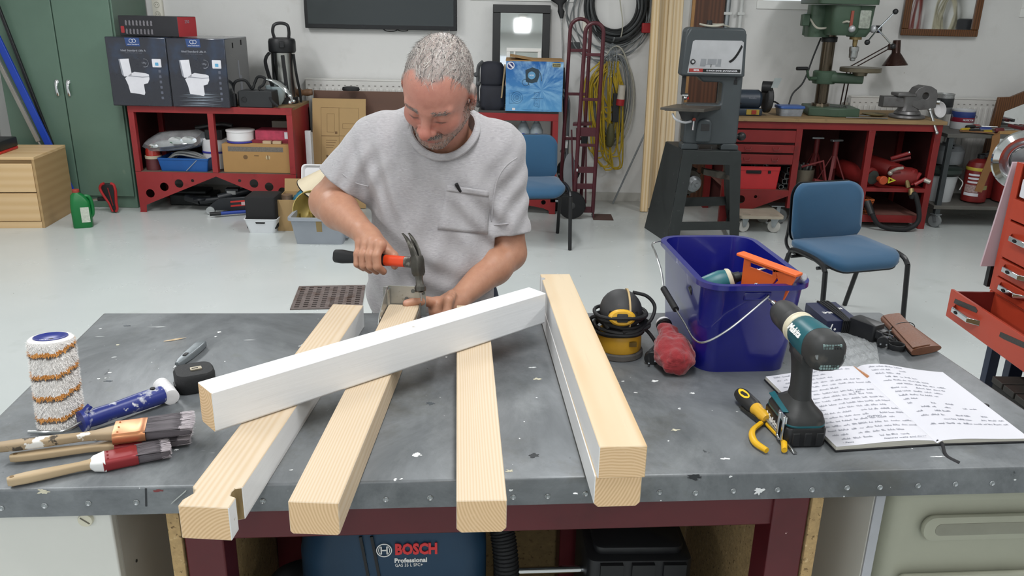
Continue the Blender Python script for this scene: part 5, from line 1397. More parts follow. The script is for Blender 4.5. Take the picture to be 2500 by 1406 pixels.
f=MB();f.lathe([(.058,.113),(.056,.15),(.045,.2),(.03,.22),(.002,.225)],24);f.build('dome',pm('beacon_dome','9c2c22',.25,coat=.6),o,world=False)
bx=thing('carton','brown cardboard carton with grey printed band in the right bay','box',(-2.07,6.53,S))
f=MB();f.box(-.268,.268,0,.32,0,.228);f.build('box',M_CARD,bx,world=False,bevel=.003)
f=MB();f.box(-.22,.22,-.001,0,.17,.208);f.build('printed_band',pm('carton_grey_print','6b655e',.8,var=.25,vs=90),bx,world=False)
f=MB();f.lathe([(.018,0),(.018,.0008)],20,frame((-.085,0,.125),(0,-1,0)));f.build('round_print',M_INKB,bx,world=False)
f=MB();f.lathe([(.018,0),(.018,.0008)],20,frame((.095,0,.125),(0,-1,0)));rp=f.build('round_print',pm('print_tan','b5a483',.8),bx,world=False)
f=MB();f.bar((.095,-.001,.143),(.095,-.001,.107),.009,.0008,(0,-1,0));f.build('bar_print',M_INKB,rp,world=False)
f=MB();f.box(-.014,.022,-.0008,0,.134,.141);f.build('small_print',M_INKB,bx,world=False)
o=thing('food_tub','round white tub with blue rim standing on the cardboard carton','tub',(-2.215,6.64,S+.23))
f=MB();f.lathe([(.10,.012),(.108,.02),(.108,.085),(.113,.087),(.113,.098),(.105,.1)],30);f.build('tub',pm('white_plastic','dcdbdc',.35),o,world=False)
f=MB();f.lathe([(.102,0),(.110,.002),(.110,.011),(.104,.012)],30);f.build('rim',pm('pail_blue_band','3a3a98',.4),o,world=False)
o=thing('small_carton','crimson and pink printed carton on top of the cardboard carton','box',(-1.945,6.66,S+.254))
f=MB();f.box(-.14,.14,-.06,.12,0,.075);f.build('box',pm('pink_print','a93a52',.6,var=.25,vs=25),o,world=False,bevel=.002)
f=MB();f.box(.095,.13,-.061,-.06,.012,.065);f.build('label',M_PRW,o,world=False)
o=thing('small_carton','deep red carton edge under the pink one','box',(-1.96,6.66,S+.2285))
f=MB();f.box(-.17,.17,-.06,.13,0,.0255);f.build('box',pm('deep_red_print','7d2230',.6),o,world=False)
for k,x in enumerate((-1.985,-1.905)):
 f=MB();f.box(x-.033,x+.033,6.56,6.598,S+.229,S+.250);o=f.build('paper_box',pm('beige_box','b5a184',.8));tag(o,('left' if k==0 else 'right')+' one of two small beige boxes on the front edge of the cardboard carton','box')
f=MB();f.box(-2.02,-1.83,6.86,6.98,S+.0,S+.37);o=f.build('document_box',pm('pale_document_box','9c968b',.8));tag(o,'pale upright document box at the back of the right bay','box')
M_JACK=pm('jack_black','1b1e22',.4,var=.2,vs=14)
jk=thing('trolley_jack','black trolley jack with red stripes under the red rack','jack',(-2.28,6.62,0),.12)
f=MB();f.prism([(-.2,.03),(-.2,.07),(-.12,.13),(.22,.15),(.24,.04)],.035,frame((0,-.1,0),(0,-1,0),(1,0,0)));f.prism([(-.2,.03),(-.2,.07),(-.12,.13),(.22,.15),(.24,.04)],.035,frame((0,.1,0),(0,-1,0),(1,0,0)));f.box(-.1,.2,-.1,.1,.05,.12);f.build('frame',M_JACK,jk,world=False,bevel=.004)
for zz in(.062,.096):
 f=MB();f.bar((-.02,-.1355,zz),(.18,-.1355,zz+.02),.003,.012,(0,-1,0))if 0 else f.hexa([(-.03,-.137,zz),(.19,-.137,zz+.018),(.19,-.135,zz+.018),(-.03,-.135,zz),(-.03,-.137,zz+.013),(.19,-.137,zz+.031),(.19,-.135,zz+.031),(-.03,-.135,zz+.013)]);f.build('red_stripe',pm('red_plastic','b42a24',.4),jk,world=False)
f=MB();f.hexa([(.055,-.139,.075),(.11,-.139,.08),(.11,-.135,.08),(.055,-.135,.075),(.055,-.139,.102),(.11,-.139,.107),(.11,-.135,.107),(.055,-.135,.102)]);f.build('badge',pm('badge_pale','b59a9a',.5),jk,world=False)
for x in(-.19,.21):
 for y in(-.13,.13):
  f=MB();f.cyl((x,y-.018,.034),(x,y+.018,.034),.034,n=18);f.build('wheel',M_STEEL if x<0 else M_BLK,jk,world=False)
f=MB();f.cyl((-.14,-.06,.12),(.12,.02,.17),.03,n=14);f.box(-.08,.02,-.05,.03,.17,.19);f.build('pump',M_JACK,jk,world=False)
f=MB();f.box(-.07,.0,-.055,-.04,.145,.175);f.build('plate',pm('plate_grey','8b8d8c',.4),jk,world=False)
f=MB();f.cyl((-.3,.0,.08),(-.42,.05,.10),.03,n=12);f.lathe([(.05,0),(.055,.01),(.045,.02)],16,Matrix.Translation((-.3,0,.09)));f.cyl((-.3,0,.08),(-.12,0,.1),.025,n=12);f.build('lift_arm',M_JACK,jk,world=False)
pA,pB=atz(512,523,.03),atz(604,516,.03)
f=MB();f.cyl(pA.lerp(pB,.28),pB,.014,n=12);o=f.build('jack_lever',pm('blue_lever','27408f',.4));tag(o,'blue jack lever with black end lying on the floor before the trolley jack','lever')
f=MB();f.cyl(pA,pA.lerp(pB,.29),.016,n=12);f.build('grip',M_BLK,o)
f=MB();f.box(-2.9,-2.55,6.75,7.0,0,.09);f.box(-2.86,-2.6,6.78,6.97,.09,.12);o=f.build('machine_part',pm('dark_machine','2c2f30',.5,.4,var=.3,vs=18),bevel=.01);tag(o,'dark machine part lying deep under the red rack behind the jack','machine part')
wb_=thing('storage_box','small white plastic storage box with oval handle hole on the floor','box',(-1.885,6.03,0),.02)
f=MB();f.open_box(.19,.2,.112,.004,.025,(.245,.25),.003,.006,n=6);f.build('shell',pm('glossy_white_plastic','d9dcdf',.3,var=.02),wb_,world=False,ang=40)
f=MB();f.M=frame((0,-.1205,.086),(0,-1,.18),(1,0,0));f.rbox(.072,.017,.0015,.0084,.0003,n=8);f.build('handle_hole',M_DARK,wb_,world=False)
o=thing('foam_cube','black foam cube sitting in the white plastic storage box','cube',(-1.885,6.04,.03),.02)
f=MB();f.rbox(.225,.225,.245,.02,.012,F=Matrix.Translation((0,0,.0)));f.build('cube',pm('black_foam','1d1d1e',.85,var=.15,bump=.1,bsc=200),o,world=False)
M_GREYT=pm('grey_tote_plastic','9298a0',.4,var=.04)
gb=thing('tote_bin','large grey plastic tote with brown tape holding lampshades','tote',(-1.395,5.86,0),.03)
f=MB();f.open_box(.33,.40,.205,.004,.02,(.385,.47),.018,.022,n=5);f.build('shell',M_GREYT,gb,world=False,ang=40)
f=MB();f.hexa([(-.012,-.207,.045),(.028,-.207,.045),(.028,-.200,.045),(-.012,-.200,.045),(-.010,-.238,.185),(.030,-.238,.185),(.030,-.230,.185),(-.010,-.230,.185)]);f.build('tape',pm('brown_tape','8f7a4f',.4),gb,world=False)
f=MB();f.box(.165,.19,-.1,.12,.02,.16);f.build('corner_rib',M_GREYT,gb,world=False,bevel=.005)
M_SHADE=pm('cream_shade','d8cbb0',.7,var=.03)
M_BRASS=pm('brass_bowl','95854c',.45,.35,var=.15,vs=8)
o=thing('brass_bowl','brass bowl-shaped lampshade lying in the grey tote','lampshade',(-1.46,5.80,.1))
F=frame((-1.475,5.80,.235),(-.12,-.80,.50),(1,0,0))
f=MB(F);f.lathe([(.03,-.13),(.08,-.11),(.115,-.06),(.13,.0),(.133,.006),(.127,.006),(.11,-.055),(.075,-.10),(.03,-.12)],30);f.build('shade',M_BRASS,o)
f=MB(F);f.lathe([(.05,-.12),(.05,-.1),(.03,-.095),(.028,-.05),(.015,-.045)],18);f.build('holder',pm('brass_bright','b09a55',.25,.9),o)
for k,(x,y)in enumerate(((-1.53,5.70),(-1.43,5.70),(-1.40,5.71),(-1.372,5.712))):
 f=MB();f.cyl((x,y,.03),(x,y,.215),.009,n=10);o=f.build('brass_tube',pm('brass_bright','b09a55',.25,.9));tag(o,('first','second','third','fourth')[k]+' brass tube from the left inside the grey tote front','tube','brass tubes in the grey tote')
o=thing('cone_lampshade','cream cone lampshade resting on the grey tote','lampshade',(-1.40,5.93,.3))
pa,pb=aty(800,424,5.92),aty(752,487,5.92)
ax=Vector((.62,-.05,.78)).normalized()
tipp=aty(806,412,5.99)
f=MB();F=frame(tipp,-ax)
f.lathe([(.03,0),(.135,.225),(.133,.227),(.028,.003)],32,F,caps=False);f.build('shade',M_SHADE,o)
f=MB();f.lathe([(.1355,.223),(.138,.227),(.1355,.232),(.133,.227)],32,F,caps=False);f.build('rim',M_DARK,o)
o=thing('pleated_shade','cream pleated lampshade in the right half of the grey tote','lampshade',(-1.32,5.8,.2))
f=MB()
for k in range(8):
 f.lathe([(.075+.004*k,-.012),(.083+.004*k,0),(.075+.004*k,.012)],24,frame((-1.275,5.80,.14+.024*k),(.12,-.1,1)),caps=True)
f.build('pleats',M_SHADE,o)
o=thing('open_carton','small open cardboard box behind the grey tote with a blue bag in it','box',(-1.66,6.16,0),.05)
f=MB();f.open_box(.26,.3,.24,.004,.003,(.26,.3),n=2);f.build('carton',M_CARDL,o,world=False)
f=MB();f.M=Matrix.Translation((.0,.152,.24))@Matrix.Rotation(-.35,4,'X');f.box(-.13,.13,0,.003,0,.1);f.build('flap',M_CARDL,o,world=False)
o=thing('plastic_sack','crumpled light blue plastic sack in the small cardboard box','sack',(-1.62,6.13,.05))
f=MB();q=random.Random(2);f.sphere((.03,-.02,.16),.085,16,10);f.v=[v+Vector((q.uniform(-.014,.014),q.uniform(-.014,.014),q.uniform(-.014,.014)))for v in f.v];f.build('sack',pm('light_blue_film','3f87a3',.25,var=.15,vs=12),o,world=False,ang=180)
o=thing('jar','small brown jar in the open cardboard box','jar',(-1.72,6.10,.06));f=MB();f.lathe([(.04,0),(.05,.01),(.05,.15),(.04,.17),(.04,.2)],18);f.build('jar',pm('brown_jar','6d5a4a',.4),o,world=False)
o=thing('white_tray','white plastic tray leaning against the end of the red rack','tray',(-1.5,6.5,0))
qa=[aty(733,376,6.42),aty(812,388,6.42),aty(812,500,6.3),aty(728,470,6.3)]
ztop,zbot=qa[0].z,.002
F=frame((-1.46,6.28,.004),(0,-.96,.27),(1,0,0))
f=MB(F);f.loft([[Vector((x,y+.22,z))for x,y in rrect(w,h,r,6)]for w,h,r,z in((.40,.44,.03,0),(.42,.46,.035,.03),(.40,.44,.03,.03),(.37,.41,.025,.012))]);f.build('tray',pm('white_plastic','dcdbdc',.35),o,ang=40)
f=MB();f.box(-1.70,-1.655,6.66,6.69,0,.66);f.box(-1.70,-1.655,6.70,6.73,0,.64);o=f.build('panel_offcuts',pm('panel_white','c4c5c6',.5));tag(o,'narrow white panel offcuts standing beside the red rack','panel')
hb=thing('headboard','brown wooden bed headboard with turned post leaning on the left radiator','headboard',(-1.3,6.98,0))
F=frame((-1.32,7.0,.0),(0,-.995,.06),(1,0,0))
f=MB(F);f.box(-.38,.62,.35,.945,0,.022);f.box(-.38,-.33,0,.35,0,.022);f.box(.57,.62,0,.35,0,.022);f.build('board',pm('brown_veneer','5d4235',.5,var=.12,vs=6,stretch=(.2,1,1)),hb,bevel=.003)
f=MB();f.lathe([(.014,0),(.03,.012),(.034,.03),(.022,.05),(.036,.075),(.038,.095),(.022,.11),(.026,.125),(.03,.15),(.024,.19)],18,frame((-1.885,6.96,.925),(1,.06,.05)));f.build('turned_post',pm('turned_wood','6a4d36',.5,var=.2),hb)
f=MB();f.loft([[Vector((-1.37+x*.075*k,6.955+y*.03*k,z))for x,y in circ(1,16)]for z,k in((.955,.9),(.965,1),(.985,.9),(.99,.5))]);f.build('cap',M_BLK,hb)
cs=thing('cardboard_sheet','printed cardboard sheet leaning against the brown headboard','cardboard',(-1.47,6.85,0))
F=frame((-1.47,6.76,.004),(0,-.977,.21),(1,0,0))
f=MB(F);f.box(-.222,.222,0,.905,0,.006);f.build('sheet',M_CARDL,cs)
f=MB(F)
def rl(x0,x1,y0,y1):
 for a,b in(((x0,y0),(x1,y0)),((x1,y0),(x1,y1)),((x1,y1),(x0,y1)),((x0,y1),(x0,y0))):f.box(min(a[0],b[0])-.001,max(a[0],b[0])+.001,min(a[1],b[1])-.001,max(a[1],b[1])+.001,.006,.0066)
rl(-.15,.0,.60,.83);rl(-.10,-.04,.63,.78);rl(.0,.16,.60,.83);rl(-.15,.0,.38,.595);rl(.03,.13,.66,.7);f.box(-.035,-.015,.615,.635,.006,.0066)
for k in range(4):f.box(-.11,-.02-.01*k,.56-.02*k,.564-.02*k,.006,.0066)
f.build('line_print',M_INKB,cs)
for k in range(3):
 f=MB(F);f.lathe([(.012,.006),(.012,.0066),(.008,.0066),(.008,.006)],12,F@Matrix.Translation((-.09+.06*k,.42,0))@F.inverted()@F if 0 else Matrix.Translation((0,0,0)))if 0 else f.prism(rrect(.018,.022,.004,2,(-.10+.06*k,.43)),.0006,Matrix.Translation((0,0,.006)));f.build('handling_mark',M_INKB,cs)
M_RADW=pm('radiator_enamel','d4d3cf',.35,var=.03,vs=3)
def radiator(name,label,x0,x1,ztop,zbot):
 o=thing(name,label,'radiator',((x0+x1)/2,WY-.06,zbot))
 y0=WY-.11
 f=MB();f.box(x0,x1,y0+.012,y0+.075,zbot,ztop-.012);f.build('panel',M_RADW,o,bevel=.004)
 n=int((x1-x0)/.05)
 for k in range(n):
  x=x0+.03+(x1-x0-.06)*k/(n-1)
  f=MB();f.loft([[Vector((x+a,y0+.0125,z))for a in(0,)]for z in(0,)])if 0 else f.box(x-.014,x+.014,y0,y0+.0125,zbot+.03,ztop-.075);f.build('flute',M_RADW,o,bevel=.006)
  f=MB();f.box(x-.008,x+.008,y0+.010,y0+.0125,ztop-.058,ztop-.05);f.build('slot',pm('radiator_slot','8f8d88',.6),o)
 f=MB();f.box(x0-.004,x1+.004,y0+.008,y0+.082,ztop-.014,ztop);f.build('top_grille',M_RADW,o,bevel=.003)
 for x in(x0+.12,x1-.12):
  f=MB();f.box(x-.012,x+.012,y0+.075,WY-.003,zbot+.1,ztop-.1);f.build('bracket',M_RADW,o)
 f=MB();f.tube([(x0+.0,y0+.045,zbot+.03),(x0-.03,y0+.045,zbot+.03),(x0-.03,y0+.045,.0)],.009,8);f.build('feed_pipe',M_RADW,o)
 return o
radiator('radiator','white panel radiator on the wall under the television',-1.80,-.40,1.03,.14)
radiator('radiator','white panel radiator on the wall behind the bench vice and paint tins',2.87,4.12,.975,.14)
f=MB();f.cyl((2.855,WY-.065,.90),(2.82,WY-.065,.90),.02,n=12);f.cyl((2.84,WY-.065,.9),(2.84,WY,.9),.01,n=10);o=f.build('radiator_valve',pm('valve_plastic','9b988f',.5));tag(o,'grey valve at the upper left corner of the right radiator','valve')
tv=thing('television','black framed flat television on the white wall above the man','television',(-1.14,WY,1.438))
x0,x1=-1.778,-.505
f=MB();f.box(x0,x1,WY-.075,WY-.03,1.438,2.16);f.build('case',pm('tv_black','101113',.3,var=.05),tv,bevel=.004)
f=MB();f.box(x0+.028,x1-.028,WY-.077,WY-.0749,1.473,2.13);f.build('screen',pm('tv_screen','33393a',.22,var=.02),tv)
f=MB();f.box(-1.4,-.9,WY-.03,WY,1.65,2.0);f.build('wall_mount',M_BLK,tv)
f=MB();f.tube(bez([(-1.13,WY-.04,1.44),(-1.10,WY-.035,1.425),(-1.04,WY-.035,1.425),(-1.0,WY-.04,1.44)],5),.004,6);f.tube(bez([(-1.02,WY-.04,1.44),(-.98,WY-.035,1.428),(-.93,WY-.035,1.43),(-.92,WY-.04,1.44)],5),.004,6);f.build('cable',M_RUB,tv)
# middle of the back wall
M_MIRR=pm('mirror_glass','e3e6e6',.02,1,var=.0,rvar=.01)
mx0,mx1,mz0,mz1=-.205,.275,.9,1.648
mr=thing('wall_mirror','black framed mirror leaning on the wall behind the blue hose reel carton','mirror',((mx0+mx1)/2,7.2,.845))
F=frame(((mx0+mx1)/2,7.15,.847),(0,-.996,.085),(1,0,0))
w,h,t=mx1-mx0,.81,.065
f=MB(F)
f.box(-w/2,w/2,0,t,0,.025);f.box(-w/2,w/2,h-t,h,0,.025);f.box(-w/2,-w/2+t,t,h-t,0,.025);f.box(w/2-t,w/2,t,h-t,0,.025)
f.build('frame',pm('mirror_black','161718',.35,var=.05),mr,bevel=.004)
f=MB(F);f.box(-w/2+t,w/2-t,t,h-t,.006,.012);f.build('mirror_glass',M_MIRR,mr)
def thin_rack():pass
RX0,RX1,RY=-.30,.348,6.70
r2=thing('storage_rack','red painted steel rack under the blue hose reel carton, behind the man','rack',((RX0+RX1)/2,RY+.25,0))
Z2=.83
f=MB();f.box(RX0,RX1,RY+.002,7.1,Z2,Z2+.016);f.build('top_board',pm('dark_worktop','3a3a38',.6,var=.2,vs=9),r2)
f=MB();f.box(RX0,RX1,RY,RY+.045,Z2-.06,Z2-.001);f.build('top_rail',M_REDP,r2,bevel=.002)
for x in(RX0,RX1-.045):
 for y in(RY,7.04):
  f=MB();f.box(x,x+.045,y,y+.045,.10 if y<7 else 0,Z2-.06);f.build('post',M_REDP,r2,bevel=.002)
f=MB();f.plate(gusset(RX0,RX1,.15,.09,.03,0),[circ(.02,14,(x,.1))for x in(RX0+.1,RX1-.1)],.004,Matrix.Translation((0,RY,0))@FX);f.build('apron',M_REDP,r2)
for zz in(.15,.52):
 f=MB();f.box(RX0+.046,RX1-.046,RY+.01,7.08,zz,zz+.015);f.build('shelf',pm('dusty_shelf','5e544a',.8),r2)
f=MB();f.box(RX0,RX0+.004,RY+.05,7.03,.15,Z2-.06);f.build('side_panel',M_REDD,r2)
for k,px in enumerate((1278,1310)):
 p=aty(px,310,6.8)
 o=thing('detergent_bottle',('left' if k==0 else 'right')+' one of two pale bottles with blue caps behind the blue chair back','bottle',(p.x,6.82,.536),0,'pale bottles in the red rack')
 f=MB();f.lathe([(.05,0),(.055,.01),(.055,.14),(.03,.2),(.022,.21),(.022,.225)],20);f.build('body',pm('pale_bottle','8f9aa0',.3,trans=.0),o,world=False)
 f=MB();f.lathe([(.026,0),(.026,.02),(.02,.022)],18,frame((0,-.054,.10),(0,-1,0)));f.build('cap',pm('bottle_blue','2342a8',.35),o,world=False)
p=aty(1290,470,6.85)
f=MB();f.box(-.2,.25,6.75,7.0,.166,.30);o=f.build('pale_carton',pm('pale_carton','b7b3aa',.7));tag(o,'pale carton on the lower shelf of the red rack behind the blue chair','box')
HX0,HX1=-.082,.372;HZ=Z2+.017;HH=.39
hc=thing('hose_reel_carton','sky blue carton with a picture of a hose reel on the second red rack','box',((HX0+HX1)/2,6.68,HZ),0)
def blue_burst():
 m,nt,bs=new_mat('blue_burst_print')
 tc=nt.nodes.new('ShaderNodeTexCoord').outputs['Object']
 mp=nt.nodes.new('ShaderNodeMapping');mp.inputs['Location'].default_value=(-.06,0,-.17);nt.links.new(tc,mp.inputs[0])
 sep=nt.nodes.new('ShaderNodeSeparateXYZ');nt.links.new(mp.outputs[0],sep.inputs[0])
 at=nt.nodes.new('ShaderNodeMath');at.operation='ARCTAN2';nt.links.new(sep.outputs['Z'],at.inputs[0]);nt.links.new(sep.outputs['X'],at.inputs[1])
 ln=nt.nodes.new('ShaderNodeVectorMath');ln.operation='LENGTH';nt.links.new(mp.outputs[0],ln.inputs[0])
 cb=nt.nodes.new('ShaderNodeCombineXYZ');nt.links.new(at.outputs[0],cb.inputs[0]);nt.links.new(ln.outputs['Value'],cb.inputs[1])
 n=_noise(nt,cb.outputs[0],2.6,4,.6,(1,2.2,1))
 base=_mix(nt,_ramp(nt,n,.42,.72),lin('11589c'),lin('9fc6df'))
 z=nt.nodes.new('ShaderNodeMapRange');z.inputs['From Min'].default_value=-.17;z.inputs['From Max'].default_value=.2;z.inputs['To Min'].default_value=.75;z.inputs['To Max'].default_value=0
 nt.links.new(sep.outputs['Z'],z.inputs['Value'])
 base=_mix(nt,z.outputs[0],base,lin('5f9fcb'))
 nt.links.new(base,bs.inputs['Base Color']);bs.inputs['Roughness'].default_value=.35
 return m
f=MB();W_=HX1-HX0;f.box(-W_/2,W_/2,0,.36,0,HH);f.build('carton',blue_burst(),hc,world=False,bevel=.003)
f=MB();f.box(-W_/2-.003,W_/2+.002,-.002,.36,HH,HH+.006);f.M=Matrix.Translation((0,.18,HH+.003))@Matrix.Rotation(.15,4,'Y');f.box(-.2,.1,-.17,.16,0,.003);f.build('flap',M_CARD,hc,world=False)
CM=mw(hc);FF=frame((0,-.0005,0),(0,-1,0),(1,0,0))
def cx(px,py):p=aty(px,py,6.68);return(p.x-(HX0+HX1)/2,p.z-HZ)
f=MB(FF);c=cx(1298,184)
f.prism(circ(.036,24,c),.002);f.prism([(c[0]-.05,c[1]+.04),(c[0]+.005,c[1]+.062),(c[0]+.055,c[1]+.045),(c[0]+.062,c[1]+.0),(c[0]+.045,c[1]-.05),(c[0]+.0,c[1]-.06),(c[0]-.045,c[1]-.05)],.0012)
f.build('reel_picture',pm('reel_dark_print','2d3d47',.4),hc,world=False)
f=MB(FF);f.prism(circ(.03,24,c),.0026);f.build('reel_disc',pm('reel_blue_print','5f95bb',.4),hc,world=False)
text('HOSE',.014,CM@FF@Matrix.Translation((c[0],c[1],.0026)),M_PRW,hc,'lettering',.0002,bold=.0004,fitw=.034)
f=MB(FF);f.tube([Vector((*cx(px,py),.001))for px,py in((1316,173),(1320,182),(1322,198))],.0035,6,ry=.001);f.tube([Vector((*q,.001))for q in circ(.026,16,cx(1283,201))],.002,6,True,ry=.001);f.tube([Vector((*cx(px,py),.001))for px,py in((1283,193),(1288,200),(1292,208))],.003,6,ry=.001);f.build('hose_picture',pm('reel_dark_print','2d3d47',.4),hc,world=False)
M_LN=pm('line_blue','2a5b88',.4)
f=MB(FF);c=cx(1262,238)
for r in(.045,.03,.016,.008):f.tube([Vector((*q,.0008))for q in circ(r,22,c)],.0015,5,True,ry=.0006)
for a,b in(((1243,228),(1262,224)),((1243,252),(1262,252)),((1243,228),(1243,252)),((1304,226),(1304,258)),((1316,224),(1316,262)),((1304,226),(1316,226)),((1304,258),(1316,262)),((1297,240),(1326,240))):f.tube([Vector((*cx(*a),.0008)),Vector((*cx(*b),.0008))],.0013,5,ry=.0006)
for py in(233,243,254):f.tube([Vector((*q,.0008))for q in circ(.008,10,cx(1310,py))],.0012,5,True,ry=.0006)
f.build('line_drawing',M_LN,hc,world=False)
f=MB(FF);f.prism(circ(.03,24,cx(1247,160)),.001);rb=f.build('round_badge',M_PRW,hc,world=False)
f=MB(FF);f.prism(circ(.023,24,cx(1247,160)),.0014);f.build('badge_blue',pm('badge_navy','23306a',.4),rb,world=False)
f=MB(FF);f.bar(Vector((*cx(1243,155),.0018)),Vector((*cx(1252,165),.0018)),.012,.001,(0,0,1));f.build('badge_mark',M_PRW,rb,world=False)
f=MB(FF);c=cx(1359,159);f.prism(rrect(.066,.032,.008,3,c),.001);lb=f.build('brand_plate',pm('plate_olive','b5ad79',.4),hc,world=False)
f=MB(FF);f.prism(rrect(.06,.02,.003,3,c),.0014);f.build('plate_black',pm('plate_black','1a1c1c',.4),lb,world=False)
text('NEDERMAN',.014,CM@FF@Matrix.Translation((c[0],c[1],.0014)),pm('plate_olive','b5ad79',.4),lb,'lettering',.0002,bold=.0004,fitw=.054)
text('MADE IN EU',.011,CM@FF@Matrix.Translation((c[0],c[1]-.023,.0004)),M_LN,hc,'lettering',.0002,fitw=.04)
text('automatic hose reel for compressed air and water - wall mounted',.009,CM@FF@Matrix.Translation((.02,.014,.0004)),M_LN,hc,'lettering',.0002,fitw=.22)
f=MB(FF);f.prism(rrect(.025,.018,.003,2,cx(1254,266)),.0008);f.build('small_mark',M_PRW,hc,world=False)
bg=thing('padded_bag','dark blue-black padded bag standing between the man and the blue carton','bag',(-.19,6.82,Z2+.017))
f=MB()
f.loft([[(x,y,z)for x,y in rrect(w,d,.04,5)]for w,d,z in((.19,.16,0),(.2,.18,.03),(.2,.18,.16),(.19,.15,.19))]);f.loft([[(x-.005,y+.01,z)for x,y in rrect(w,d,.05,5)]for w,d,z in((.16,.14,.18),(.19,.16,.21),(.185,.15,.33),(.15,.11,.365),(.08,.06,.375))])
f.build('body',pm('navy_padding','20222b',.75,var=.3,vs=10),bg,world=False,ang=70)
f=MB();f.tube(bez([(-.11,-.02,.02),(-.125,-.03,.12),(-.118,-.02,.22),(-.115,-.02,.33),(-.08,0,.37)],5),.018,8,ry=.012)
for z in(.03,.08,.14,.2,.27):f.sphere((-.125+.01*sin(z*40),-.03,z),.02,8,6)
f.build('strap',pm('grey_strap_web','4a4c4e',.8,var=.3,vs=30),bg,world=False)
f=MB();f.bar((-.115,6.70,HZ+.10),(-.09,6.72,HZ+.36),.012,.012,(0,-1,0));f.v=f.v;o=f.build('wood_batten',pm('batten_wood','8b7a5c',.7));tag(o,'thin pale batten leaning on the left edge of the blue carton','batten')
f=MB();fr=thing('glazed_sash','white frame leaning against the lower part of the black mirror','frame',(.06,7.05,HZ))
F=frame((.06,7.06,HZ),(0,-.99,.12),(1,0,0))
f=MB(F);w,h,t=.29,.47,.03
f.box(-w/2,w/2,0,t,0,.02);f.box(-w/2,w/2,h-t,h,0,.02);f.box(-w/2,-w/2+t,t,h-t,0,.02);f.box(w/2-t,w/2,t,h-t,0,.02);f.box(-w/2+.06,-w/2+.075,t,h-t,0,.02);f.build('sash_bars',M_WFRAME,fr,bevel=.003)
f=MB(F);f.box(-w/2+t,w/2-t,t,h-t,.004,.008);f.build('pane',pm('pale_pane','aeb7b2',.3),fr)
p=aty(1368,20,7.2)
rd=thing('lopper','long handled pruner with black head and thin rod standing at the wall beside the mirror','pruner',(p.x+.02,7.2,0))
a,b,c=aty(1362,-8,7.2),aty(1368,20,7.2),aty(1371,45,7.2)
f=MB();f.loft([[q+Vector((w*cos(t),.02*sin(t),0))for t in[2*pi*k/12 for k in range(12)]]for q,w in((a,.07),(aty(1365,2,7.2),.065),(aty(1368,12,7.2),.022),(b,.02),(aty(1370,28,7.2),.03),(c,.013))]);f.build('head',M_BLK,rd,ang=60)
f=MB();f.cyl(c,aty(1376,190,7.19),.007,n=10);f.build('rod',M_STEEL,rd)
f=MB();f.cyl(aty(1376,165,7.19),Vector((aty(1384,400,7.1).x,7.12,.004)),.012,n=10);f.build('handle',M_BLK,rd)
f=MB();
# coiled cables and their hook
hk=thing('cable_hook','grey steel cable hook bracket on the wall between hand truck and planks','hook',tuple(aty(1492,95,WY)))
hp_=lambda px,py,d=.05:aty(px,py,WY-d)
f=MB();f.bar(hp_(1488,75,.01),hp_(1492,140,.01),.035,.012,(0,-1,0));f.tube(bez([hp_(1495,98,.02),hp_(1497,100,.09),hp_(1500,92,.12)],5),.007,8);f.tube(bez([hp_(1492,138,.02),hp_(1494,140,.10),hp_(1497,130,.13)],5),.007,8);f.build('bracket',M_GALV,hk)
M_CABB=pm('cable_black','222425',.5,var=.1)
M_CABG=pm('cable_grey','6f7374',.5,var=.1)
M_CABY=pm('cable_yellow','a98f23',.5,var=.15,vs=20)
M_CABW=pm('cable_white','a8a699',.5,var=.1)
def loop(f,px,py,rx,ry,d,r,n=40,q=random,ph=0,wob=.03):
 """closed loop of cable hanging on the wall: pixel centre and radii"""
 c=aty(px,py,WY-d);s=WY/FPX*1.03
 a1,a2=q.uniform(0,6),q.uniform(0,6)
 f.tube([c+Vector((rx*s*cos(t)*(1+wob*sin(2*t+a1)),-.012*sin(3*t+a2),ry*s*sin(t)*(1+wob*sin(3*t+a2))))for t in[2*pi*k/n for k in range(n)]],r,7,True)
q=random.Random(21)
ck=thing('cable_coil','large coil of thick black cable hanging high on the wall beside the planks','cable',tuple(aty(1502,10,WY-.06)))
for k in range(7):
 f=MB();loop(f,1504+q.uniform(-2,2),16+k*1.2-8,50+3.4*k,58+3.2*k,.045+.012*(k%3),.012,q=q,wob=.012);f.build('cable_turn',M_CABB if k not in(2,4)else pm('cable_dark_grey','3c3f40',.5),ck)
ck=thing('cable_coil','loose coil of thin grey cable round the black coil on the wall','cable',tuple(aty(1500,30,WY-.05)))
for k,(px,py,rx,ry)in enumerate(((1492,20,104,82),(1488,35,92,96),(1500,25,78,92),(1480,30,70,105),(1510,10,76,86),(1485,50,88,90),(1515,5,68,100))):
 f=MB();loop(f,px,py,rx,ry,.022+.006*k,.0058,q=q,wob=.05);f.build('cable_turn',M_CABG,ck)
f=MB();f.tube(bez([hp_(1513,-5,.09),hp_(1516,20,.09),hp_(1520,50,.1),hp_(1519,75,.09),hp_(1514,98,.06)],6),.005,7);f.build('tail',M_CABW,ck)
f=MB();f.box(*[v for v in(hp_(1396,112).x-.03,hp_(1396,112).x+.07,WY-.05,WY,hp_(1396,112).z-.04,hp_(1396,112).z+.03)]);o=f.build('junction_box',pm('dark_box_grey','35383a',.5),bevel=.004);tag(o,'dark grey junction box on the wall behind the hand truck','junction box')
f=MB();p=hp_(1575,65);f.box(p.x-.03,p.x+.05,WY-.09,WY,p.z-.05,p.z+.03);o=f.build('cee_socket',pm('cee_red','98262a',.4),bevel=.008);tag(o,'red industrial socket on the wall just left of the leaning planks','socket')
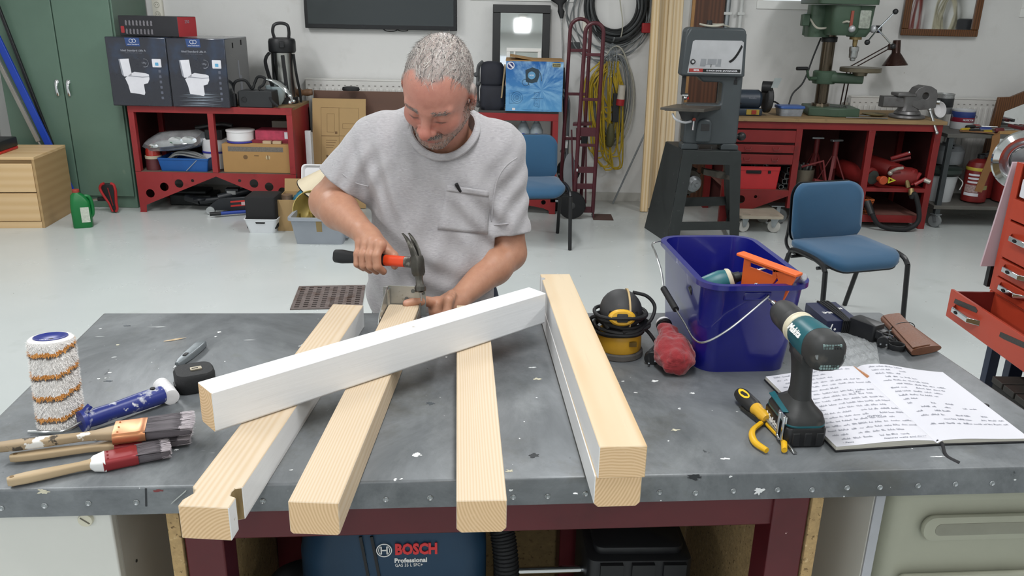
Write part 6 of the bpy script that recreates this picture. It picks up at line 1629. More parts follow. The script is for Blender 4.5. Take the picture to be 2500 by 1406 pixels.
p=hp_(1432,55);f=MB();f.box(p.x-.03,p.x+.03,WY-.045,WY,p.z-.07,p.z+.05);o=f.build('wall_switch',M_SOCK,bevel=.006);tag(o,'ivory wall switch seen through the top of the hand truck','switch')
ch=thing('chain_hank','hank of thin galvanised chain hanging from the cable hook','chain',tuple(aty(1495,140,WY-.1)))
f=MB()
for k in range(16):
 x=q.uniform(-11,13);y1=q.uniform(165,192)
 pts=bez([hp_(1496+x*.5,104+q.uniform(0,6),.11),hp_(1494+x,130,.12+q.uniform(-.02,.02)),hp_(1490+x,y1,.11)],16)
 for i in range(0,len(pts)-1):
  d=(pts[i+1]-pts[i]);m=(pts[i]+pts[i+1])/2
  f.sphere(m,d.length*.62,6,4,(.45,.35,1)if i%2 else(.3,.5,1))
o=f.build('links',M_GALV,ch,ang=180);o['kind']='stuff'
yk=thing('cable_coil','yellow extension cable hanging in long loops under the chain','cable',tuple(aty(1490,250,WY-.09)))
for k in range(17):
 top=hp_(1478+q.uniform(-16,34),148+q.uniform(0,12),.08);x0=q.uniform(1452,1505);yb_=q.uniform(255,415)if k else 415
 bx_=x0+(yb_-330)*.05;w1,w2=q.uniform(8,34),q.uniform(8,30)
 f=MB();f.tube(bez([top,hp_(x0-w1,200,.07+q.uniform(0,.05)),hp_(bx_-w1*1.0,yb_-50,.07+q.uniform(0,.05)),hp_(bx_-8,yb_-6,.08),hp_(bx_,yb_,.085),hp_(bx_+14,yb_-8,.08),hp_(bx_+w2*.9,yb_-60,.07+q.uniform(0,.05)),hp_(x0+w2,215,.09),hp_(1486+q.uniform(-10,24),150,.10)],6),.0072,7);f.build('cable_loop',M_CABY,yk)
gk=thing('cable_coil','long grey cable loops hanging behind the yellow cable on the wall','cable',tuple(aty(1505,250,WY-.05)))
for k in range(8):
 f=MB();loop(f,1498+q.uniform(-4,6),240+q.uniform(-10,10),30+4*(k%4),92+q.uniform(-10,20),.03+.005*k,.007,q=q);f.build('cable_turn',M_CABG if k%3 else M_CABW,gk)
pk=thing('cee_plug','white and red industrial plug hanging among the yellow cables','plug',tuple(hp_(1518,240,.14)))
a,b=hp_(1519,208,.13),hp_(1515,242,.13)
f=MB();f.cyl(a,b,.030,.034,n=16);f.build('body',pm('plug_white','b7b1a4',.5),pk)
f=MB();f.cyl(b,hp_(1513,257,.13),.037,n=16);f.build('collar',pm('cee_red','98262a',.4),pk)
bk2=thing('charger_box','black flat box hanging among the cables beside the industrial plug','box',tuple(hp_(1502,262,.10)))
f=MB();p=hp_(1502,298,.12);f.box(p.x-.03,p.x+.022,WY-.14,WY-.10,p.z,hp_(1502,228,.12).z);f.build('box',M_BLK,bk2,bevel=.004)
f=MB();f.tube([hp_(1502,229,.12),hp_(1500,215,.1),hp_(1496,200,.1),hp_(1494,150,.1)],.004,6);f.build('cord',M_CABB,bk2)
wl=thing('cable_lamp','dark inspection lamp body hanging at the bottom of the yellow cable hank','lamp',tuple(hp_(1488,345,.12)))
f=MB();f.lathe([(.02,0),(.034,.02),(.038,.09),(.03,.16),(.018,.2)],14,frame(hp_(1488,358,.12),(.02,0,1)));f.build('body',pm('olive_plastic','4d4b2f',.6),wl)
f=MB();f.tube([hp_(1489,310,.12),hp_(1490,250,.12),hp_(1492,160,.1)],.006,6);f.build('cord',M_CABY,wl)
# hand truck
M_HT=pm('maroon_enamel','4c1f27',.4,var=.1,vs=9)
ht=thing('hand_truck','tall maroon tubular hand truck standing in front of the hanging cables','hand truck',(.57,6.68,0))
def hx(px,py,y):return aty(px,py,y)
yf,yb=6.60,6.80
top=[(1433,500,yf),(1437,350,yf),(1443,180,yf),(1449,70,yf)]
f=MB()
b0,b1=hx(1413,500,yb),hx(1449,520,yf)
def stile(f,xb,xt,y,ztop):f.tube([Vector((xb,y,.06)),Vector((xt,y,ztop))],.016,10)
XA,XB=.52,.665
XC,XD=.405,.56
def hoop(x0,x1,y,zt,dx=0):
 r=(x1-x0)/2;cxm=(x0+x1)/2
 return[Vector((x0-.03,y,.05)),Vector((x0,y,zt-r))]+[Vector((cxm-r*cos(t),y,zt-r+r*sin(t)))for t in[pi*k/10 for k in range(1,10)]]+[Vector((x1,y,zt-r)),Vector((x1-.012,y,.05))]
f.tube(hoop(XA+.005,XB,yf,1.535),.016,10);f.build('frame',M_HT,ht)
f=MB();f.tube(hoop(XC+.015,XD+.02,yb,1.56),.015,10);f.build('rear_frame',M_HT,ht)
for zz in(1.30,.96,.60):
 f=MB();f.bar((XA,yf,zz),(XB,yf,zz),.014,.024);f.build('crossbar',M_HT,ht,bevel=.003)
 f=MB();f.bar((XC+.01,yb,zz+.02),(XD+.01,yb,zz+.02),.014,.024);f.build('crossbar',M_HT,ht,bevel=.003)
for zz,hh in((.705,.07),(.40,.05),(.265,.045),(.07,.05)):
 f=MB();f.bar((XA-.02,yf,zz),(XB,yf,zz),.012,hh);f.build('cross_plate',M_HT,ht,bevel=.002)
f=MB();f.bar((XA-.02,yf-.002,.40),(XA-.0,yf-.012,.40),.022,.022);f.build('bolt',M_CHROME,ht)
f=MB();f.bar((.47,6.72,.75),(.62,6.70,.76),.1,.02);f.bar((.50,6.7,.72),(.52,6.7,.2),.012,.02,(0,1,0));f.bar((.58,6.72,.68),(.60,6.7,.1),.012,.02,(0,1,0));f.bar((.46,6.74,.70),(.5,6.72,.1),.012,.02,(0,1,0));f.build('lift_frame',M_HT,ht)
f=MB();f.bar((.565,6.7,.58),(.565,6.7,.69),.05,.05);f.build('latch',M_BLK,ht,bevel=.008)
f=MB();f.box(.655,.82,yf-.07,yf+.12,.0,.006);f.build('toe_plate',pm('toe_brown','4b3530',.6,var=.2),ht)
f=MB();f.hexa([(.655,yf-.02,.006),(.665,yf-.02,.006),(.665,yf+.1,.006),(.655,yf+.1,.006),(.655,yf,.22),(.665,yf,.22),(.665,yf+.04,.22),(.655,yf+.04,.22)]);f.build('toe_gusset',M_HT,ht)
for x,y in((.475,6.56),(.35,6.82)):
 F=frame((x,y,.115),(0,-1,0),(1,0,0))
 f=MB(F);f.lathe([(.082,-.025),(.108,-.022),(.114,-.01),(.114,.01),(.108,.022),(.082,.025)],30);wh=f.build('wheel',M_RUB,ht)
 f=MB(F)
 f.lathe([(.083,-.012),(.083,.012),(.07,.012),(.07,-.012)],24,None,False);f.lathe([(.03,-.02),(.03,.024),(.012,.03)],14)
 for k in range(5):
  a=2*pi*k/5;f.bar(Vector((.02*cos(a),.02*sin(a),.006)),Vector((.076*cos(a),.076*sin(a),.006)),.022,.012,(0,0,1))
 f.build('rim',pm('rim_grey','3a3b3c',.5),wh)
f=MB();f.cyl((.35,6.7,.115),(.52,6.62,.115),.01,n=10);f.build('axle',M_GALV,ht)
f=MB();p=aty(1413,455,6.7)
f.loft([[Vector((.455+rx*cos(t),6.74,.36+rz_*sin(t)))for t in[2*pi*k/18 for k in range(18)]]for rx,rz_ in((.05,.15),)]+[[Vector((.455+rx*cos(t),6.765,.36+rz_*sin(t)))for t in[2*pi*k/18 for k in range(18)]]for rx,rz_ in((.045,.14),)]);f.build('wheel_guard',pm('guard_grey','83868a',.5),ht)
M_GTUBE=pm('grey_tube','7b7f84',.35,.6,var=.1)
gt=thing('folding_trolley','folded grey tubular trolley standing between the red rack and the hand truck','trolley',(.40,6.86,0))
P=lambda px,py,y=6.86:aty(px,py,y)
f=MB();f.tube(bez([P(1374,218),P(1386,238),P(1389,262),P(1386,330),P(1384,400),P(1382,480)],6),.012,8);f.build('tube',M_GTUBE,gt)
f=MB();f.tube(bez([P(1370,225,6.95),P(1380,245,6.95),P(1382,270,6.95),P(1378,340,6.95),P(1376,480,6.95)],6),.012,8);f.build('tube',M_GTUBE,gt)
f=MB();f.bar(P(1384,332,6.82),P(1381,362,6.82),.03,.02,(0,-1,0));f.build('clip',M_WPVC,gt,bevel=.004)
f=MB();f.tube(bez([P(1368,368),P(1378,375),P(1380,395),P(1372,420),P(1376,440)],6),.011,8);f.build('handle_bar',M_GTUBE,gt)
for py in(425,460):
 f=MB();f.bar(P(1362,py),P(1386,py),.02,.015);f.build('crossbar',M_GTUBE,gt)
f=MB();f.cyl((.33,6.84,.10),(.33,6.90,.10),.10,n=24);f.build('wheel',M_RUB,gt)
f=MB();f.lathe([(.03,0),(.035,.01),(.02,.025)],14,frame((.33,6.84,.1),(0,-1,0)));f.build('hub_cap',M_CHROME,gt)
f=MB();f.cyl((.46,6.9,.33),(.46,6.95,.33),.10,n=24);f.build('wheel',M_RUB,gt)
# leaning planks and rod
def plank(label,pb,pt,w,t,mat,yb_,yt):
 a,b=aty(*pb,yb_),aty(*pt,yt)
 a.z=.002
 d=(b-a);L=d.length
 b=a+d*(2.35/L)
 M=frame(a,d,(1,0,0))
 f=MB();f.box(-w/2,w/2,-t/2,t/2,0,2.3)
 me_off=Vector((w*.9,t*1.4,0))
 f.v=[v+me_off for v in f.v]
 me=bpy.data.meshes.new('plank');me.from_pydata([tuple(v)for v in f.v],[],f.f)
 o=link_mesh('plank',me,mat);o.matrix_world=M@Matrix.Translation(-me_off)
 bv=o.modifiers.new('bevel','BEVEL');bv.width=.003;bv.segments=1
 tag(o,label,'plank','planks leaning on the back wall');return o
M_PL=wood('plank_pine','d8c3a0','c6a97c','Z',.55,.65,True,34,bump=.03,knotcol='7d5a3c')
M_PL2=wood('plank_pine_pale','dcc9a8','cdb38a','Z',.5,.65,True,26,bump=.03,knotcol='6f4d35')
plank('front left leaning pine plank, standing nearest to the room',(1571,518),(1602,0),.062,.05,M_PL,6.86,7.02)
plank('second leaning pine plank from the left, narrow and set back',(1583,500),(1612,0),.05,.045,M_PL2,6.98,7.10)
plank('third leaning pine plank from the left, narrow with straight grain',(1594,500),(1625,0),.045,.05,M_PL,6.98,7.12)
plank('fourth leaning pine plank from the left',(1606,500),(1638,0),.045,.05,M_PL2,6.98,7.14)
plank('rightmost leaning pine plank, wide with dark knots',(1622,500),(1656,0),.085,.045,M_PL2,7.0,7.15)
a,b=atz(1496,497,.004),aty(1566,345,7.05)
f=MB();f.cyl(a,b+(b-a)*.15,.008,n=10);o=f.build('steel_rod',M_GALV);tag(o,'thin steel rod leaning against the planks with its foot on the floor','rod')
# blue office chairs
M_CHB=pm('blue_upholstery','28506f',.9,var=.06,vs=4,bump=.1,bsc=500,sheen=.25)
M_CHK=pm('chair_black','17181a',.35,var=.1)
def make_chair(label,loc,rz):
 t=thing('stacking_chair',label,'chair',loc,rz,'blue stacking chairs')
 rings=[]
 for z,k,in((.425,.88),(.43,.96),(.445,1.0),(.465,1.0),(.478,.95),(.482,.7)):
  rg=[]
  for x,y in rrect(.475*k,.42*k,.10*k,6):
   dz=-.035*max(0,(-y-.10)/.11)**2-.012*(1-(x/.24)**2)+.01*max(0,y/.2)
   rg.append((x,y-.01,z+dz))
  rings.append(rg)
 f=MB();f.loft(rings);f.build('seat',M_CHB,t,world=False,ang=80)
 f=MB();f.loft([[(x,y-.01,z-.035*max(0,(-y-.10)/.11)**2)for x,y in rrect(.465*k,.41*k,.1*k,6)]for z,k in((.412,.85),(.416,.99),(.43,.985))]);f.build('seat_shell',M_CHK,t,world=False)
 def back(off,thick,k,zoff=0):
  rings=[]
  for d,s in((0,.93),(.35,1.0),(.7,1.0),(1,.9)):
   rg=[]
   for x,z in rrect(.455*k*s,.33*k*s,.075*k,7,(0,.625)):
    zz=z
    if z<.52:zz-=.022*(1-(x/.22)**2)
    if z>.73:zz+=.012*(1-(x/.22)**2)
    curve=.045*(x/.22)**2
    rg.append((x,.225-curve+off-thick*d+.10*(z-.5),zz))
   rings.append(rg)
  return rings
 f=MB();f.loft(back(0,.045,1));f.build('backrest',M_CHB,t,world=False,ang=80)
 f=MB();f.loft(back(.012,.013,1.012));f.build('back_shell',M_CHK,t,world=False)
 for s in(-1,1):
  f=MB();f.tube(bez([(s*.20,.225,.60),(s*.20,.225,.51),(s*.205,.225,.45),(s*.215,.18,.415),(s*.215,.10,.405)],5),.0125,8,ry=.009);f.build('back_support',M_CHK,t,world=False)
  f=MB();f.tube(bez([(s*.255,.12,.405),(s*.262,.08,.445),(s*.262,-.06,.45),(s*.262,-.16,.435),(s*.262,-.20,.40)],5),.0135,8,ry=.011);f.build('side_rail',M_CHK,t,world=False)
  f=MB();f.tube([(s*.255,.12,.405),(s*.262,.22,.003)],.0135,8);f.build('leg',M_CHK,t,world=False)
  f=MB();f.tube([(s*.262,-.20,.402),(s*.266,-.24,.003)],.0135,8);f.build('leg',M_CHK,t,world=False)
 for y in(.09,-.13):
  f=MB();f.tube([(-.26,y,.40),(.26,y,.40)],.010,8);f.build('crossbar',M_CHK,t,world=False)
 t.scale=(1,1,.95)
 return t
pA=make_chair('blue upholstered stacking chair in the open floor behind the blue bucket',(1.80,4.30,0),radians(18))
make_chair('blue upholstered stacking chair partly hidden behind the man, beside the hand truck',(.112,5.84,0),radians(8))
# band saw on its stand
M_BSG=pm('bandsaw_grey','3f4548',.45,var=.08,vs=5)
M_BST=pm('stand_dark_green_grey','2c3030',.5,var=.15,vs=7,spots=(('4a4e4e',20,.66,.75),))
M_ALU=pm('brushed_aluminium','b5b7ba',.4,.35,var=.08,vs=8)
BSY=5.75
bs=thing('band_saw','grey upright band saw with square table bolted on a black steel stand','band saw',(1.36,BSY+.15,.72))
def bp(px,py,y=BSY):p=aty(px,py,y);return(p.x,p.z)
Fb_=Matrix.Translation((0,BSY,0))@FX
def sh(name,pxs,y0,th,mat,parent=bs,bevel=.006):
 pts=[bp(*p,y=BSY)for p in pxs]
 f=MB();f.prism(pts,th,Matrix.Translation((0,y0,0))@FX);return f.build(name,mat,parent,bevel=bevel)
x0,x1=1.175,1.565
zt,zb_=1.535,.755
out=[(1.130,zt-.02),(1.15,zt),(1.515,zt),(1.535,zt-.02),(1.545,1.22),(1.55,zb_+.03),(1.54,zb_),(1.185,zb_),(1.175,zb_+.03),(1.175,1.03),(1.40,1.03),(1.412,1.04),(1.412,1.165),(1.40,1.18),(1.275,1.18),(1.24,1.215),(1.13,1.215),(1.12,1.23)]
f=MB();f.prism(out,.13,Matrix.Translation((0,BSY,0))@FX);f.build('body',M_BSG,bs,bevel=.012)
f=MB();f.prism([(1.118,1.235),(1.128,zt-.06),(1.155,zt-.005),(1.51,zt-.005),(1.53,zt-.04),(1.545,1.222),(1.235,1.222),(1.13,1.222)],.035,Matrix.Translation((0,BSY-.035,0))@FX);f.build('upper_door',M_BSG,bs,bevel=.012)
fp=[bp(1696,100),(bp(1821,98)[0],bp(1821,98)[1]),bp(1818,167),bp(1688,167)]
f=MB();f.prism([(1.155,1.24),(1.175,1.445),(1.19,1.455),(1.50,1.455),(1.515,1.445),(1.52,1.24)],.002,Matrix.Translation((0,BSY-.037,0))@FX);pl_=f.build('face_plate',M_ALU,bs,bevel=.0005)
YF_=BSY-.0374
def fpl(name,poly,mat,parent=pl_,th=.0012):
 f=MB();f.prism(poly,th,Matrix.Translation((0,YF_-th+.0002,0))@FX);return f.build(name,mat,parent)
fpl('black_strip',[(1.165,1.248),(1.165,1.270),(1.51,1.270),(1.51,1.248)],pm('plate_black','1a1c1c',.4))
fpl('red_strip',[(1.166,1.249),(1.166,1.271),(1.258,1.271),(1.258,1.249)],pm('saw_red_print','9a3733',.4),th=.0016)
text('SKIL',.016,Matrix.Translation((1.215,YF_-.0018,1.2595))@frame((0,0,0),(0,-1,0),(1,0,0)),M_PRW,pl_,'lettering',.0003,bold=.0006,fitw=.04)
text('12 INCH BAND SAW/SANDER',.013,Matrix.Translation((1.385,YF_-.0014,1.2585))@frame((0,0,0),(0,-1,0),(1,0,0)),M_PRW,pl_,'lettering',.0003,bold=.0004,fitw=.21)
fpl('table_drawing',[(1.235,1.287),(1.24,1.335),(1.275,1.335),(1.275,1.30),(1.285,1.30),(1.285,1.335),(1.345,1.335),(1.345,1.30),(1.352,1.30),(1.352,1.335),(1.375,1.335),(1.375,1.287),(1.34,1.287),(1.34,1.298),(1.275,1.298),(1.27,1.287)],pm('drawing_grey','85888c',.5))
fpl('drawing_blade',[(1.308,1.28),(1.308,1.30),(1.312,1.30),(1.312,1.28)],M_DARK)
f=MB();pts=[Vector((1.43+.075*t+.0,YF_-.0006,1.318+.02*t+.085*t*t))for t in[k/8 for k in range(9)]]
f.loft([[p+Vector((-.005,0,.006)),p+Vector((.005,0,-.006)),p+Vector((.005,-.0012,-.006)),p+Vector((-.005,-.0012,.006))]for p in pts]);f.build('scale_arc',M_DARK,pl_)
f=MB();f.lathe([(.017,0),(.017,.008),(.012,.012)],20,frame((1.185,BSY-.037,1.315),(0,-1,0)));kb=f.build('knob',M_BLK,bs)
f=MB();f.lathe([(.0095,.012),(.009,.014),(.004,.0145)],16,frame((1.185,BSY-.037,1.315),(0,-1,0)));f.build('knob_face',M_ALU,kb)
f=MB();f.box(1.485,1.508,BSY-.004,BSY,1.168,1.196);f.build('switch',M_BLK,bs,bevel=.003)
f=MB();f.lathe([(.008,0),(.008,.005),(.004,.007)],14,frame((1.497,BSY,1.207),(0,-1,0)));f.build('button',M_BLK,bs)
f=MB();f.box(1.14,1.165,BSY+.03,BSY+.055,1.09,1.215);f.box(1.15,1.154,BSY+.04,BSY+.043,.99,1.10);f.build('blade_guard',M_DKG,bs)
f=MB();f.cyl((1.145,BSY+.025,1.085),(1.185,BSY+.02,1.085),.016,n=12);f.sphere((1.165,BSY+.01,1.07),.014,10,6);f.build('blade_guide',M_STEEL,bs)
f=MB();f.box(1.178,1.19,BSY+.01,BSY+.02,1.062,1.078);f.build('red_knob',pm('red_plastic','b42a24',.4),bs)
tb_=[(.985,5.60),(1.22,5.52),(1.46,5.70),(1.24,5.84)]
f=MB();f.prism([(1.02,5.60),(1.275,5.55),(1.44,5.76),(1.18,5.84)],.022,Matrix.Translation((-.02,0,1.0)));f.prism([(.985,5.62),(1.03,5.60),(1.19,5.84),(1.14,5.85)],.016,Matrix.Translation((-.01,0,1.004)));f.build('saw_table',pm('cast_table','55524d',.4,.5,var=.15),bs,bevel=.002)
f=MB();f.lathe([(.05,0),(.075,.05),(.08,.066)],20,Matrix.Translation((1.19,5.70,.934)));f.build('table_trunnion',M_DKG,bs)
f=MB();f.tube(bez([(1.06,5.62,.98),(1.08,5.6,.945),(1.14,5.60,.925),(1.19,5.62,.93)],5),.008,8);f.build('angle_scale',M_ALU,bs)
f=MB();f.cyl((1.205,5.66,.945),(1.205,5.6,.945),.012,n=12);f.cyl((1.205,5.605,.94),(1.203,5.60,.875),.005,.007,n=10);f.build('clamp_lever',M_CHROME,bs)
f=MB();f.prism([(1.255,.775),(1.262,.905),(1.275,.93),(1.31,.937),(1.345,.93),(1.358,.905),(1.36,.775)],.03,Matrix.Translation((0,BSY-.03,0))@FX);lc=f.build('lower_cover',M_BSG,bs,bevel=.012)
f=MB();f.prism([(1.285,.855),(1.285,.9),(1.34,.9),(1.34,.855)],.003,Matrix.Translation((0,BSY-.033,0))@FX);f.build('cover_panel',M_DKG,lc,bevel=.001)
for xa,xb in((1.165,1.28),(1.44,1.56)):
 f=MB();f.prism([(xa,.722),(xa,.75),(xa+.015,.762),(xb-.015,.762),(xb,.75),(xb,.722)],.12,Matrix.Translation((0,BSY-.01,0))@FX);f.build('foot',M_BSG,bs,bevel=.004)
f=MB();f.tube([(1.28,BSY-.03,.755),(1.28,BSY-.03,.725),(1.37,BSY-.03,.725),(1.37,BSY-.03,.75)],.004,6);f.build('wire_guard',M_DKG,bs)
f=MB();f.sphere((1.59,BSY+.05,.81),.03,14,8,(1.1,1,1));f.cyl((1.54,BSY+.05,.81),(1.58,BSY+.05,.81),.018,n=12);f.build('side_knob',M_BLK,bs)
f=MB();f.lathe([(.02,0),(.024,.01),(.02,.03),(.018,.05)],12,Matrix.Translation((1.295,BSY+.06,zt-.005)));f.build('tension_knob',M_BLK,bs)
f=MB();f.tube(bez([(1.23,BSY+.05,zt+.02),(1.26,BSY,zt+.012),(1.32,BSY-.02,zt+.01),(1.38,BSY+.02,zt+.02),(1.34,BSY+.06,zt+.018),(1.28,BSY+.05,zt+.02)],6),.007,8);f.tube(bez([(1.37,BSY+.02,zt+.018),(1.40,BSY+.03,zt+.012),(1.43,BSY+.06,zt+.006)],4),.005,8);o=f.build('cable_ring',pm('cable_white','a8a699',.5));tag(o,'small loop of white cable lying on top of the band saw','cable')
f=MB();f.tube(bez([(1.545,BSY+.1,1.34),(1.57,BSY+.2,1.22),(1.575,BSY+.35,1.1),(1.62,BSY+.55,.99),(1.70,BSY+.7,.96),(1.76,BSY+.8,.96),(1.95,BSY+.95,.866)],8),.006,8);f.build('power_cord',M_RUB,bs)
ST=thing('saw_stand','black tapered steel stand with an electric motor inside under the band saw','stand',(1.4,5.95,0))
zt=.72
T0=[Vector((1.172,5.72,zt)),Vector((1.572,5.70,zt)),Vector((1.572,6.12,zt)),Vector((1.12,6.10,zt))]
B0=[Vector((1.145,5.66,0)),Vector((1.652,5.64,0)),Vector((1.70,6.26,0)),Vector((1.045,6.30,0))]
B0=[atz(1628,592,0),atz(1803,588,0),atz(1803,588,0)+Vector((.06,.52,0)),atz(1574,556,0)]
f=MB();f.hexa([p+Vector((0,0,-.02))for p in T0]+T0);f.build('top_plate',M_BST,ST,bevel=.003)
def edge(i,w,name='leg'):
 j=(i+1)%4
 return T0[i],B0[i]
def quadplate(a,b,c,d,t,name):
 n=(b-a).cross(d-a).normalized()*t
 f=MB();f.hexa([a,b,c,d,a+n,b+n,c+n,d+n]);return f.build(name,M_BST,ST,bevel=.001)
def lerp4(a,b,t):return a.lerp(b,t)
quadplate(B0[3],B0[0],T0[0]-Vector((0,0,.002)),T0[3]-Vector((0,0,.002)),.004,'side_panel')
fx=(T0[1]-T0[0]).normalized()
bx_=(B0[1]-B0[0]).normalized()
wl_=.08
f_legs=[(B0[0],B0[0]+bx_*wl_*1.1,T0[0]+fx*wl_,T0[0]),(B0[1]-bx_*wl_*.9,B0[1],T0[1],T0[1]-fx*wl_)]
for q_ in f_legs:quadplate(*q_,.006,'leg')
def frontpt(u,v):return(B0[0].lerp(B0[1],u)).lerp(T0[0].lerp(T0[1],u),v)
quadplate(frontpt(.0,.86),frontpt(1,.86),frontpt(1,.995),frontpt(0,.995),.006,'front_rail')
quadplate(frontpt(.03,.14),frontpt(.98,.14),frontpt(.98,.235),frontpt(.03,.235),.006,'front_rail')
for i in(2,):
 a,b=B0[i],T0[i];f=MB();f.bar(a+Vector((0,0,.001)),b-Vector((0,0,.02)),.05,.05,(0,1,0));f.build('leg',M_BST,ST)
a,b=B0[3],T0[3];f=MB();f.bar(a+Vector((.04,-.03,.012)),b+Vector((.04,-.03,-.03)),.05,.03,(0,1,0));f.build('leg',M_BST,ST)
def sidept(u,v):return(B0[1].lerp(B0[2],u)).lerp(T0[1].lerp(T0[2],u),v)
for v in(.16,.86):
 f=MB();f.bar(sidept(.02,v),sidept(.98,v),.012,.06);f.build('side_rail',M_BST,ST)
def backpt(u,v):return(B0[3].lerp(B0[2],u)).lerp(T0[3].lerp(T0[2],u),v)
for v in(.30,.9):
 f=MB();f.bar(backpt(.05,v),backpt(.97,v),.012,.07,(0,0,1));f.build('back_rail',M_BST,ST)
f=MB();
for q_ in(frontpt(.055,.03),frontpt(.055,.2),frontpt(.96,.2),frontpt(.96,.05),frontpt(.07,.93),frontpt(.94,.93)):
 f=MB();f.lathe([(.008,-.002),(.008,.003),(.004,.005)],10,frame(q_,(0,-1,0)));f.build('bolt',M_GALV,ST)
mo=thing('electric_motor','grimy finned electric motor with stepped pulley hanging inside the saw stand','motor',(1.33,5.95,.44))
M_TUBE2=pm('pulley_steel','75787a',.4,.7,var=.15,vs=20)
M_MOT=pm('motor_grime','48443d',.65,.2,var=.25,vs=25)
mc=aty(1699,447,5.85)
F=frame((mc.x-.035,5.88,mc.z+.0),(.25,-1,0),(1,0,0))
f=MB(F);f.lathe([(.07,-.2),(.095,-.19),(.10,-.05),(.085,0),(.03,.01)],26);f.build('housing',M_MOT,mo)
for k in range(14):
 a=2*pi*k/14;f=MB(F@Matrix.Rotation(a,4,'Z'));f.box(.094,.112,-.004,.004,-.17,-.04);f.build('fin',M_MOT,mo)
f=MB(F);f.lathe([(.055,.03),(.058,.035),(.05,.045),(.058,.055),(.058,.06),(.04,.07),(.045,.078),(.032,.086),(.034,.095),(.016,.1),(.012,.11)],26);f.build('pulley',M_TUBE2,mo)
f=MB(F);f.cyl((0,0,.0),(0,0,.03),.014,n=10);f.build('shaft',M_STEEL,mo)
f=MB();f.hexa([Vector((mc.x+.05,5.86,mc.z+.06)),Vector((mc.x+.22,5.9,mc.z+.02)),Vector((mc.x+.22,5.94,mc.z+.02)),Vector((mc.x+.05,5.94,mc.z+.06)),Vector((mc.x+.05,5.86,mc.z+.10)),Vector((mc.x+.22,5.9,mc.z+.07)),Vector((mc.x+.22,5.94,mc.z+.07)),Vector((mc.x+.05,5.94,mc.z+.10))]);f.bar((mc.x-.04,5.95,mc.z+.08),(mc.x-.05,5.98,.71),.02,.02);f.bar((mc.x+.2,5.92,mc.z+.04),(1.60,5.95,mc.z+.02),.02,.03);f.build('mount_bracket',M_MOT,mo)
f=MB();f.tube(bez([(mc.x-.1,5.9,mc.z+.1),(mc.x-.06,5.85,mc.z+.17),(mc.x+.05,5.86,mc.z+.19),(mc.x+.12,5.9,.68)],6),.006,7);f.build('cord',M_WPVC,mo)
M_REDB=pm('bench_red_paint','761c1c',.45,var=.14,vs=5,spots=(('4a1515',6,.6,.78),('96443f',30,.74,.78)))
# red workbench along the right half of the wall
GX0,GX1,GY,GZ=1.66,3.325,6.45,.835
wb2=thing('tool_bench','long red painted steel workbench with wooden top along the right wall','workbench',((GX0+GX1)/2,6.8,0))
f=MB();f.box(GX0-.01,GX1+.02,GY-.02,7.14,GZ,GZ+.028);f.build('worktop',M_TOPW,wb2,bevel=.003)
f=MB();f.box(GX0,GX1,GY-.002,GY+.045,GZ-.055,GZ-.001);f.build('top_rail',M_REDB,wb2,bevel=.002)
px_=lambda px,py:aty(px,py,GY).x
xD,xP=px_(1943,380),px_(2110,400)
for x0_,x1_,z0 in((GX0,GX0+.05,0),(xD-.02,xD+.03,.15),(xP,xP+.05,.12),(GX1-.05,GX1,0)):
 f=MB();f.box(x0_,x1_,GY-.001,GY+.045,z0,GZ-.055);f.build('post',M_REDB,wb2,bevel=.002)
for x in(GX0,GX1-.05):
 f=MB();f.box(x,x+.05,7.05,7.1,0,GZ-.05);f.build('post',M_REDB,wb2)
f=MB();f.box(GX0+.05,GX1-.01,7.09,7.1,.05,GZ-.02);f.build('back_panel',pm('rusty_red_panel','4a1d19',.7,var=.25,vs=4),wb2)
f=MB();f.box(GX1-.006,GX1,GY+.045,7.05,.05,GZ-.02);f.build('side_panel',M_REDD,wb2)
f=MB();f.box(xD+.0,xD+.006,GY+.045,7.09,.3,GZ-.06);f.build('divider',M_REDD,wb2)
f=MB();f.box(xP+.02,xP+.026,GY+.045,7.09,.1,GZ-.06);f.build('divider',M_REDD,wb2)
zS=aty(2200,460,GY).z
f=MB();f.box(xP+.05,GX1-.05,GY,7.08,zS-.03,zS);f.build('shelf',M_REDB,wb2)
zB=aty(2170,525,GY).z
f=MB();f.box(xP+.0,GX1-.05,GY,7.08,zB-.045,zB);f.build('shelf',pm('dusty_red_shelf','6e4a42',.8,var=.2),wb2)
f=MB();f.box(xP,GX1-.05,GY-.003,GY+.003,zB-.06,zB+.0);f.build('rail',M_REDB,wb2)
zM=aty(1900,470,GY).z
f=MB();f.box(GX0+.05,xP,GY+.004,7.08,.275,.295);f.build('shelf',pm('dusty_red_shelf','6e4a42',.8,var=.2),wb2)
f=MB();f.plate([(GX0,.0),(GX0+.05,.0),(GX0+.06,.06),(xD+.03,.27),(xP,.285),(xP,.295),(GX0,.295)],[circ(.033,18,(GX0+.16,.215)),circ(.013,12,(GX0+.275,.24)),circ(.02,12,(GX0+.05,.2))],.004,Matrix.Translation((0,GY,0))@FX);f.build('apron',M_REDB,wb2)
zs=[aty(1870,y,GY).z for y in(318,347,353,372,377,400)]
for k in range(3):
 za,zb2=zs[2*k+1],zs[2*k]
 f=MB();f.box(GX0+.05,xD-.024,GY-.014,GY+.01,za,zb2);d=f.build('drawer',M_REDB,wb2,bevel=.003)
 if k:
  for xx in(GX0+.14,GX0+.36):
   f=MB();f.tube([(xx,GY-.014,(za+zb2)/2+.014),(xx+.008,GY-.024,(za+zb2)/2-.008),(xx+.045,GY-.024,(za+zb2)/2-.008),(xx+.053,GY-.014,(za+zb2)/2+.014)],.003,6);f.build('handle',M_REDB,d)
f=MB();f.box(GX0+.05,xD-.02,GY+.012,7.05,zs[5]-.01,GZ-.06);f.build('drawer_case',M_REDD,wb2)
S3=.296
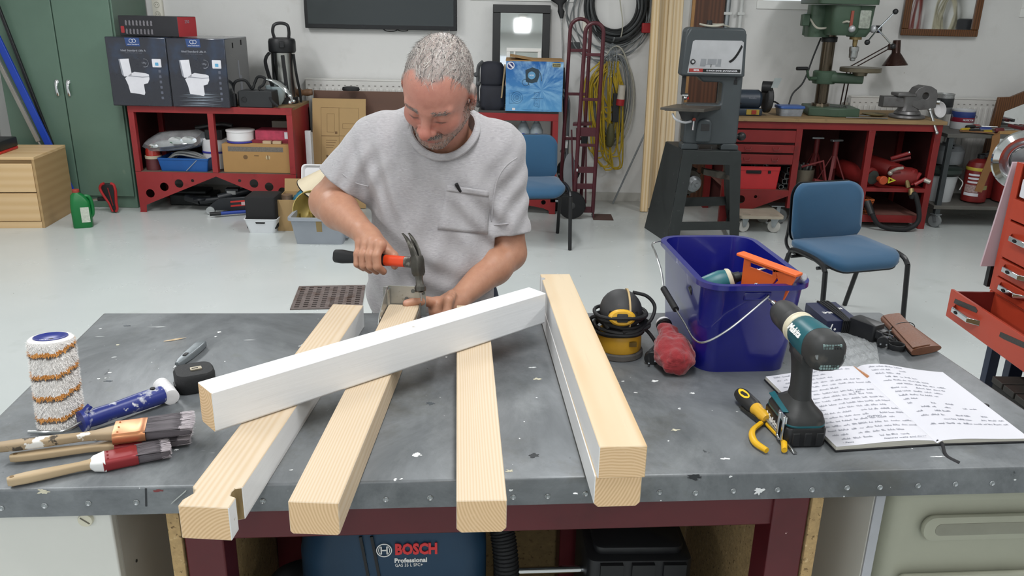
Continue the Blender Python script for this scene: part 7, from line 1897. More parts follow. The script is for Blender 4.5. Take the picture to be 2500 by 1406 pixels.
cr=thing('bottle_crate','red plastic stacking crate under the drawers of the red bench','crate',(1.93,6.62,S3))
M_REDC2=pm('crate_red','b0272b',.4,var=.06)
f=MB();f.open_box(.34,.3,.185,.008,.012,(.36,.32),.004,.03,n=3);f.build('shell',M_REDC2,cr,world=False)
f=MB();f.M=frame((-.03,-.162,.142),(0,-1,.02),(1,0,0));f.rbox(.12,.026,.004,.006,.001);f.build('hand_hole',M_DARK,cr,world=False)
f=MB();f.M=frame((.095,-.162,.142),(0,-1,.02),(1,0,0));f.rbox(.022,.022,.004,.003,.001);f.build('square_hole',M_DARK,cr,world=False)
def sqtube(f,a,b,w,t=.003):
 d=Vector(b)-Vector(a);F=frame(a,d,(1,0,0));L=d.length
 o_=[(w/2,w/2),(-w/2,w/2),(-w/2,-w/2),(w/2,-w/2)];i_=[(x*(1-2*t/w),y*(1-2*t/w))for x,y in o_]
 f.loft([[F@Vector((x,y,z))for x,y in r]for r,z in((o_,0),(o_,L),(i_,L),(i_,0))],False,False,True)
o=thing('steel_offcuts','short square steel tube offcuts lying in the red crate','offcuts',(1.98,6.6,S3+.14))
for k,(x,y,z,dx)in enumerate(((1.90,6.50,.475,.10),(1.99,6.48,.478,.06),(1.86,6.60,.47,.12))):
 f=MB();sqtube(f,(x,y,z),(x+dx,y+.12,z+.01),.03);f.build('tube',M_GALV,o)
k=0
M_TUBE=pm('raw_steel_tube','6b6d6c',.4,.8,var=.15)
tubes=[(0,0),(.05,.005),(.1,.0),(.03,.045),(.08,.05),(.125,.045),(.05,.09),(.1,.095),(.075,.14)]
for k,(dx,dz_)in enumerate(tubes):
 x,z=2.135+dx*.82,S3+.022+dz_*.95
 f=MB()
 if k==0:f.loft([[Vector((x+a_,y_,z+b_))for a_,b_ in circ(r,14)]for r,y_ in((.019,6.47),(.019,7.0),(.015,7.0),(.015,6.47))],False,False,True)
 else:sqtube(f,(x,6.475+.01*(k%3),z),(x+.01,7.02,z+.004),.036 if k%2 else.042)
 o=f.build('steel_tube',M_TUBE);tag(o,('round steel tube at the lower left corner','second square tube in the bottom row','rightmost square tube in the bottom row','left square tube in the second row','middle square tube in the second row','rightmost square tube in the second row','left square tube in the third row','right square tube in the third row','topmost square tube')[k]+' of the pile beside the red crate','tube','steel tubes beside the red crate')
M_DOL=pm('dolly_board','a79e8e',.7,var=.12,vs=10)
dl=thing('dolly','pale plywood dolly on white castors under the red bench','dolly',(1.93,6.38,0),.0)
f=MB();f.plate(rrect(.35,.42,.03,4),[[(x+.035*cos(t),-.16+.018*sin(t))for t in[2*pi*i/16 for i in range(16)]]for x in(-.11,.11)],.022,Matrix.Translation((0,.03,.118)));f.build('deck',M_DOL,dl,world=False)
M_CAST=pm('castor_white','b9b8b3',.45,var=.1)
for x in(-.125,.115):
 for y in(-.13,.18):
  yaw=.3 if x<0 else-.5
  F=Matrix.Translation((x,y,0))@Matrix.Rotation(yaw,4,'Z')
  f=MB(F);f.lathe([(.03,-.013),(.046,-.012),(.05,-.006),(.05,.006),(.046,.012),(.03,.013)],22,frame((0,0,.05),(0,1,0)));ws_=f.build('castor_wheel',M_CAST,dl,world=False)
  f=MB(F);f.hexa([(-.012,-.02,.045),(.012,-.02,.045),(.012,-.017,.045),(-.012,-.017,.045),(-.025,-.02,.112),(.035,-.02,.112),(.035,-.017,.112),(-.025,-.017,.112)]);f.hexa([(-.012,.017,.045),(.012,.017,.045),(.012,.02,.045),(-.012,.02,.045),(-.025,.017,.112),(.035,.017,.112),(.035,.02,.112),(-.025,.02,.112)]);f.box(-.03,.04,-.022,.022,.11,.118);f.cyl((0,-.022,.05),(0,.022,.05),.006,n=8);f.build('fork',M_GALV,ws_,world=False)
o=thing('castor','dark grey castor wheel on the floor at the right of the plywood dolly','castor',(2.17,6.55,0))
f=MB();f.lathe([(.04,-.018),(.062,-.016),(.066,0),(.062,.016),(.04,.018)],24,frame((0,0,.067),(.3,1,0)));f.build('wheel',pm('castor_grey','6f7374',.5),o,world=False)
f=MB();f.bar((-.02,-.03,.06),(-.01,-.02,.15),.03,.004,(0,1,0));f.box(-.08,.08,-.05,.05,.148,.156);f.build('fork',M_GALV,o,world=False)
tin=thing('metal_tin','dull metal tin full of offcuts in the middle bay of the red bench','tin',(2.36,6.66,S3))
f=MB();f.loft([[(x,y,z)for x,y in circ(r,22)]for r,z in((.085,0),(.09,.14),(.088,.14),(.083,.01))]);f.build('tin',pm('dull_tin','6e675a',.45,.6,var=.2),tin,world=False)
f=MB()
for k in range(7):
 a=k*.9;f.tube([(.05*cos(a),.05*sin(a),.06),(.055*cos(a+.5),.05*sin(a+.3),.17+.01*(k%3))],.012,7)
f.build('scrap',M_TUBE,tin,world=False)
M_AXS=pm('axle_stand_red','6e2a2c',.5,var=.2,vs=12)
for k,(x,y)in enumerate(((2.50,6.82),(2.615,6.70))):
 o=thing('axle_stand',('back left' if k==0 else 'front right')+' red axle stand in the middle bay of the red bench','axle stand',(x,y,S3),.3*k,'axle stands in the red bench')
 f=MB();f.cyl((0,0,.14),(0,0,.36),.022,n=12);f.build('column',M_AXS,o,world=False)
 f=MB();f.box(-.05,.05,-.02,.02,.36,.375);f.build('saddle',M_GALV,o,world=False,bevel=.003)
 for a in range(4):
  t=pi/4+a*pi/2;f=MB();f.bar((.018*cos(t),.018*sin(t),.24),(.12*cos(t),.12*sin(t),.004),.022,.008,(0,0,1));f.build('leg',M_AXS,o,world=False)
o=thing('bent_bar','bent red steel bar lying across the middle bay of the red bench','bar',(2.44,6.58,S3))
f=MB();f.tube([(2.33,6.62,S3+.16),(2.48,6.57,S3+.22),(2.52,6.56,S3+.05)],.010,8);f.cyl((2.42,6.56,S3+.06),(2.56,6.58,S3+.03),.02,n=12);f.build('bar',M_AXS,o)
M_EXT=pm('extinguisher_red','74201f',.4,var=.12,vs=5,spots=(('5f1718',7,.6,.76),))
M_EXTD=pm('dark_cylinder','2b1c1b',.5,var=.2)
def extinguisher(label,base,axis,r,L,mat=M_EXT,head=True,fl=True):
 o=thing('fire_extinguisher',label,'extinguisher',tuple(base))
 F=frame(base,axis)
 f=MB(F);f.lathe([(r*.75,0),(r*.97,.012),(r,.03),(r,L-.07),(r*.85,L-.03),(r*.4,L-.008),(r*.25,L)],28);f.build('cylinder',mat,o)
 if head:
  f=MB(F);f.lathe([(r*.28,L-.004),(r*.3,L+.03),(r*.2,L+.035)],14);f.build('valve',M_BLK,o)
  f=MB(F);f.bar((0,0,L+.03),(r*1.3,0,L+.05),.018,.006,(0,1,0));f.bar((0,0,L+.02),(r*1.2,0,L+.012),.018,.006,(0,1,0));f.build('lever',M_BLK,o)
 return o,F
zS+=.001
e1,F1=extinguisher('red gas cylinder with an orange cap lying on the right shelf, base forward',(2.86,6.50,zS+.075),(-.35,.93,.02),.075,.42,head=False)
f=MB(F1);f.lathe([(.05,-.004),(.056,-.014),(.03,-.02)],20);f.build('base_cap',pm('dull_green_black','2c322e',.5),e1)
f=MB(frame((2.91,6.415,zS+.07),(.1,-1,0),(1,0,0)));f.lathe([(.034,0),(.034,.018),(.03,.022)],22);f.lathe([(.02,-.06),(.02,0)],12);f.build('orange_cap',pm('cap_orange','a84422',.5),e1)
f=MB(frame((2.975,6.41,zS+.072),(0,-1,0),(1,0,0)));f.loft([[Vector((x,y,z))for x,y in pts]for pts,z in(([(-.025,-.026),(.035,0),(-.025,.026)],0),([(-.025,-.026),(.035,0),(-.025,.026)],.008),([(-.016,-.013),(.014,0),(-.016,.013)],.008),([(-.016,-.013),(.014,0),(-.016,.013)],0))],False,False,True);f.build('yellow_tag',pm('tag_yellow','b5b32c',.5),e1)
extinguisher('long red fire extinguisher lying diagonally on the right shelf of the red bench',(2.83,6.92,zS+.17),(.62,-.66,-.17),.072,.50,head=False)
e3,F3=extinguisher('red fire extinguisher lying crosswise at the front of the right shelf',(3.02,6.58,zS+.078),(.97,-.18,-.02),.076,.40 if 0 else.24,head=False)
f=MB();f.tube(bez([(3.0,6.5,zS+.12),(3.03,6.47,zS+.15),(3.08,6.47,zS+.16)],4),.012,8);f.sphere((3.0,6.5,zS+.11),.02,10,6);f.build('nozzle',pm('nozzle_pale','a39d94',.4,.3),e3)
e4,F4=extinguisher('dark fire extinguisher with a yellow label standing at the back of the right shelf',(2.95,6.95,zS),(0,0,1),.075,.34,M_EXTD)
f=MB();f.prism([(-.04,-.03),(-.045,.04),(0,.085),(.045,.04),(.04,-.03),(0,-.055)],.003,frame((2.95,6.872,zS+.20),(0,-1,0),(1,0,0)));f.build('label',pm('label_yellow_green','a3a21f',.5),e4)
o=thing('valve_fittings','red and brass hydraulic valves piled at the right end of the right shelf','valves',(3.2,6.56,zS))
for(a,b,r,mt)in(((3.06,6.66,zS+.20),(3.18,6.60,zS+.26),.016,M_REDP),((3.06,6.68,zS+.17),(3.2,6.62,zS+.22),.014,M_AXS),((3.18,6.5,zS+.14),(3.19,6.5,zS+.02),.014,M_REDP),((3.23,6.48,zS+.12),(3.2,6.5,zS+.03),.014,M_REDP),((3.19,6.46,zS+.03),(3.27,6.46,zS+.08),.014,M_REDP),((3.14,6.5,zS+.06),(3.155,6.48,zS-.0),.018,pm('brass_dull','8d7b55',.4,.7)),((3.26,6.46,zS+.07),(3.30,6.44,zS+.055),.018,pm('pale_metal','a7a49b',.4,.5)),((3.22,6.62,zS+.02),(3.27,6.6,zS+.10),.026,M_AXS)):
 f=MB();f.cyl(a,b,r,n=10);f.build('fitting',mt,o)
f=MB();f.sphere((3.17,6.60,zS+.262),.013,8,6);f.build('ball',M_CHROME,o)
ho=thing('rubber_hose','thick black rubber hose hanging from the right shelf down to the floor','hose',(3.0,6.40,0))
hpt=[(3.155,6.43,zS+.0),(3.158,6.40,zS-.06),(3.17,6.385,.30),(3.215,6.37,.18),(3.22,6.36,.08),(3.14,6.35,.024),(3.02,6.36,.022),(2.92,6.38,.05),(2.865,6.40,.13),(2.84,6.44,.2)]
f=MB();f.tube(bez(hpt,8),.019,12);f.build('hose',M_RUB,ho)
f=MB();f.cyl(hpt[0],(3.156,6.405,zS-.045),.022,n=12);f.build('coupling',pm('brass_dull','8d7b55',.4,.7),ho)
f=MB();f.cyl((2.862,6.40,.125),(2.835,6.46,.215),.027,.03,n=14);f.build('nozzle',M_BLK,ho)
zB+=.001
ob=thing('plastic_basket','small orange plastic basket on the bottom shelf of the red bench','basket',(2.785,6.56,zB))
M_ORB=pm('basket_orange','b05a2c',.5,var=.1)
W0,D0,H0,W1,D1=.17,.16,.115,.215,.2
f=MB();f.box(-W0/2,W0/2,-D0/2,D0/2,0,.004)
def rp(w,d):return[(-w/2,-d/2),(w/2,-d/2),(w/2,d/2),(-w/2,d/2)]
for k in range(6):
 t=k/5;w,d=W0+(W1-W0)*t,D0+(D1-D0)*t;z=H0*t
 for a,b in zip(rp(w,d),rp(w,d)[1:]+rp(w,d)[:1]):f.bar((*a,z+.002),(*b,z+.002),.003,.005 if k<5 else.010)
for side in range(4):
 for k in range(13):
  u=k/12
  b0,b1=rp(W0,D0)[side],rp(W0,D0)[(side+1)%4];t0,t1=rp(W1,D1)[side],rp(W1,D1)[(side+1)%4]
  f.bar((b0[0]+(b1[0]-b0[0])*u,b0[1]+(b1[1]-b0[1])*u,0),(t0[0]+(t1[0]-t0[0])*u,t0[1]+(t1[1]-t0[1])*u,H0),.003,.004)
o=f.build('lattice',M_ORB,ob,world=False);o['kind']='stuff'
f=MB();f.rbox(.14,.12,.10,.02,F=Matrix.Translation((0,0,.006)));f.build('dark_content',M_DARK,ob,world=False)
f=MB();f.box(2.72,2.80,6.62,6.7,zB+.12,zB+.16);o=f.build('small_part',M_STEEL,bevel=.004);tag(o,'small grey metal part lying on top of the filled orange basket','part')
# on the red bench top
G=GZ+.029
gr=thing('bench_grinder','dark blue bench grinder with black wheel guard on the red bench behind the band saw','grinder',(1.80,6.62,G))
M_GRB=pm('grinder_blue','2a3440',.45,var=.1)
gx=aty(1826,260,6.62).x
f=MB();f.rbox(.2,.16,.055,.02,F=Matrix.Translation((gx,6.62,G)));f.build('base',M_GRB,gr)
f=MB();f.lathe([(.06,-.12),(.075,-.1),(.075,.08),(.06,.1)],26,frame((gx-.01,6.62,G+.12),(1,0,0)));f.build('motor',M_GRB,gr)
f=MB();f.box(gx-.03,gx+.07,6.535,6.545,G+.01,G+.05);sw=f.build('switch_plate',pm('grinder_yellow','9b8436',.5),gr)
f=MB();f.box(gx+.01,gx+.045,6.527,6.536,G+.015,G+.045);f.build('switch',pm('grinder_red','8b2f22',.5),sw)
f=MB();f.lathe([(.1,-.02),(.106,-.015),(.106,.015),(.1,.02)],30,frame((gx+.145,6.62,G+.125),(1,0,0)));f.build('wheel',M_DKG,gr)
f=MB();f.lathe([(.065,.02),(.085,.028),(.05,.035)],26,frame((gx+.145,6.62,G+.125),(1,0,0)));f.cyl((gx+.09,6.6,G+.22),(gx+.16,6.57,G+.22),.045,n=18);f.build('guard',M_BLK,gr)
f=MB();f.hexa([(gx+.135,6.52,G+.22),(gx+.185,6.52,G+.22),(gx+.185,6.525,G+.22),(gx+.135,6.525,G+.22),(gx+.15,6.50,G+.295),(gx+.205,6.50,G+.295),(gx+.205,6.505,G+.295),(gx+.15,6.505,G+.295)]);f.build('eye_shield',pm('clear_shield','9aa2a2',.15),gr)
text('EINHELL',.014,Matrix.Translation((gx+.01,6.543,G+.135))@frame((0,0,0),(0,-1,0),(1,0,0)),M_PRG,gr,'lettering',.0006,fitw=.06)
f=MB();f.tube(bez([(gx+.1,6.7,G+.1),(gx+.25,6.75,G+.09),(gx+.35,6.75,G+.02),(gx+.5,6.9,G+.01)],6),.007,7);f.build('cord',M_RUB,gr)
fc=thing('food_box','clear plastic food box with blue lid on the red bench beside the grinder','box',(aty(1925,285,6.62).x,6.62,G),.1)
f=MB();f.loft([[(x,y,z)for x,y in rrect(w,d,.02,4)]for w,d,z in((.17,.12,0),(.19,.14,.06),(.19,.14,.062))]);f.build('box',pm('clear_box','8b9096',.25,var=.15,vs=25),fc,world=False)
f=MB();f.loft([[(x,y,z)for x,y in rrect(w,d,.022,4)]for w,d,z in((.2,.15,.06),(.205,.155,.066),(.2,.15,.078),(.16,.11,.08))]);f.build('lid',pm('lid_blue','3a5c9c',.4),fc,world=False)
DX,DY=2.47,6.78
dp=thing('drill_press','green pillar drill press with round table on the red bench','drill press',(DX+.04,DY,G))
M_DPG=pm('press_green','3c5040',.45,var=.12,vs=6,spots=(('2c4029',9,.6,.78),))
M_COL=pm('oiled_column','5c5346',.22,.85,var=.2,vs=6,stretch=(1,1,.2))
f=MB();f.prism([(-.14,-.14),(.05,-.215),(.245,-.20),(.27,.05),(.15,.16),(-.10,.16)],.065,Matrix.Translation((DX,DY,G)));bse=f.build('base',M_DPG,dp,bevel=.006)
f=MB();f.lathe([(.075,.065),(.07,.085),(.058,.09)],24,Matrix.Translation((DX,DY,G)));f.build('column_flange',M_COL,dp)
f=MB();f.lathe([(.05,.065),(.05,.78)],30,Matrix.Translation((DX,DY,G)));f.build('column',M_COL,dp)
f=MB();f.lathe([(.058,.56),(.061,.565),(.061,.595),(.058,.6)],28,Matrix.Translation((DX,DY,G)));f.build('column_collar',M_BLK,dp)
zt2=G+.30
f=MB();f.lathe([(.085,zt2-.06),(.09,zt2-.05),(.09,zt2+.03),(.08,zt2+.04)],26,Matrix.Translation((DX,DY,0)));f.loft([[Vector((DX+.02+t*.22,DY-.03-t*.12+y*(1-t*.2),zt2-.01+z*(1-t*.15)))for y,z in rrect(.1,.085,.03,4)]for t in(0,1)]);f.build('table_bracket',M_DPG,dp)
f=MB();f.lathe([(.15,0),(.155,.004),(.155,.03),(.15,.034)],36,Matrix.Translation((DX+.225,DY-.14,zt2+.045)));f.lathe([(.05,-.03),(.06,0)],18,Matrix.Translation((DX+.225,DY-.14,zt2+.045)));f.build('work_table',pm('table_steel','6d6656',.35,.7,var=.15),dp)
f=MB();f.cyl((DX-.08,DY-.04,zt2-.02),(DX-.14,DY-.07,zt2-.02),.016,n=12);f.tube([(DX-.135,DY-.07,zt2-.02),(DX-.155,DY-.08,zt2-.01),(DX-.175,DY-.09,zt2+.05),(DX-.19,DY-.1,zt2+.06)],.01,8);f.build('crank_arm',M_DPG,dp)
f=MB();f.cyl((DX-.18,DY-.1,zt2+.06),(DX-.27,DY-.13,zt2+.06),.014,n=12);f.build('crank_handle',M_BLK,dp)
zh=1.56
f=MB();f.loft([[Vector((DX+.02+x,DY-.06+y,z))for x,y in rrect(w,d,.05,5)]for w,d,z in((.19,.36,zh-.08),(.22,.40,zh-.05),(.22,.40,zh+.06),(.22,.40,zh+.14))]);f.build('head',M_DPG,dp,ang=50)
f=MB();f.loft([[Vector((DX+.15+x,DY-.14+y,z))for x,y in rrect(w,w,.05,5)]for w,z in((.13,zh-.09),(.17,zh-.05),(.19,zh+.14))]);f.build('spindle_housing',M_DPG,dp,ang=50)
f=MB();f.loft([[Vector((DX+.02+x,DY-.04+y,z))for x,y in rrect(.46,.5,.06,5)]for z in(zh+.145,zh+.155,zh+.30)]);f.build('belt_cover',M_DPG,dp,ang=50,bevel=.004)
f=MB();f.lathe([(.06,0),(.085,.01),(.085,.17),(.07,.18)],24,Matrix.Translation((DX-.10,DY+.10,zh-.10)));f.loft([[Vector((DX-.105+x,DY+.0+y,z))for x,y in rrect(.17,.16,.05,5)]for z in(zh-.10,zh+.14)]);f.build('motor',M_DPG,dp,ang=50)
f=MB();f.box(DX-.25,DX-.19,DY-.06,DY,zh-.02,zh+.07);f.build('capacitor_box',M_DPG,dp,bevel=.008)
f=MB();f.tube(bez([(DX-.19,DY-.04,zh+.04),(DX-.15,DY-.12,zh-.03),(DX-.06,DY-.16,zh-.02),(DX+.0,DY-.27,zh+.02),(DX+.03,DY-.28,zh+.02)],6),.008,8);f.build('cable',M_CABW,dp)
f=MB();f.box(DX+.04,DX+.06,DY-.27,DY-.25,zh-.02,zh+.1);f.build('depth_scale',pm('faded_red_label','8a4436',.5),dp)
f=MB();f.M=frame((DX+.16,DY-.2385,zh+.04),(0,-1,0),(1,0,0));f.rbox(.085,.13,.003,.01,.001);f.build('name_plate',pm('worn_plate','8f958b',.4,var=.3,vs=50),dp)
for c_,r_ in(((DX+.06,DY-.27,zh-.03),.026),((DX+.265,DY-.17,zh-.03),.03)):
 f=MB();f.sphere(c_,r_,14,8);f.build('hub',M_ALU,dp)
f=MB();f.cyl((DX+.27,DY-.17,zh-.03),(DX+.32,DY-.18,zh-.03),.028,n=16);f.build('hub_cap',M_BLK,dp)
hub=Vector((DX+.285,DY-.2,zh-.03))
for d in((.10,-.03,.13),(.115,-.05,-.12),(-.09,-.06,-.095)):
 e=hub+Vector(d);f=MB();f.cyl(hub,e,.0065,n=8);sp_=f.build('feed_spoke',M_CHROME,dp)
 f=MB();f.sphere(e,.021,12,8);f.build('ball_knob',M_BLK,sp_)
cxx,cyy=DX+.15,DY-.14
f=MB();f.lathe([(.045,zh-.11),(.045,zh-.085)],20,Matrix.Translation((cxx,cyy,0)));f.lathe([(.016,zh-.16),(.02,zh-.11)],14,Matrix.Translation((cxx,cyy,0)));f.build('quill',pm('brass_dull','8d7b55',.4,.7),dp)
f=MB();f.lathe([(.012,zh-.27),(.02,zh-.265),(.022,zh-.25),(.03,zh-.245),(.034,zh-.2),(.036,zh-.195),(.036,zh-.165),(.02,zh-.155)],22,Matrix.Translation((cxx,cyy,0)));f.build('chuck',M_STEEL,dp)
f=MB();f.tube(bez([(DX-.04,DY+.08,zh-.11),(DX-.08,DY+.08,zh-.25),(DX-.14,DY+.06,zh-.45),(DX-.22,DY+.05,zh-.55),(DX-.27,DY+.0,zh-.68),(DX-.33,DY+.05,G+.008)],8),.007,8);f.build('power_cord',M_CABB,dp)
f=MB()
for k in range(5):f.bar((DX+.05+.03*k,DY-.08-.01*k,G+.07),(DX+.10+.02*k,DY-.14+.02*k,G+.072),.008,.008)
o=f.build('drill_bits',M_TUBE);tag(o,'loose drill bits on the green foot of the drill press','drill bits');o['kind']='stuff'
al=thing('desk_lamp','brown architect lamp with two jointed arms at the back of the red bench','lamp',(DX+.27,7.02,G))
M_LMP=pm('lamp_brown','3a2620',.25,.4,var=.1)
L1,L2_=aty(2043,268,7.02),aty(2052,205,7.02)
zk=zt2+.02
e0=Vector((DX+.27,7.02,G+.05));e1_=Vector((DX+.285,7.02,G+.33))
f=MB();f.lathe([(.03,0),(.03,.03),(.02,.05)],16,Matrix.Translation((DX+.27,7.02,G)));f.build('base_clamp',M_LMP,al)
for dx in(-.016,.016):
 f=MB();f.bar(e0+Vector((dx,0,0)),e1_+Vector((dx,0,0)),.009,.009,(0,1,0));f.build('lower_arm',M_LMP,al)
jt=Vector((DX+.29,7.02,G+.345));en=aty(2173,113,7.0)
for dz_ in(-.016,.016):
 f=MB();f.bar(jt+Vector((0,0,dz_)),en+Vector((0,0,dz_)),.008,.008,(0,1,0));f.build('upper_arm',M_LMP,al)
f=MB();f.box(en.x-.015,en.x+.03,6.99,7.01,en.z-.03,en.z+.02);f.build('head_joint',M_LMP,al)
hd_=aty(2190,98,6.98)
ax=Vector((.06,-.05,-1)).normalized()
f=MB(frame(hd_,ax));f.lathe([(.028,0),(.03,.002),(.034,.10),(.036,.105)],22);f.build('lamp_socket',M_LMP,al)
f=MB(frame(hd_,ax));f.lathe([(.034,.10),(.045,.115),(.095,.19),(.10,.2),(.097,.2),(.04,.118),(.03,.105)],28,None,False);f.build('lamp_shade',M_LMP,al)
f=MB();f.bar(en+Vector((.02,0,0)),hd_+Vector((-.02,0,-.06)),.01,.01);f.build('head_arm',M_STEEL,al)
f=MB();f.tube(bez([en+Vector((0,0,.02)),en+Vector((.03,0,.035)),hd_+Vector((-.02,0,.0)),hd_+Vector((0,0,.002))],5),.003,6);f.build('wire',M_WPVC,al)
vx=aty(2215,290,6.6).x
vc=thing('bench_vice','grey cast iron bench vice on the right end of the red bench','vice',(vx,6.6,G))
M_VIC=pm('cast_iron','6a6969',.4,.6,var=.15,vs=14,spots=(('47423f',9,.6,.75),))
f=MB();f.lathe([(.13,0),(.135,.01),(.13,.025),(.10,.03)],28,Matrix.Translation((vx,6.62,G)));f.lathe([(.09,.028),(.1,.035),(.09,.055),(.075,.06)],26,Matrix.Translation((vx,6.62,G)));f.build('swivel_base',M_VIC,vc)
f=MB();f.loft([[Vector((vx+ox+x,6.62+y,G+z))for x,y in rrect(w,d,.03,4)]for w,d,z,ox in((.15,.13,.05,0),(.12,.11,.09,0),(.14,.12,.14,.0),(.17,.13,.17,.01))]);f.build('body',M_VIC,vc,ang=50)
f=MB();f.loft([[Vector((vx-.05+x_,6.62+y,G+.125+z))for y,z in rrect(.09,.085,.01,3)]for x_ in(-.17,.05)]);f.build('slide',M_VIC,vc)
f=MB();f.box(vx-.125,vx+.02,6.55,6.69,G+.17,G+.195);f.build('anvil',M_VIC,vc,bevel=.006)
outl=[(vx+.0,.10),(vx+.01,.2),(vx+.03,.235),(vx+.075,.255),(vx+.13,.25),(vx+.175,.225),(vx+.19,.18),(vx+.19,.09),(vx+.13,.075),(vx+.06,.07)]
f=MB();f.plate(outl,[circ(.026,18,(vx+.095,.178))],.12,Matrix.Translation((0,6.56,G))@FX);f.build('front_jaw',M_VIC,vc,bevel=.004)
f=MB();f.cyl((vx+.19,6.60,G+.13),(vx+.225,6.58,G+.13),.018,n=12);f.build('screw',M_STEEL,vc)
hA,hB=aty(2270,268,6.5),aty(2287,324,6.42)
f=MB();f.cyl(hA,hB,.011,n=10);f.sphere(hA,.016,10,6);f.sphere(hB,.015,10,6);f.build('handle_bar',M_STEEL,vc)
f=MB();f.lathe([(.055,0),(.09,.012),(.092,.018),(.05,.02)],22,Matrix.Translation((vx-.22,6.72,G)));o=f.build('grinding_disc',pm('disc_olive','6f6544',.6,var=.2));tag(o,'worn olive grinding disc lying left of the vice','disc')
f=MB();f.cyl((vx-.52,6.52,G+.006),(vx-.2,6.50,G+.006),.005,n=8);o=f.build('metal_file',M_TUBE);tag(o,'thin steel rod lying at the front edge of the red bench left of the vice','rod')
f=MB();f.cyl((vx-.38,6.7,G+.004),(vx-.27,6.66,G+.004),.004,n=8);o=f.build('metal_pin',M_TUBE);tag(o,'short thin steel pin beside the olive grinding disc','pin')
def tin_can(label,px,py,y,r,h,mats,z):
 x=aty(px,py,y).x
 o=thing('paint_tin',label,'tin',(x,y,z),0,'paint tins at the right end of the wall')
 f=MB();f.lathe([(r*.98,0),(r,.004),(r,h-.006),(r*1.03,h-.004),(r*1.03,h+.003),(r*.92,h+.003),(r*.9,h-.01),(.001,h-.01)],30);f.build('tin',mats[0],o,world=False)
 for k,(m,za,zb3)in enumerate(mats[1]):
  f=MB();f.lathe([(r+.0006,za*h),(r+.0012,za*h+.001),(r+.0012,zb3*h)],30,None,False);f.build('label_band',m,o,world=False)
 return o
tn=tin_can('silver paint tin with black label behind the vice',2296,290,6.98,.075,.16,(pm('tin_silver','a4a6a6',.3,.6),((pm('tin_black','26282a',.4),.35,.8),)),G)
o=thing('white_bowl','white plastic bowl tipped on its side beside the silver paint tin','bowl',(aty(2290,290,6.75).x,6.75,G))
f=MB(frame((aty(2287,293,6.75).x,6.74,G+.055),(.35,-.9,.25),(1,0,0)));f.lathe([(.02,-.045),(.05,-.03),(.065,.01),(.06,.01),(.045,-.025),(.02,-.035)],26);f.build('bowl',pm('white_plastic','dcdbdc',.35),o)
# dark steel trolley beside the bench
TRY,TRX0,TRX1,TRZ=6.50,3.40,4.30,.76
tr=thing('steel_trolley','dark grey steel trolley on castors beside the red bench','trolley',((TRX0+TRX1)/2,TRY+.25,0))
M_TRL=pm('trolley_paint','34393b',.5,var=.15,vs=8,spots=(('5a5a55',16,.66,.78),))
f=MB();f.box(TRX0,TRX1,TRY,TRY+.5,TRZ-.03,TRZ);f.build('top',pm('trolley_top','5d5c58',.5,.4,var=.2,vs=5),tr,bevel=.003)
f=MB();f.box(TRX0,TRX1,TRY,TRY+.5,.155,.185);f.build('bottom_shelf',pm('trolley_shelf','55534e',.6,var=.2,vs=5),tr,bevel=.003)
for x in(TRX0+.02,TRX1-.06):
 for y in(TRY+.005,TRY+.455):
  f=MB();f.box(x,x+.04,y,y+.04,.11,TRZ-.03);f.build('leg',M_TRL,tr,bevel=.003)
  F=Matrix.Translation((x+.02,y+.02,0))@Matrix.Rotation(.4,4,'Z')
  f=MB(F);f.lathe([(.03,-.015),(.05,-.013),(.055,0),(.05,.013),(.03,.015)],22,frame((0,0,.055),(1,.2,0)));w_=f.build('castor_wheel',pm('castor_grey','6f7374',.5),tr)
  f=MB(F);f.bar((-.02,-.02,.055),(-.022,0,.11),.03,.004,(1,0,0));f.bar((.02,-.02,.055),(.022,0,.11),.03,.004,(1,0,0));f.box(-.03,.03,-.03,.03,.105,.112);f.build('fork',M_GALV,w_)
zt3=.186
pb_=thing('plastic_pail','white plastic pail with dark lid on the lower shelf of the trolley','pail',(3.53,6.72,zt3))
f=MB();f.lathe([(.10,0),(.12,.2),(.122,.22)],28);f.build('body',pm('pail_white','aeb2b4',.4,var=.05),pb_,world=False)
f=MB();f.lathe([(.125,.215),(.15,.24),(.15,.27),(.12,.285)],26);f.build('lid',pm('lid_dark_green','26302c',.4),pb_,world=False)
f=MB();f.tube(bez([(.12,-.02,.2),(.15,-.06,.16),(.13,-.07,.1)],5),.004,6);f.build('bail',M_WPVC,pb_,world=False)
pt_=thing('plastic_drum','pale grey plastic drum with screw opening behind the trolley leg','drum',(3.60,6.84,zt3+.29))
f=MB();f.lathe([(.12,0),(.13,.02),(.13,.11),(.10,.15),(.05,.16),(.05,.175)],26);f.build('drum',pm('drum_grey','8f9498',.35,var=.08),pt_,world=False)
f=MB();f.lathe([(.025,0),(.025,.006),(.012,.007)],16,frame((-.02,-.09,.145),(0,-.6,.8)));f.build('cap',M_BLK,pt_,world=False)
e5,F5=extinguisher('red fire extinguisher with white pictogram label on the lower trolley shelf',(3.80,6.68,zt3),(0,0,1),.095,.36)
f=MB();f.lathe([(.0955,.265),(.096,.266),(.096,.29),(.0955,.291)],28,Matrix.Translation((3.80,6.68,zt3)),False);f.build('yellow_band',pm('band_yellow','b3a13a',.5),e5)
f=MB()
for j,(za,zb4,mm)in enumerate(((.07,.12,0),(.125,.17,1),(.175,.25,1))):
 pass
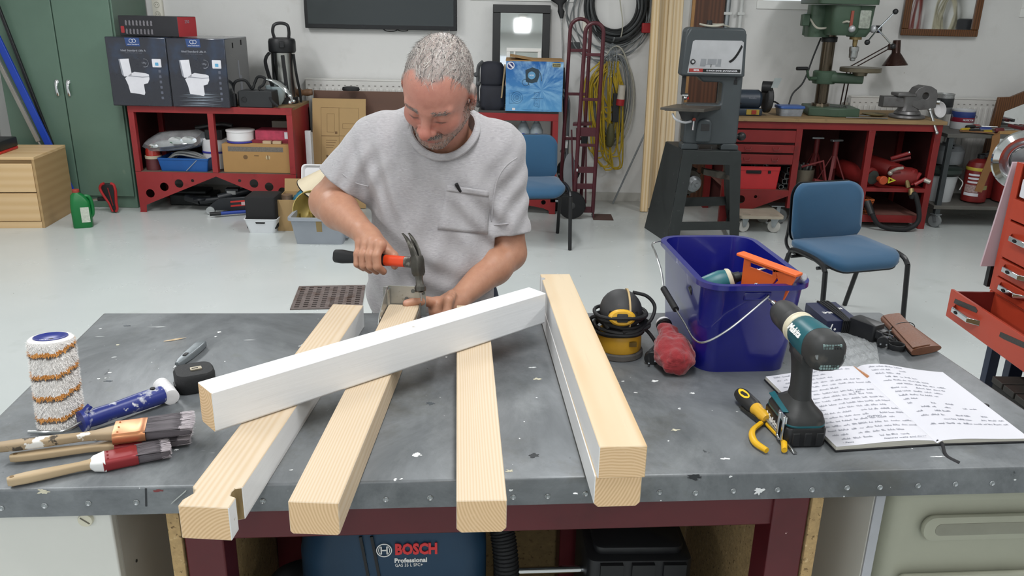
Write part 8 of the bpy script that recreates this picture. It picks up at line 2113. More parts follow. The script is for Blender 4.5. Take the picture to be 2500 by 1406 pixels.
def curved_label(parent,cx_,cy_,r,a0,a1,z0,z1_,mat,name='label'):
 f=MB();n=8;vs=[]
 for k in range(n+1):
  a=radians(a0+(a1-a0)*k/n);vs+=[(cx_+r*cos(a),cy_+r*sin(a),z0),(cx_+r*cos(a),cy_+r*sin(a),z1_)]
 f.add(vs,[(2*k,2*k+2,2*k+3,2*k+1)for k in range(n)]);return f.build(name,mat,parent)
curved_label(e5,3.80,6.68,.0962,190,260,zt3+.06,zt3+.085,M_PRW)
curved_label(e5,3.80,6.68,.0962,190,255,zt3+.09,zt3+.15,pm('ext_label_grey','9c8683',.5,var=.4,vs=70))
for k in range(3):curved_label(e5,3.80,6.68,.0962,200,250,zt3+.165+.03*k,zt3+.18+.03*k,M_PRW,'label_line')
curved_label(e5,3.80,6.68,.0964,262,300,zt3+.115,zt3+.15,pm('label_olive','8a8455',.5))
extinguisher('tall plain red gas cylinder on the lower trolley shelf behind the pink board',(4.10,6.70,zt3),(0,0,1),.125,.46)
extinguisher('dark red cylinder between the labelled extinguisher and the tall plain one',(3.97,6.86,zt3),(0,0,1),.095,.36)
f=MB();pts=bez([(3.55,6.62,TRZ+.012),(3.70,6.56,TRZ+.012),(3.765,6.505,TRZ+.008),(3.775,6.488,TRZ-.03),(3.77,6.478,.6),(3.74,6.476,.45),(3.715,6.476,.31)],6)
rings=[]
for i,p in enumerate(pts):
 a=pts[max(i-1,0)];b=pts[min(i+1,len(pts)-1)];t=(b-a).normalized();sd_=Vector((1,0,.2))if abs(t.z)>.5 else Vector((.3,1,0));sd_=(sd_-t*sd_.dot(t)).normalized();n=t.cross(sd_)
 rings.append([p+sd_*.03+n*.003,p-sd_*.03+n*.003,p-sd_*.03-n*.003,p+sd_*.03-n*.003])
f.loft(rings);o=f.build('leather_strap',pm('strap_brown','7d5833',.6,var=.1));tag(o,'broad brown strap hanging over the front edge of the trolley','strap')
tools=[((3.58,6.66),(3.72,6.70),.013,'grip_yellow','b59a26'),((3.62,6.60),(3.76,6.62),.012,'grip_black','222222'),((3.66,6.74),(3.80,6.78),.014,'grip_black','222222'),((3.72,6.58),(3.84,6.60),.011,'grip_yellow','b59a26'),((3.74,6.68),(3.88,6.66),.014,'grip_blue','2c3d80'),((3.70,6.82),(3.86,6.76),.014,'grip_red','8a2a2c'),((3.82,6.60),(3.94,6.62),.02,'grip_dark_red','5d2226'),((3.86,6.70),(4.0,6.66),.010,'grip_wood','a5805c')]
for k,(a,b,r,nm,col)in enumerate(tools):
 word=('yellow handled','black handled','second black handled','second yellow handled','blue handled','red handled','thick dark red handled','wooden handled')[k]
 o=thing('hand_tool',word+' hand tool in the heap on the trolley top','tool',(a[0],a[1],TRZ),0,'hand tools heaped on the trolley')
 A_,B_=Vector((*a,TRZ+r+.001+.006*(k%3))),Vector((*b,TRZ+r+.004+.006*(k%3)))
 f=MB();f.lathe([(r*.7,0),(r,.01),(r,(B_-A_).length*.55),(r*.6,(B_-A_).length*.62)],12,frame(A_,B_-A_));f.build('handle',pm(nm,col,.45),o)
 f=MB();f.cyl(A_.lerp(B_,.6),B_+(B_-A_)*.35,r*.35,n=8);f.build('shank',M_STEEL,o)
f=MB();f.box(3.84,4.06,6.56,6.64,TRZ,TRZ+.02);o=f.build('wood_offcut',pm('offcut_tan','a98556',.7));tag(o,'small tan wood offcut at the front of the trolley top','wood')
tin_can('paint tin with blue, red and white label on the trolley',2348,300,6.85,.088,.15,(pm('tin_white','b9bbbd',.35),((pm('tin_blue','31427e',.4),.62,.93),(pm('tin_redband','7e1f33',.4),.38,.62))),TRZ+.001)
o=[q_ for q_ in bpy.data.objects if q_.name.startswith('paint_tin')][-1]
pm_=mw(o)
text('PROTECTOR',.02,pm_@frame((.0,-.0905,.075),(0,-1,0),(1,0,0)),M_PRW,o,'lettering',.0004,bold=.0006,fitw=.085)
f=MB();f.tube(bez([(-.09,0,.11),(-.1,-.03,.10),(-.098,-.02,.085)],4),.0025,6);f.tube(bez([(.09,0,.11),(.1,-.03,.10),(.098,-.02,.085)],4),.0025,6);f.build('bail',M_STEEL,o,world=False)
M_OAK=wood('oak_frame','6b4422','4f2f15','Z',1.0,.45,False,18,bump=.03)
wf=thing('arched_mirror','arched wooden mirror frame standing behind the trolley at the right edge','mirror',(4.5,6.98,0))
YM=7.0
pl=lambda px,py:(aty(px,py,YM).x,aty(px,py,YM).z)
o1=[pl(2423,335),pl(2440,238),pl(2470,236),pl(2510,220)]
xs0,zs0=o1[1]
xc=xs0+.36
outer=[(xs0-.03,.05),(xs0-.03,.6),o1[1],(xs0+.10,zs0+.005),(xs0+.22,zs0+.06),(xc,zs0+.11),(2*xc-xs0-.22,zs0+.06),(2*xc-xs0-.10,zs0+.005),(2*xc-xs0,zs0),(2*xc-xs0+.03,.6),(2*xc-xs0+.03,.05)]
inner=[(xs0+.05,.12),(xs0+.05,.62),(xs0+.07,zs0-.115),(xs0+.16,zs0-.075),(xs0+.25,zs0-.035),(xc,zs0-.02),(2*xc-xs0-.25,zs0-.035),(2*xc-xs0-.16,zs0-.075),(2*xc-xs0-.07,zs0-.115),(2*xc-xs0-.05,.62),(2*xc-xs0-.05,.12)]
f=MB();f.plate(outer,[inner],.035,Matrix.Translation((0,YM,0))@FX);f.build('frame',M_OAK,wf,bevel=.004)
f=MB();f.box(xs0+.03,2*xc-xs0-.03,YM+.015,YM+.02,.1,zs0+.0);f.build('mirror_glass',M_MIRR,wf)
for k,x in enumerate((4.22,)):
 o=thing('clamp_set','row of dark metal bar clamps lying at the right end of the trolley','clamps',(4.22,6.75,TRZ))
 for j in range(6):
  f=MB();f.box(4.06+.045*j,4.085+.045*j,6.60,6.85,TRZ+.02,TRZ+.045);f.box(4.055+.045*j,4.095+.045*j,6.60,6.63,TRZ,TRZ+.075);f.build('clamp',M_VIC if j%2 else M_AXS,o,bevel=.003)
pc_=thing('framed_mirror','brown wood framed mirror hanging high on the right part of the wall','mirror',(3.54,WY,1.47))
a,b=aty(2195,86,WY-.03),aty(2381,90,WY-.03)
w,t,h=b.x-a.x,.055,.75
tilt=(b.z-a.z)/w
F=frame((a.x,WY-.036,a.z),(0,-1,0),(1,0,tilt))
f=MB(F);f.box(0,w,0,t,0,.03);f.box(0,w,h-t,h,0,.03);f.box(0,t,t,h-t,0,.03);f.box(w-t,w,t,h-t,0,.03);f.build('frame',M_OAK,pc_,bevel=.006)
f=MB(F);f.box(t,w-t,t,h-t,.006,.012);f.build('mirror_glass',M_MIRR,pc_)
# orange-red tool chest at the right edge
M_CHEST=pm('orange_red_enamel','b0402a',.35,var=.06,vs=4)
M_CHIN=pm('chest_inside','6e1f1a',.5,var=.1)
YC0,YC1=2.05,2.78
def ch(px,py,y=2.78):return aty(px,py,y)
XF=ch(2420,690).x
Zb,Zt=ch(2422,705).z,ch(2480,395).z
cb=thing('tool_chest','orange-red steel tool chest with chrome drawer handles at the right edge','tool chest',(XF+.2,2.4,.2))
f=MB();f.box(XF+.002,XF+.34,YC0,YC1,Zb,Zb+.012);f.box(XF+.002,XF+.34,YC0,YC1,Zt-.01,Zt);f.box(XF,XF+.34,YC1-.012,YC1,Zb,Zt);f.box(XF,XF+.34,YC0,YC0+.012,Zb,Zt);f.box(XF+.33,XF+.34,YC0,YC1,Zb,Zt);f.build('carcass',M_CHEST,cb,bevel=.002)
fr_=[Zb+.003,Zb+.062,Zb+.066,Zb+.128,Zb+.134,Zb+.262,Zb+.268,Zb+.34]
f=MB();f.box(XF-.002,XF+.002,YC1-.035,YC1,Zb,Zt);f.build('corner_stile',M_CHEST,cb)
for k in range(4):
 za,zb5=fr_[2*k],fr_[2*k+1]
 if k==0:pass
 f=MB();f.box(XF-.012,XF+.004,YC0+.01,YC1-.037,za,zb5-.002);d=f.build('drawer',M_CHEST,cb,bevel=.002)
 if k<3:
  f=MB();zz=za+(zb5-za)*.62;y1=YC1-.075;y0=y1-.15
  f.loft([[Vector((XF-.012-.028*o_,y,zz+q_))for o_,q_ in((0.0 if y in(y1,)or y==y0 else.82,-.008),(.0 if y in(y1,)or y==y0 else 1,-.006),(.0 if y==y1 or y==y0 else 1,.010),(.0 if y==y1 or y==y0 else.82,.012))]for y in(y1,y1-.03,y0+.03,y0)]);hh=f.build('handle',M_CHROME,d,bevel=.001)
  f=MB(frame((XF-.0408,(y0+y1)/2+.01,zz+.002),(-1,0,0),(0,1,0)));f.prism(circ(.011,16,ry=.0055),.0006);f.build('emblem',M_DARK,hh)
f=MB(frame((XF-.0125,YC1-.13,Zt-.075),(-1,0,0),(0,-1,0)));f.prism(rrect(.12,.06,.004,2),.0008);st_=f.build('sticker',M_PRW,cb)
text('C',.03,frame((XF-.0134,YC1-.10,Zt-.075),(-1,0,0),(0,-1,0)),M_DARK,st_,'lettering',.0003,bold=.001)
DR0=ch(2316,735).x
zd0,zd1=ch(2310,766).z,ch(2322,701).z
f=MB();f.box(DR0-.012,DR0,YC0-.3,YC1-.02,zd0,zd1);dd=f.build('open_drawer',M_CHEST,cb,bevel=.002)
f=MB();f.box(DR0,XF+.2,YC1-.033,YC1-.025,zd0+.005,zd1-.006);f.box(DR0,XF+.2,YC0-.28,YC0-.272,zd0+.005,zd1-.006);f.box(DR0,XF+.2,YC0-.272,YC1-.033,zd0+.003,zd0+.008);f.build('drawer_tray',M_CHIN,dd)
f=MB();zz=zd0+(zd1-zd0)*.5;y1=YC1-.07;y0=y1-.16
f.loft([[Vector((DR0-.012-.03*o_,y,zz+q_))for o_,q_ in((0.0 if y==y1 or y==y0 else.82,-.008),(.0 if y==y1 or y==y0 else 1,-.006),(.0 if y==y1 or y==y0 else 1,.010),(.0 if y==y1 or y==y0 else.82,.012))]for y in(y1,y1-.03,y0+.03,y0)]);hh=f.build('handle',M_CHROME,dd,bevel=.001)
f=MB(frame((DR0-.0428,(y0+y1)/2+.02,zz+.002),(-1,0,0),(0,1,0)));f.prism(circ(.011,16,ry=.0055),.0006);f.build('emblem',M_DARK,hh)
for(yc,zc_)in((YC1-.13,zd1-.022),(YC1-.42,zd1-.03)):
 f=MB(frame((DR0-.0125,yc,zc_),(-1,0,0),(0,-1,.12)));f.prism([(-.075,-.008),(-.07,.008),(.06,.009),(.075,.0),(.07,-.009),(-.05,-.010)],.0006);st_=f.build('label_strip',pm('strip_dark','3c3a38',.6,var=.3,vs=120),dd)
for k,(y,dx)in enumerate(((2.45,.05),(2.38,.08),(2.32,.04),(2.26,.09))):
 o=thing('socket_wrench',('first','second','third','fourth')[k]+' chrome tool from the far end in the open orange-red drawer','tool',(DR0+.1,y,zd0+.01),0,'chrome tools in the open drawer')
 f=MB();f.cyl((DR0+.03+dx,y,zd0+.025),(DR0+.09+dx,y+.005,zd0+.055),.015,n=14);f.build('socket',M_CHROME,o)
 f=MB();f.cyl((DR0+.09+dx,y+.005,zd0+.055),(DR0+.2+dx,y+.02,zd0+.03),.007,n=8);f.build('shaft',M_CHROME,o)
M_NAVYP=pm('navy_stand_paint','1f2c45',.45,var=.12,spots=(('6e7680',30,.70,.74),))
for y in(YC1-.06,YC0+.0):
 f=MB();f.box(XF+.02,XF+.055,y,y+.035,0,Zb);f.build('stand_leg',M_NAVYP,cb,bevel=.002)
a_,b_=ch(2392,905,2.45),ch(2425,818,2.45)
f=MB();f.box(XF-.06,XF-.015,YC1-.30,YC1-.265,0,zd0-.001);f.build('stand_leg',M_NAVYP,cb,bevel=.002)
f=MB();f.box(XF-.0,XF+.34,YC0,YC1,Zb-.14,Zb-.003);f.build('drawer_housing',M_CHEST,cb,bevel=.003)
q=[ch(2474,396,2.80),ch(2512,396,2.80),ch(2436,648,2.80),ch(2395,650,2.80)]
f=MB();t_=Vector((0,.008,0));f.hexa([q[3],q[2]+Vector((.08,0,0)),q[2]+Vector((.08,0,0))+t_,q[3]+t_,q[0],q[1]+Vector((.08,0,0)),q[1]+Vector((.08,0,0))+t_,q[0]+t_])
o=f.build('pink_board',pm('pale_pink_board','bfa9b0',.6,var=.02));tag(o,'pale pink board taped to the far side of the orange-red tool chest','board')
f=MB();q=[ch(2440,585,2.81),ch(2425,760,2.81)];f.box(q[0].x-.01,q[0].x+.12,2.809,2.83,ch(2430,700,2.81).z,ch(2440,585,2.81).z);o=f.build('black_plate',M_BLK);tag(o,'black plate behind the pink board on the tool chest','plate')
wc_=ch(2503,392,2.92)
hc_=thing('wheel_trim','shiny round chrome wheel trim hanging behind the tool chest','wheel trim',tuple(wc_))
f=MB(frame(wc_,(-.35,-.93,.05),(1,0,0)));f.lathe([(.104,-.012),(.108,0),(.104,.012),(.085,.02),(.07,.012),(.06,.002),(.052,.0),(.052,-.004)],44);f.build('rim',M_CHROME,hc_)
f=MB(frame(wc_,(-.35,-.93,.05),(1,0,0)));f.lathe([(.051,-.002),(.045,.006),(.02,.01),(.003,.011)],30);f.build('centre_cap',pm('trim_grey','6d6e6e',.3,.8),hc_)
f=MB();f.cyl(wc_+Vector((.0,.01,0)),(wc_.x+.04,YC1-.001,wc_.z),.01,n=10);f.build('hook',M_STEEL,hc_)
c=atz(2405,918,.45)
f=MB();o=thing('dark_crate','low dark wooden crate on the floor at the right behind the workbench','crate',(1.75,2.3,0),.25)
a=aty(2412,915,2.35)
for k in range(4):
 f=MB(Matrix.Translation((a.x+.01,2.35,0)));f.box(0,.5,-.25+.0625*k,-.195+.0625*k,a.z-.02,a.z);f.build('slat',pm('dark_crate_wood','2a2724',.6,var=.35,vs=6,stretch=(.3,2,1)),o,bevel=.002)
f=MB(Matrix.Translation((a.x+.01,2.35,0)));f.box(0.005,.5,-.245,-.01,0,a.z-.021);f.build('box',pm('dark_crate_side','1b1a19',.7),o)
for(y0,z0,mt,lb,n_,r_)in((2.25,1.55,pm('red_cord','8f3a33',.6),'hank of red cord hanging on the right wall, seen in the brown framed mirror',11,.006),(3.12,1.62,pm('cream_hose','b9b29a',.5),'coil of cream hose hanging on the right wall, seen in the brown framed mirror',9,.011)):
 o=thing('cable_coil',lb,'cable',(XR-.08,y0,z0))
 q=random.Random(8)
 for k in range(n_):
  rx,rz_=(.07+.012*k,.36+.01*k)if n_==11 else(.16+.014*k,.22+.012*k)
  cy_,cz_=y0+q.uniform(-.04,.04),z0+q.uniform(-.03,.03)
  f=MB();f.tube([Vector((XR-.06-.006*k,cy_+rx*cos(t)*(1+.12*sin(3*t+k)),cz_+rz_*sin(t)))for t in[2*pi*i/28 for i in range(28)]],r_,6,True);f.build('cable_turn',mt,o)
 f=MB();f.cyl((XR-.16,y0,z0+.30),(XR,y0,z0+.32),.008,n=8);f.build('hook',M_GALV,o)
f=MB();f.box(XR-.12,XR,3.45,3.75,1.1,1.6);o=f.build('dark_bag',pm('dark_bag_cloth','26262a',.85),bevel=.03,seg=3);tag(o,'dark bag hanging on the right wall, seen at the right of the brown framed mirror','bag')
# the man behind the workbench
import openvdb
V3=lambda*a:np.array(a,dtype=np.float64)
class SDF:
 def __init__(s,lo,hi,h):
  s.lo,s.h=np.array(lo,float),h
  s.n=np.ceil((np.array(hi,float)-s.lo)/h).astype(int)+1
  s.D=np.full(s.n,.2,np.float32)
 def sub(s,lo,hi):
  a=np.clip(np.floor((np.array(lo)-s.lo)/s.h).astype(int),0,s.n-1)
  b=np.clip(np.ceil((np.array(hi)-s.lo)/s.h).astype(int)+1,1,s.n)
  sl=tuple(slice(i,j)for i,j in zip(a,b))
  ax=[s.lo[k]+s.h*np.arange(a[k],b[k])for k in range(3)]
  X,Y,Z=np.meshgrid(*ax,indexing='ij')
  return sl,X.astype(np.float32),Y.astype(np.float32),Z.astype(np.float32)
 def put(s,d,sl,k,op='u'):
  A=s.D[sl]
  d=d.astype(np.float32)
  if op=='u':
   h=np.clip(.5+.5*(A-d)/k,0,1);s.D[sl]=A*(1-h)+d*h-k*h*(1-h)
  else:
   d=-d
   h=np.clip(.5-.5*(A-d)/k,0,1);s.D[sl]=A*(1-h)+d*h+k*h*(1-h)
 def cap(s,a,b,ra,rb=None,k=.01,op='u',M=None,sq=None):
  rb=ra if rb is None else rb
  if M is not None:a,b=M(a),M(b)
  a,b=np.array(a,float),np.array(b,float)
  m=max(ra,rb)+k*2+.012
  sl,X,Y,Z=s.sub(np.minimum(a,b)-m,np.maximum(a,b)+m)
  d=b-a;L=max(d@d,1e-9)
  t=np.clip(((X-a[0])*d[0]+(Y-a[1])*d[1]+(Z-a[2])*d[2])/L,0,1)
  dist=np.sqrt((X-a[0]-t*d[0])**2+(Y-a[1]-t*d[1])**2+(Z-a[2]-t*d[2])**2)-(ra+(rb-ra)*t)
  s.put(dist,sl,k,op)
 def ell(s,c,r,R=None,k=.01,op='u',M=None):
  if M is not None:c=M(c)
  c=np.array(c,float);R=np.eye(3)if R is None else R
  m=max(r)+k*2+.012
  sl,X,Y,Z=s.sub(c-m,c+m)
  P=np.stack([X-c[0],Y-c[1],Z-c[2]],-1)@R.astype(np.float32)
  r_=np.array(r,np.float32)
  k0=np.sqrt(((P/r_)**2).sum(-1))+1e-6;k1=np.sqrt(((P/r_**2)**2).sum(-1))+1e-6
  s.put(k0*(k0-1)/k1,sl,k,op)
 def plane(s,p,n,k=.004):
  """cut away the side the normal points to (whole grid)"""
  sl,X,Y,Z=s.sub(s.lo,s.lo+s.h*s.n)
  d=-((X-p[0])*n[0]+(Y-p[1])*n[1]+(Z-p[2])*n[2])
  s.put(d,sl,k,'s')
 def mesh(s,name,mats,parent=None):
  g=openvdb.FloatGrid(.2);g.copyFromArray(np.ascontiguousarray(s.D))
  pts,tris,quads=g.convertToPolygons(isovalue=0.0,adaptivity=0.0)
  pts=pts*s.h+s.lo
  me=bpy.data.meshes.new(name)
  fs=[tuple(int(i)for i in q)[::-1]for q in quads]+[tuple(int(i)for i in q)[::-1]for q in tris]
  me.from_pydata(pts.tolist(),[],fs)
  me.shade_smooth()
  return me,pts
A_=lambda px,py,y:np.array(aty(px,py,y))
# key joints
HC=A_(1071,220,2.05)
phi,psi=radians(39.5),radians(14)
def Rm(ax,a):
 return np.array(Matrix.Rotation(a,3,ax))
base=np.array([[1,0,0],[0,-1,0],[0,0,1]],float).T
RH=Rm('X',phi)@Rm('Z',-psi)@base
RH=np.column_stack([RH@V3(1,0,0),RH@V3(0,1,0),RH@V3(0,0,1)])
HS=1.0
hd=lambda p:HC+RH@(np.array(p,float)*HS)
SHR,ELR,WRR=V3(-.385,2.235,1.295),A_(803,492,2.215),A_(893,572,2.005)
SHL,ELL,WRL=V3(-.035,2.235,1.285),A_(1243,618,2.205),A_(1112,737,1.985)
NB=V3(-.195,2.20,1.335)
bd=SDF((-.64,1.78,.78),(.13,2.46,1.64),.0030)
bd.ell((-.21,2.25,1.15),(.14,.09,.2),k=.03)
bd.ell((-.21,2.26,.95),(.14,.09,.16),k=.03)
bd.cap(SHR+V3(.05,0,-.01),SHL+V3(-.05,0,-.01),.05,k=.03)
bd.cap(SHR,ELR,.054,.048,k=.03)
bd.cap(SHL,ELL,.054,.046,k=.03)
mR=ELR+(WRR-ELR)*.30;mL=ELL+(WRL-ELL)*.30
bd.cap(ELR,mR,.047,.049,k=.02);bd.cap(mR,WRR,.049,.0285,k=.02)
bd.cap(ELL,mL,.046,.047,k=.02);bd.cap(mL,WRL,.047,.027,k=.02)
bd.cap(ELR+V3(-.012,.012,-.004),ELR+V3(-.014,.014,-.012),.034,k=.03)
bd.cap(NB+V3(0,.0,-.04),hd((0,-.035,-.045)),.068,.060,k=.03)
bd.cap(hd((0,-.06,.0)),NB+V3(0,.03,0),.05,.06,k=.03)
H=dict(M=hd)
def he(c,r,k=.012,op='u',R=None):bd.ell(c,r,R=RH if R is None else RH@R,k=k,op=op,M=hd)
he((0,-.014,.036),(.081,.101,.097),.02)
he((0,.026,.015),(.071,.074,.086),.025)
he((0,.030,-.050),(.062,.064,.062),.03)
bd.cap((-.050,.0,-.062),(-.018,.066,-.098),.024,.020,k=.03,M=hd);bd.cap((.050,.0,-.062),(.018,.066,-.098),.024,.020,k=.03,M=hd)
he((0,.072,-.098),(.026,.020,.020),.022)
for s in(-1,1):
 he((s*.041,.064,-.030),(.026,.024,.024),.022)
 bd.cap((s*.012,.092,.017),(s*.050,.078,.022),.0085,.007,k=.016,M=hd)
 he((s*.032,.104,-.001),(.019,.020,.013),.012,'s')
 he((s*.0325,.077,-.003),(.0165,.0155,.0140),.004)
 bd.cap((s*.018,.0905,-.011),(s*.034,.0915,-.0135),.0028,k=.004,M=hd);bd.cap((s*.034,.0915,-.0135),(s*.047,.082,-.010),.0026,k=.004,M=hd)
 Re=np.array(Matrix.Rotation(radians(-14*s),3,'Z'))@np.array(Matrix.Rotation(radians(-10),3,'X'))
 he((s*.0855,-.010,.0),(.0095,.021,.033),.006,'u',Re)
 he((s*.0945,-.006,.004),(.0075,.0125,.021),.004,'s',Re)
 bd.cap((s*.084,-.004,-.030),(s*.083,.0,-.034),.009,k=.006,M=hd)
bd.cap((0,.092,.014),(0,.113,-.026),.0085,.0125,k=.012,M=hd)
he((0,.1185,-.033),(.0150,.0145,.0135),.008)
for s in(-1,1):
 he((s*.0145,.104,-.037),(.0105,.012,.0095),.006)
 he((s*.008,.112,-.0455),(.004,.006,.004),.003,'s')
 bd.cap((s*.022,.094,-.046),(s*.034,.080,-.070),.004,.003,k=.006,op='s',M=hd)
bd.cap((-.02,.088,-.064),(0,.0955,-.0615),.0085,.0095,k=.008,M=hd);bd.cap((.02,.088,-.064),(0,.0955,-.0615),.0085,.0095,k=.008,M=hd)
bd.cap((-.016,.090,-.079),(.016,.090,-.079),.0078,k=.007,M=hd)
bd.cap((-.024,.098,-.0715),(0,.1035,-.0705),.0026,k=.003,op='s',M=hd);bd.cap((.024,.098,-.0715),(0,.1035,-.0705),.0026,k=.003,op='s',M=hd)
# hammer geometry first, the right hand closes round it
HE,HH=A_(822,625,2.045),A_(1012,641,1.885)
hx_=(HH-HE);HL=np.linalg.norm(hx_);hx_/=HL
cam_dir=np.array(EYE)-(HE+HH)/2;hc=cam_dir-hx_*(cam_dir@hx_);hc/=np.linalg.norm(hc)
hv=np.cross(hc,hx_);hv*=np.sign(hv[2])
def hp2(t,c,v):return HE+hx_*t+hc*c+hv*v
tg=float((A_(928,630,1.975)-HE)@hx_)
KN=[]
for i,(o_,sc_)in enumerate(((-.036,.86),(-.0125,.97),(.0115,1.0),(.035,.96))):
 t=tg+o_
 K=hp2(t-.002,.020*sc_,.036);P1=hp2(t,.0335*sc_,.010);P2=hp2(t+.001,.0275,-.018*sc_);P3=hp2(t+.002,.006,-.0295*sc_);
 r0=.0112 if i else.0098
 bd.cap(K,P1,r0*1.08,r0,k=.004);bd.cap(P1,P2,r0*1.02,r0*.94,k=.003);bd.cap(P2,P3,r0*.94,r0*.80,k=.003)
 KN.append(K)
for i,K in enumerate(KN):
 w=WRR+(hp2(tg,0,.03)-WRR)*.15+hx_*(.010*(i-1.5))
 bd.cap(w,K,.021,.0125,k=.012)
bd.cap(WRR,hp2(tg-.005,-.008,.036),.027,.024,k=.015)
bd.cap(hp2(tg-.02,-.014,.02),hp2(tg+.018,-.016,.018),.019,.017,k=.012)
bd.cap(hp2(tg+.012,-.012,.034),hp2(tg+.044,-.017,.012),.0145,.0125,k=.010)
bd.cap(hp2(tg+.044,-.017,.012),hp2(tg+.056,-.012,-.012),.0122,.0095,k=.006)
for K in KN:bd.ell(K+hv*.002+hc*.003,(.0105,.0105,.0105),k=.008)
# left hand holding the hanger
TT=A_(993,741,1.868);T1=A_(1030,733,1.885);T0=A_(1066,741,1.925)
PC=A_(1078,752,1.935)
bd.cap(WRL,PC,.026,.026,k=.02)
bd.cap(WRL+V3(0,0,-.004),A_(1068,760,1.915),.025,.022,k=.016)
bd.cap(PC,T0,.022,.0165,k=.014);bd.cap(T0,T1,.0150,.0118,k=.008);bd.cap(T1,TT,.0118,.0100,k=.006)
bd.ell(T1,(.013,.012,.0125),k=.006)
for i in range(4):
 yk=1.888+.0215*i
 K=V3(-.165-.003*(i==0),yk+.004,.963-.003*i);P1=V3(-.172,yk-.008,.938);P2=V3(-.1815,yk-.014,.918);P3=V3(-.188,yk-.022,.914)
 K[0]+=.012;P1[0]+=.014;P2[0]+=.010;P3[0]+=.009
 bd.cap(PC+V3(-.004,-.01+.012*i,-.004),K,.018,.0118,k=.012);bd.cap(K,P1,.0118,.0105,k=.004);bd.cap(P1,P2,.0105,.0092,k=.003);bd.cap(P2,P3,.0092,.008,k=.003)
me,P=bd.mesh('person',None)
# skin colours per point (skin itself: tan, redness, lips, stubble, scalp under the hair)
Lh=(P-HC)@RH/HS
x,f_,u=Lh.T
def sm(v,a,b):t=np.clip((v-a)/(b-a),0,1);return t*t*(3-2*t)
near=sm(np.linalg.norm(Lh,axis=1),.19,.15)
colA=np.array(lin('b5866c'));colF=np.array(lin('c08b7a'));colRed=np.array(lin('b96a5c'));colScalp=np.array(lin('9c928c'));colLip=np.array(lin('a8645c'));colSt=np.array(lin('9a8a80'));colDk=np.array(lin('4e3a34'))
def mixc(c,d,w):return c*(1-w[:,None])+d*w[:,None]
C=np.tile(colA,(len(P),1));C=mixc(C,colF,near)
g=lambda c,r:np.exp(-(((x-c[0])/r[0])**2+((f_-c[1])/r[1])**2+((u-c[2])/r[2])**2))
C=mixc(C,colRed,np.clip(.75*g((0,.115,-.033),(.022,.03,.024))+.5*g((-.045,.07,-.03),(.03,.03,.025))+.5*g((.045,.07,-.03),(.03,.03,.025))+.30*g((0,.08,.06),(.06,.04,.05)),0,.85))
C=mixc(C,colRed,.7*g((.09,-.01,0),(.012,.03,.04))+.7*g((-.09,-.01,0),(.012,.03,.04)))
for s in(-1,1):C=mixc(C,colRed,.5*g((s*.032,.085,-.016),(.022,.02,.008)))
jaw=np.clip(sm(u,-.052,-.066)*sm(f_,.0,.02)*sm(np.abs(x),.0,.001)+sm(f_,.035,.012)*sm(f_,-.012,.0)*sm(u,-.015,-.03),0,1)*near*sm(u,-.135,-.115)
C=mixc(C,colSt,.6*jaw)
C=mixc(C,colLip,np.clip(g((0,.098,-.079),(.02,.014,.0055))*1.1+.5*g((0,.10,-.066),(.018,.014,.003)),0,1))
for s in(-1,1):C=mixc(C,colDk,np.clip(1.25*np.exp(-(((x-s*.033)/.0135)**4+((u+.0098)/.0017)**2))*sm(f_,.07,.08),0,.92))
hairline=.092+.5*np.clip(np.abs(x)-.028,0,.02)-np.clip(.048-f_,0,.2)*2.2
hairline=np.maximum(hairline,-.012-np.clip(-f_-.02,0,1)*.75)
hm=sm(u-hairline,-.006,.012)*near
C=mixc(C,colScalp,hm)
knu=np.zeros(len(P))
for K in KN:knu+=np.exp(-((P-K)**2).sum(1)/.011**2)
C=mixc(C,colRed,np.clip(.4*knu,0,.5))
C=mixc(C,np.array(lin('d0a08e')),np.clip(.8*np.exp(-((P-(TT+V3(-.004,-.003,.006)))**2).sum(1)/.0075**2),0,1))
def col_mat(name,rough=.5,sss=.0,bump=.1,bsc=350,var=.06):
 m,nt,bs=new_mat(name)
 a=nt.nodes.new('ShaderNodeVertexColor');a.layer_name='Col'
 tc=nt.nodes.new('ShaderNodeTexCoord').outputs['Object']
 n=_noise(nt,tc,60,5,.65)
 mx=nt.nodes.new('ShaderNodeMix');mx.data_type='RGBA';mx.blend_type='MULTIPLY';mx.inputs[0].default_value=1
 nt.links.new(a.outputs[0],mx.inputs[6])
 nt.links.new(_mix(nt,_ramp(nt,n,.3,.7),(1-var*2,1-var*3,1-var*3),(1,1,1)),mx.inputs[7])
 nt.links.new(mx.outputs[2],bs.inputs['Base Color']);bs.inputs['Roughness'].default_value=rough
 if sss:bs.inputs['Subsurface Weight'].default_value=sss;bs.inputs['Subsurface Radius'].default_value=(.010,.004,.002);bs.inputs['Subsurface Scale'].default_value=.6
 _bump(nt,bs,_noise(nt,tc,bsc,3,.6),bump,.003)
 return m
def setcol(me,C):
 ca=me.color_attributes.new('Col','FLOAT_COLOR','POINT')
 ca.data.foreach_set('color',np.concatenate([C,np.ones((len(C),1))],1).astype(np.float32).ravel())
setcol(me,C)
org=Vector((-.21,2.24,.80))
me.transform(Matrix.Translation(-org))
man=link_mesh('person',me,col_mat('skin',.48,.10));man.location=org;MW[man.name]=Matrix.Translation(org)
tag(man,'man with short grey hair and grey t-shirt bending over the workbench, swinging a hammer','person')
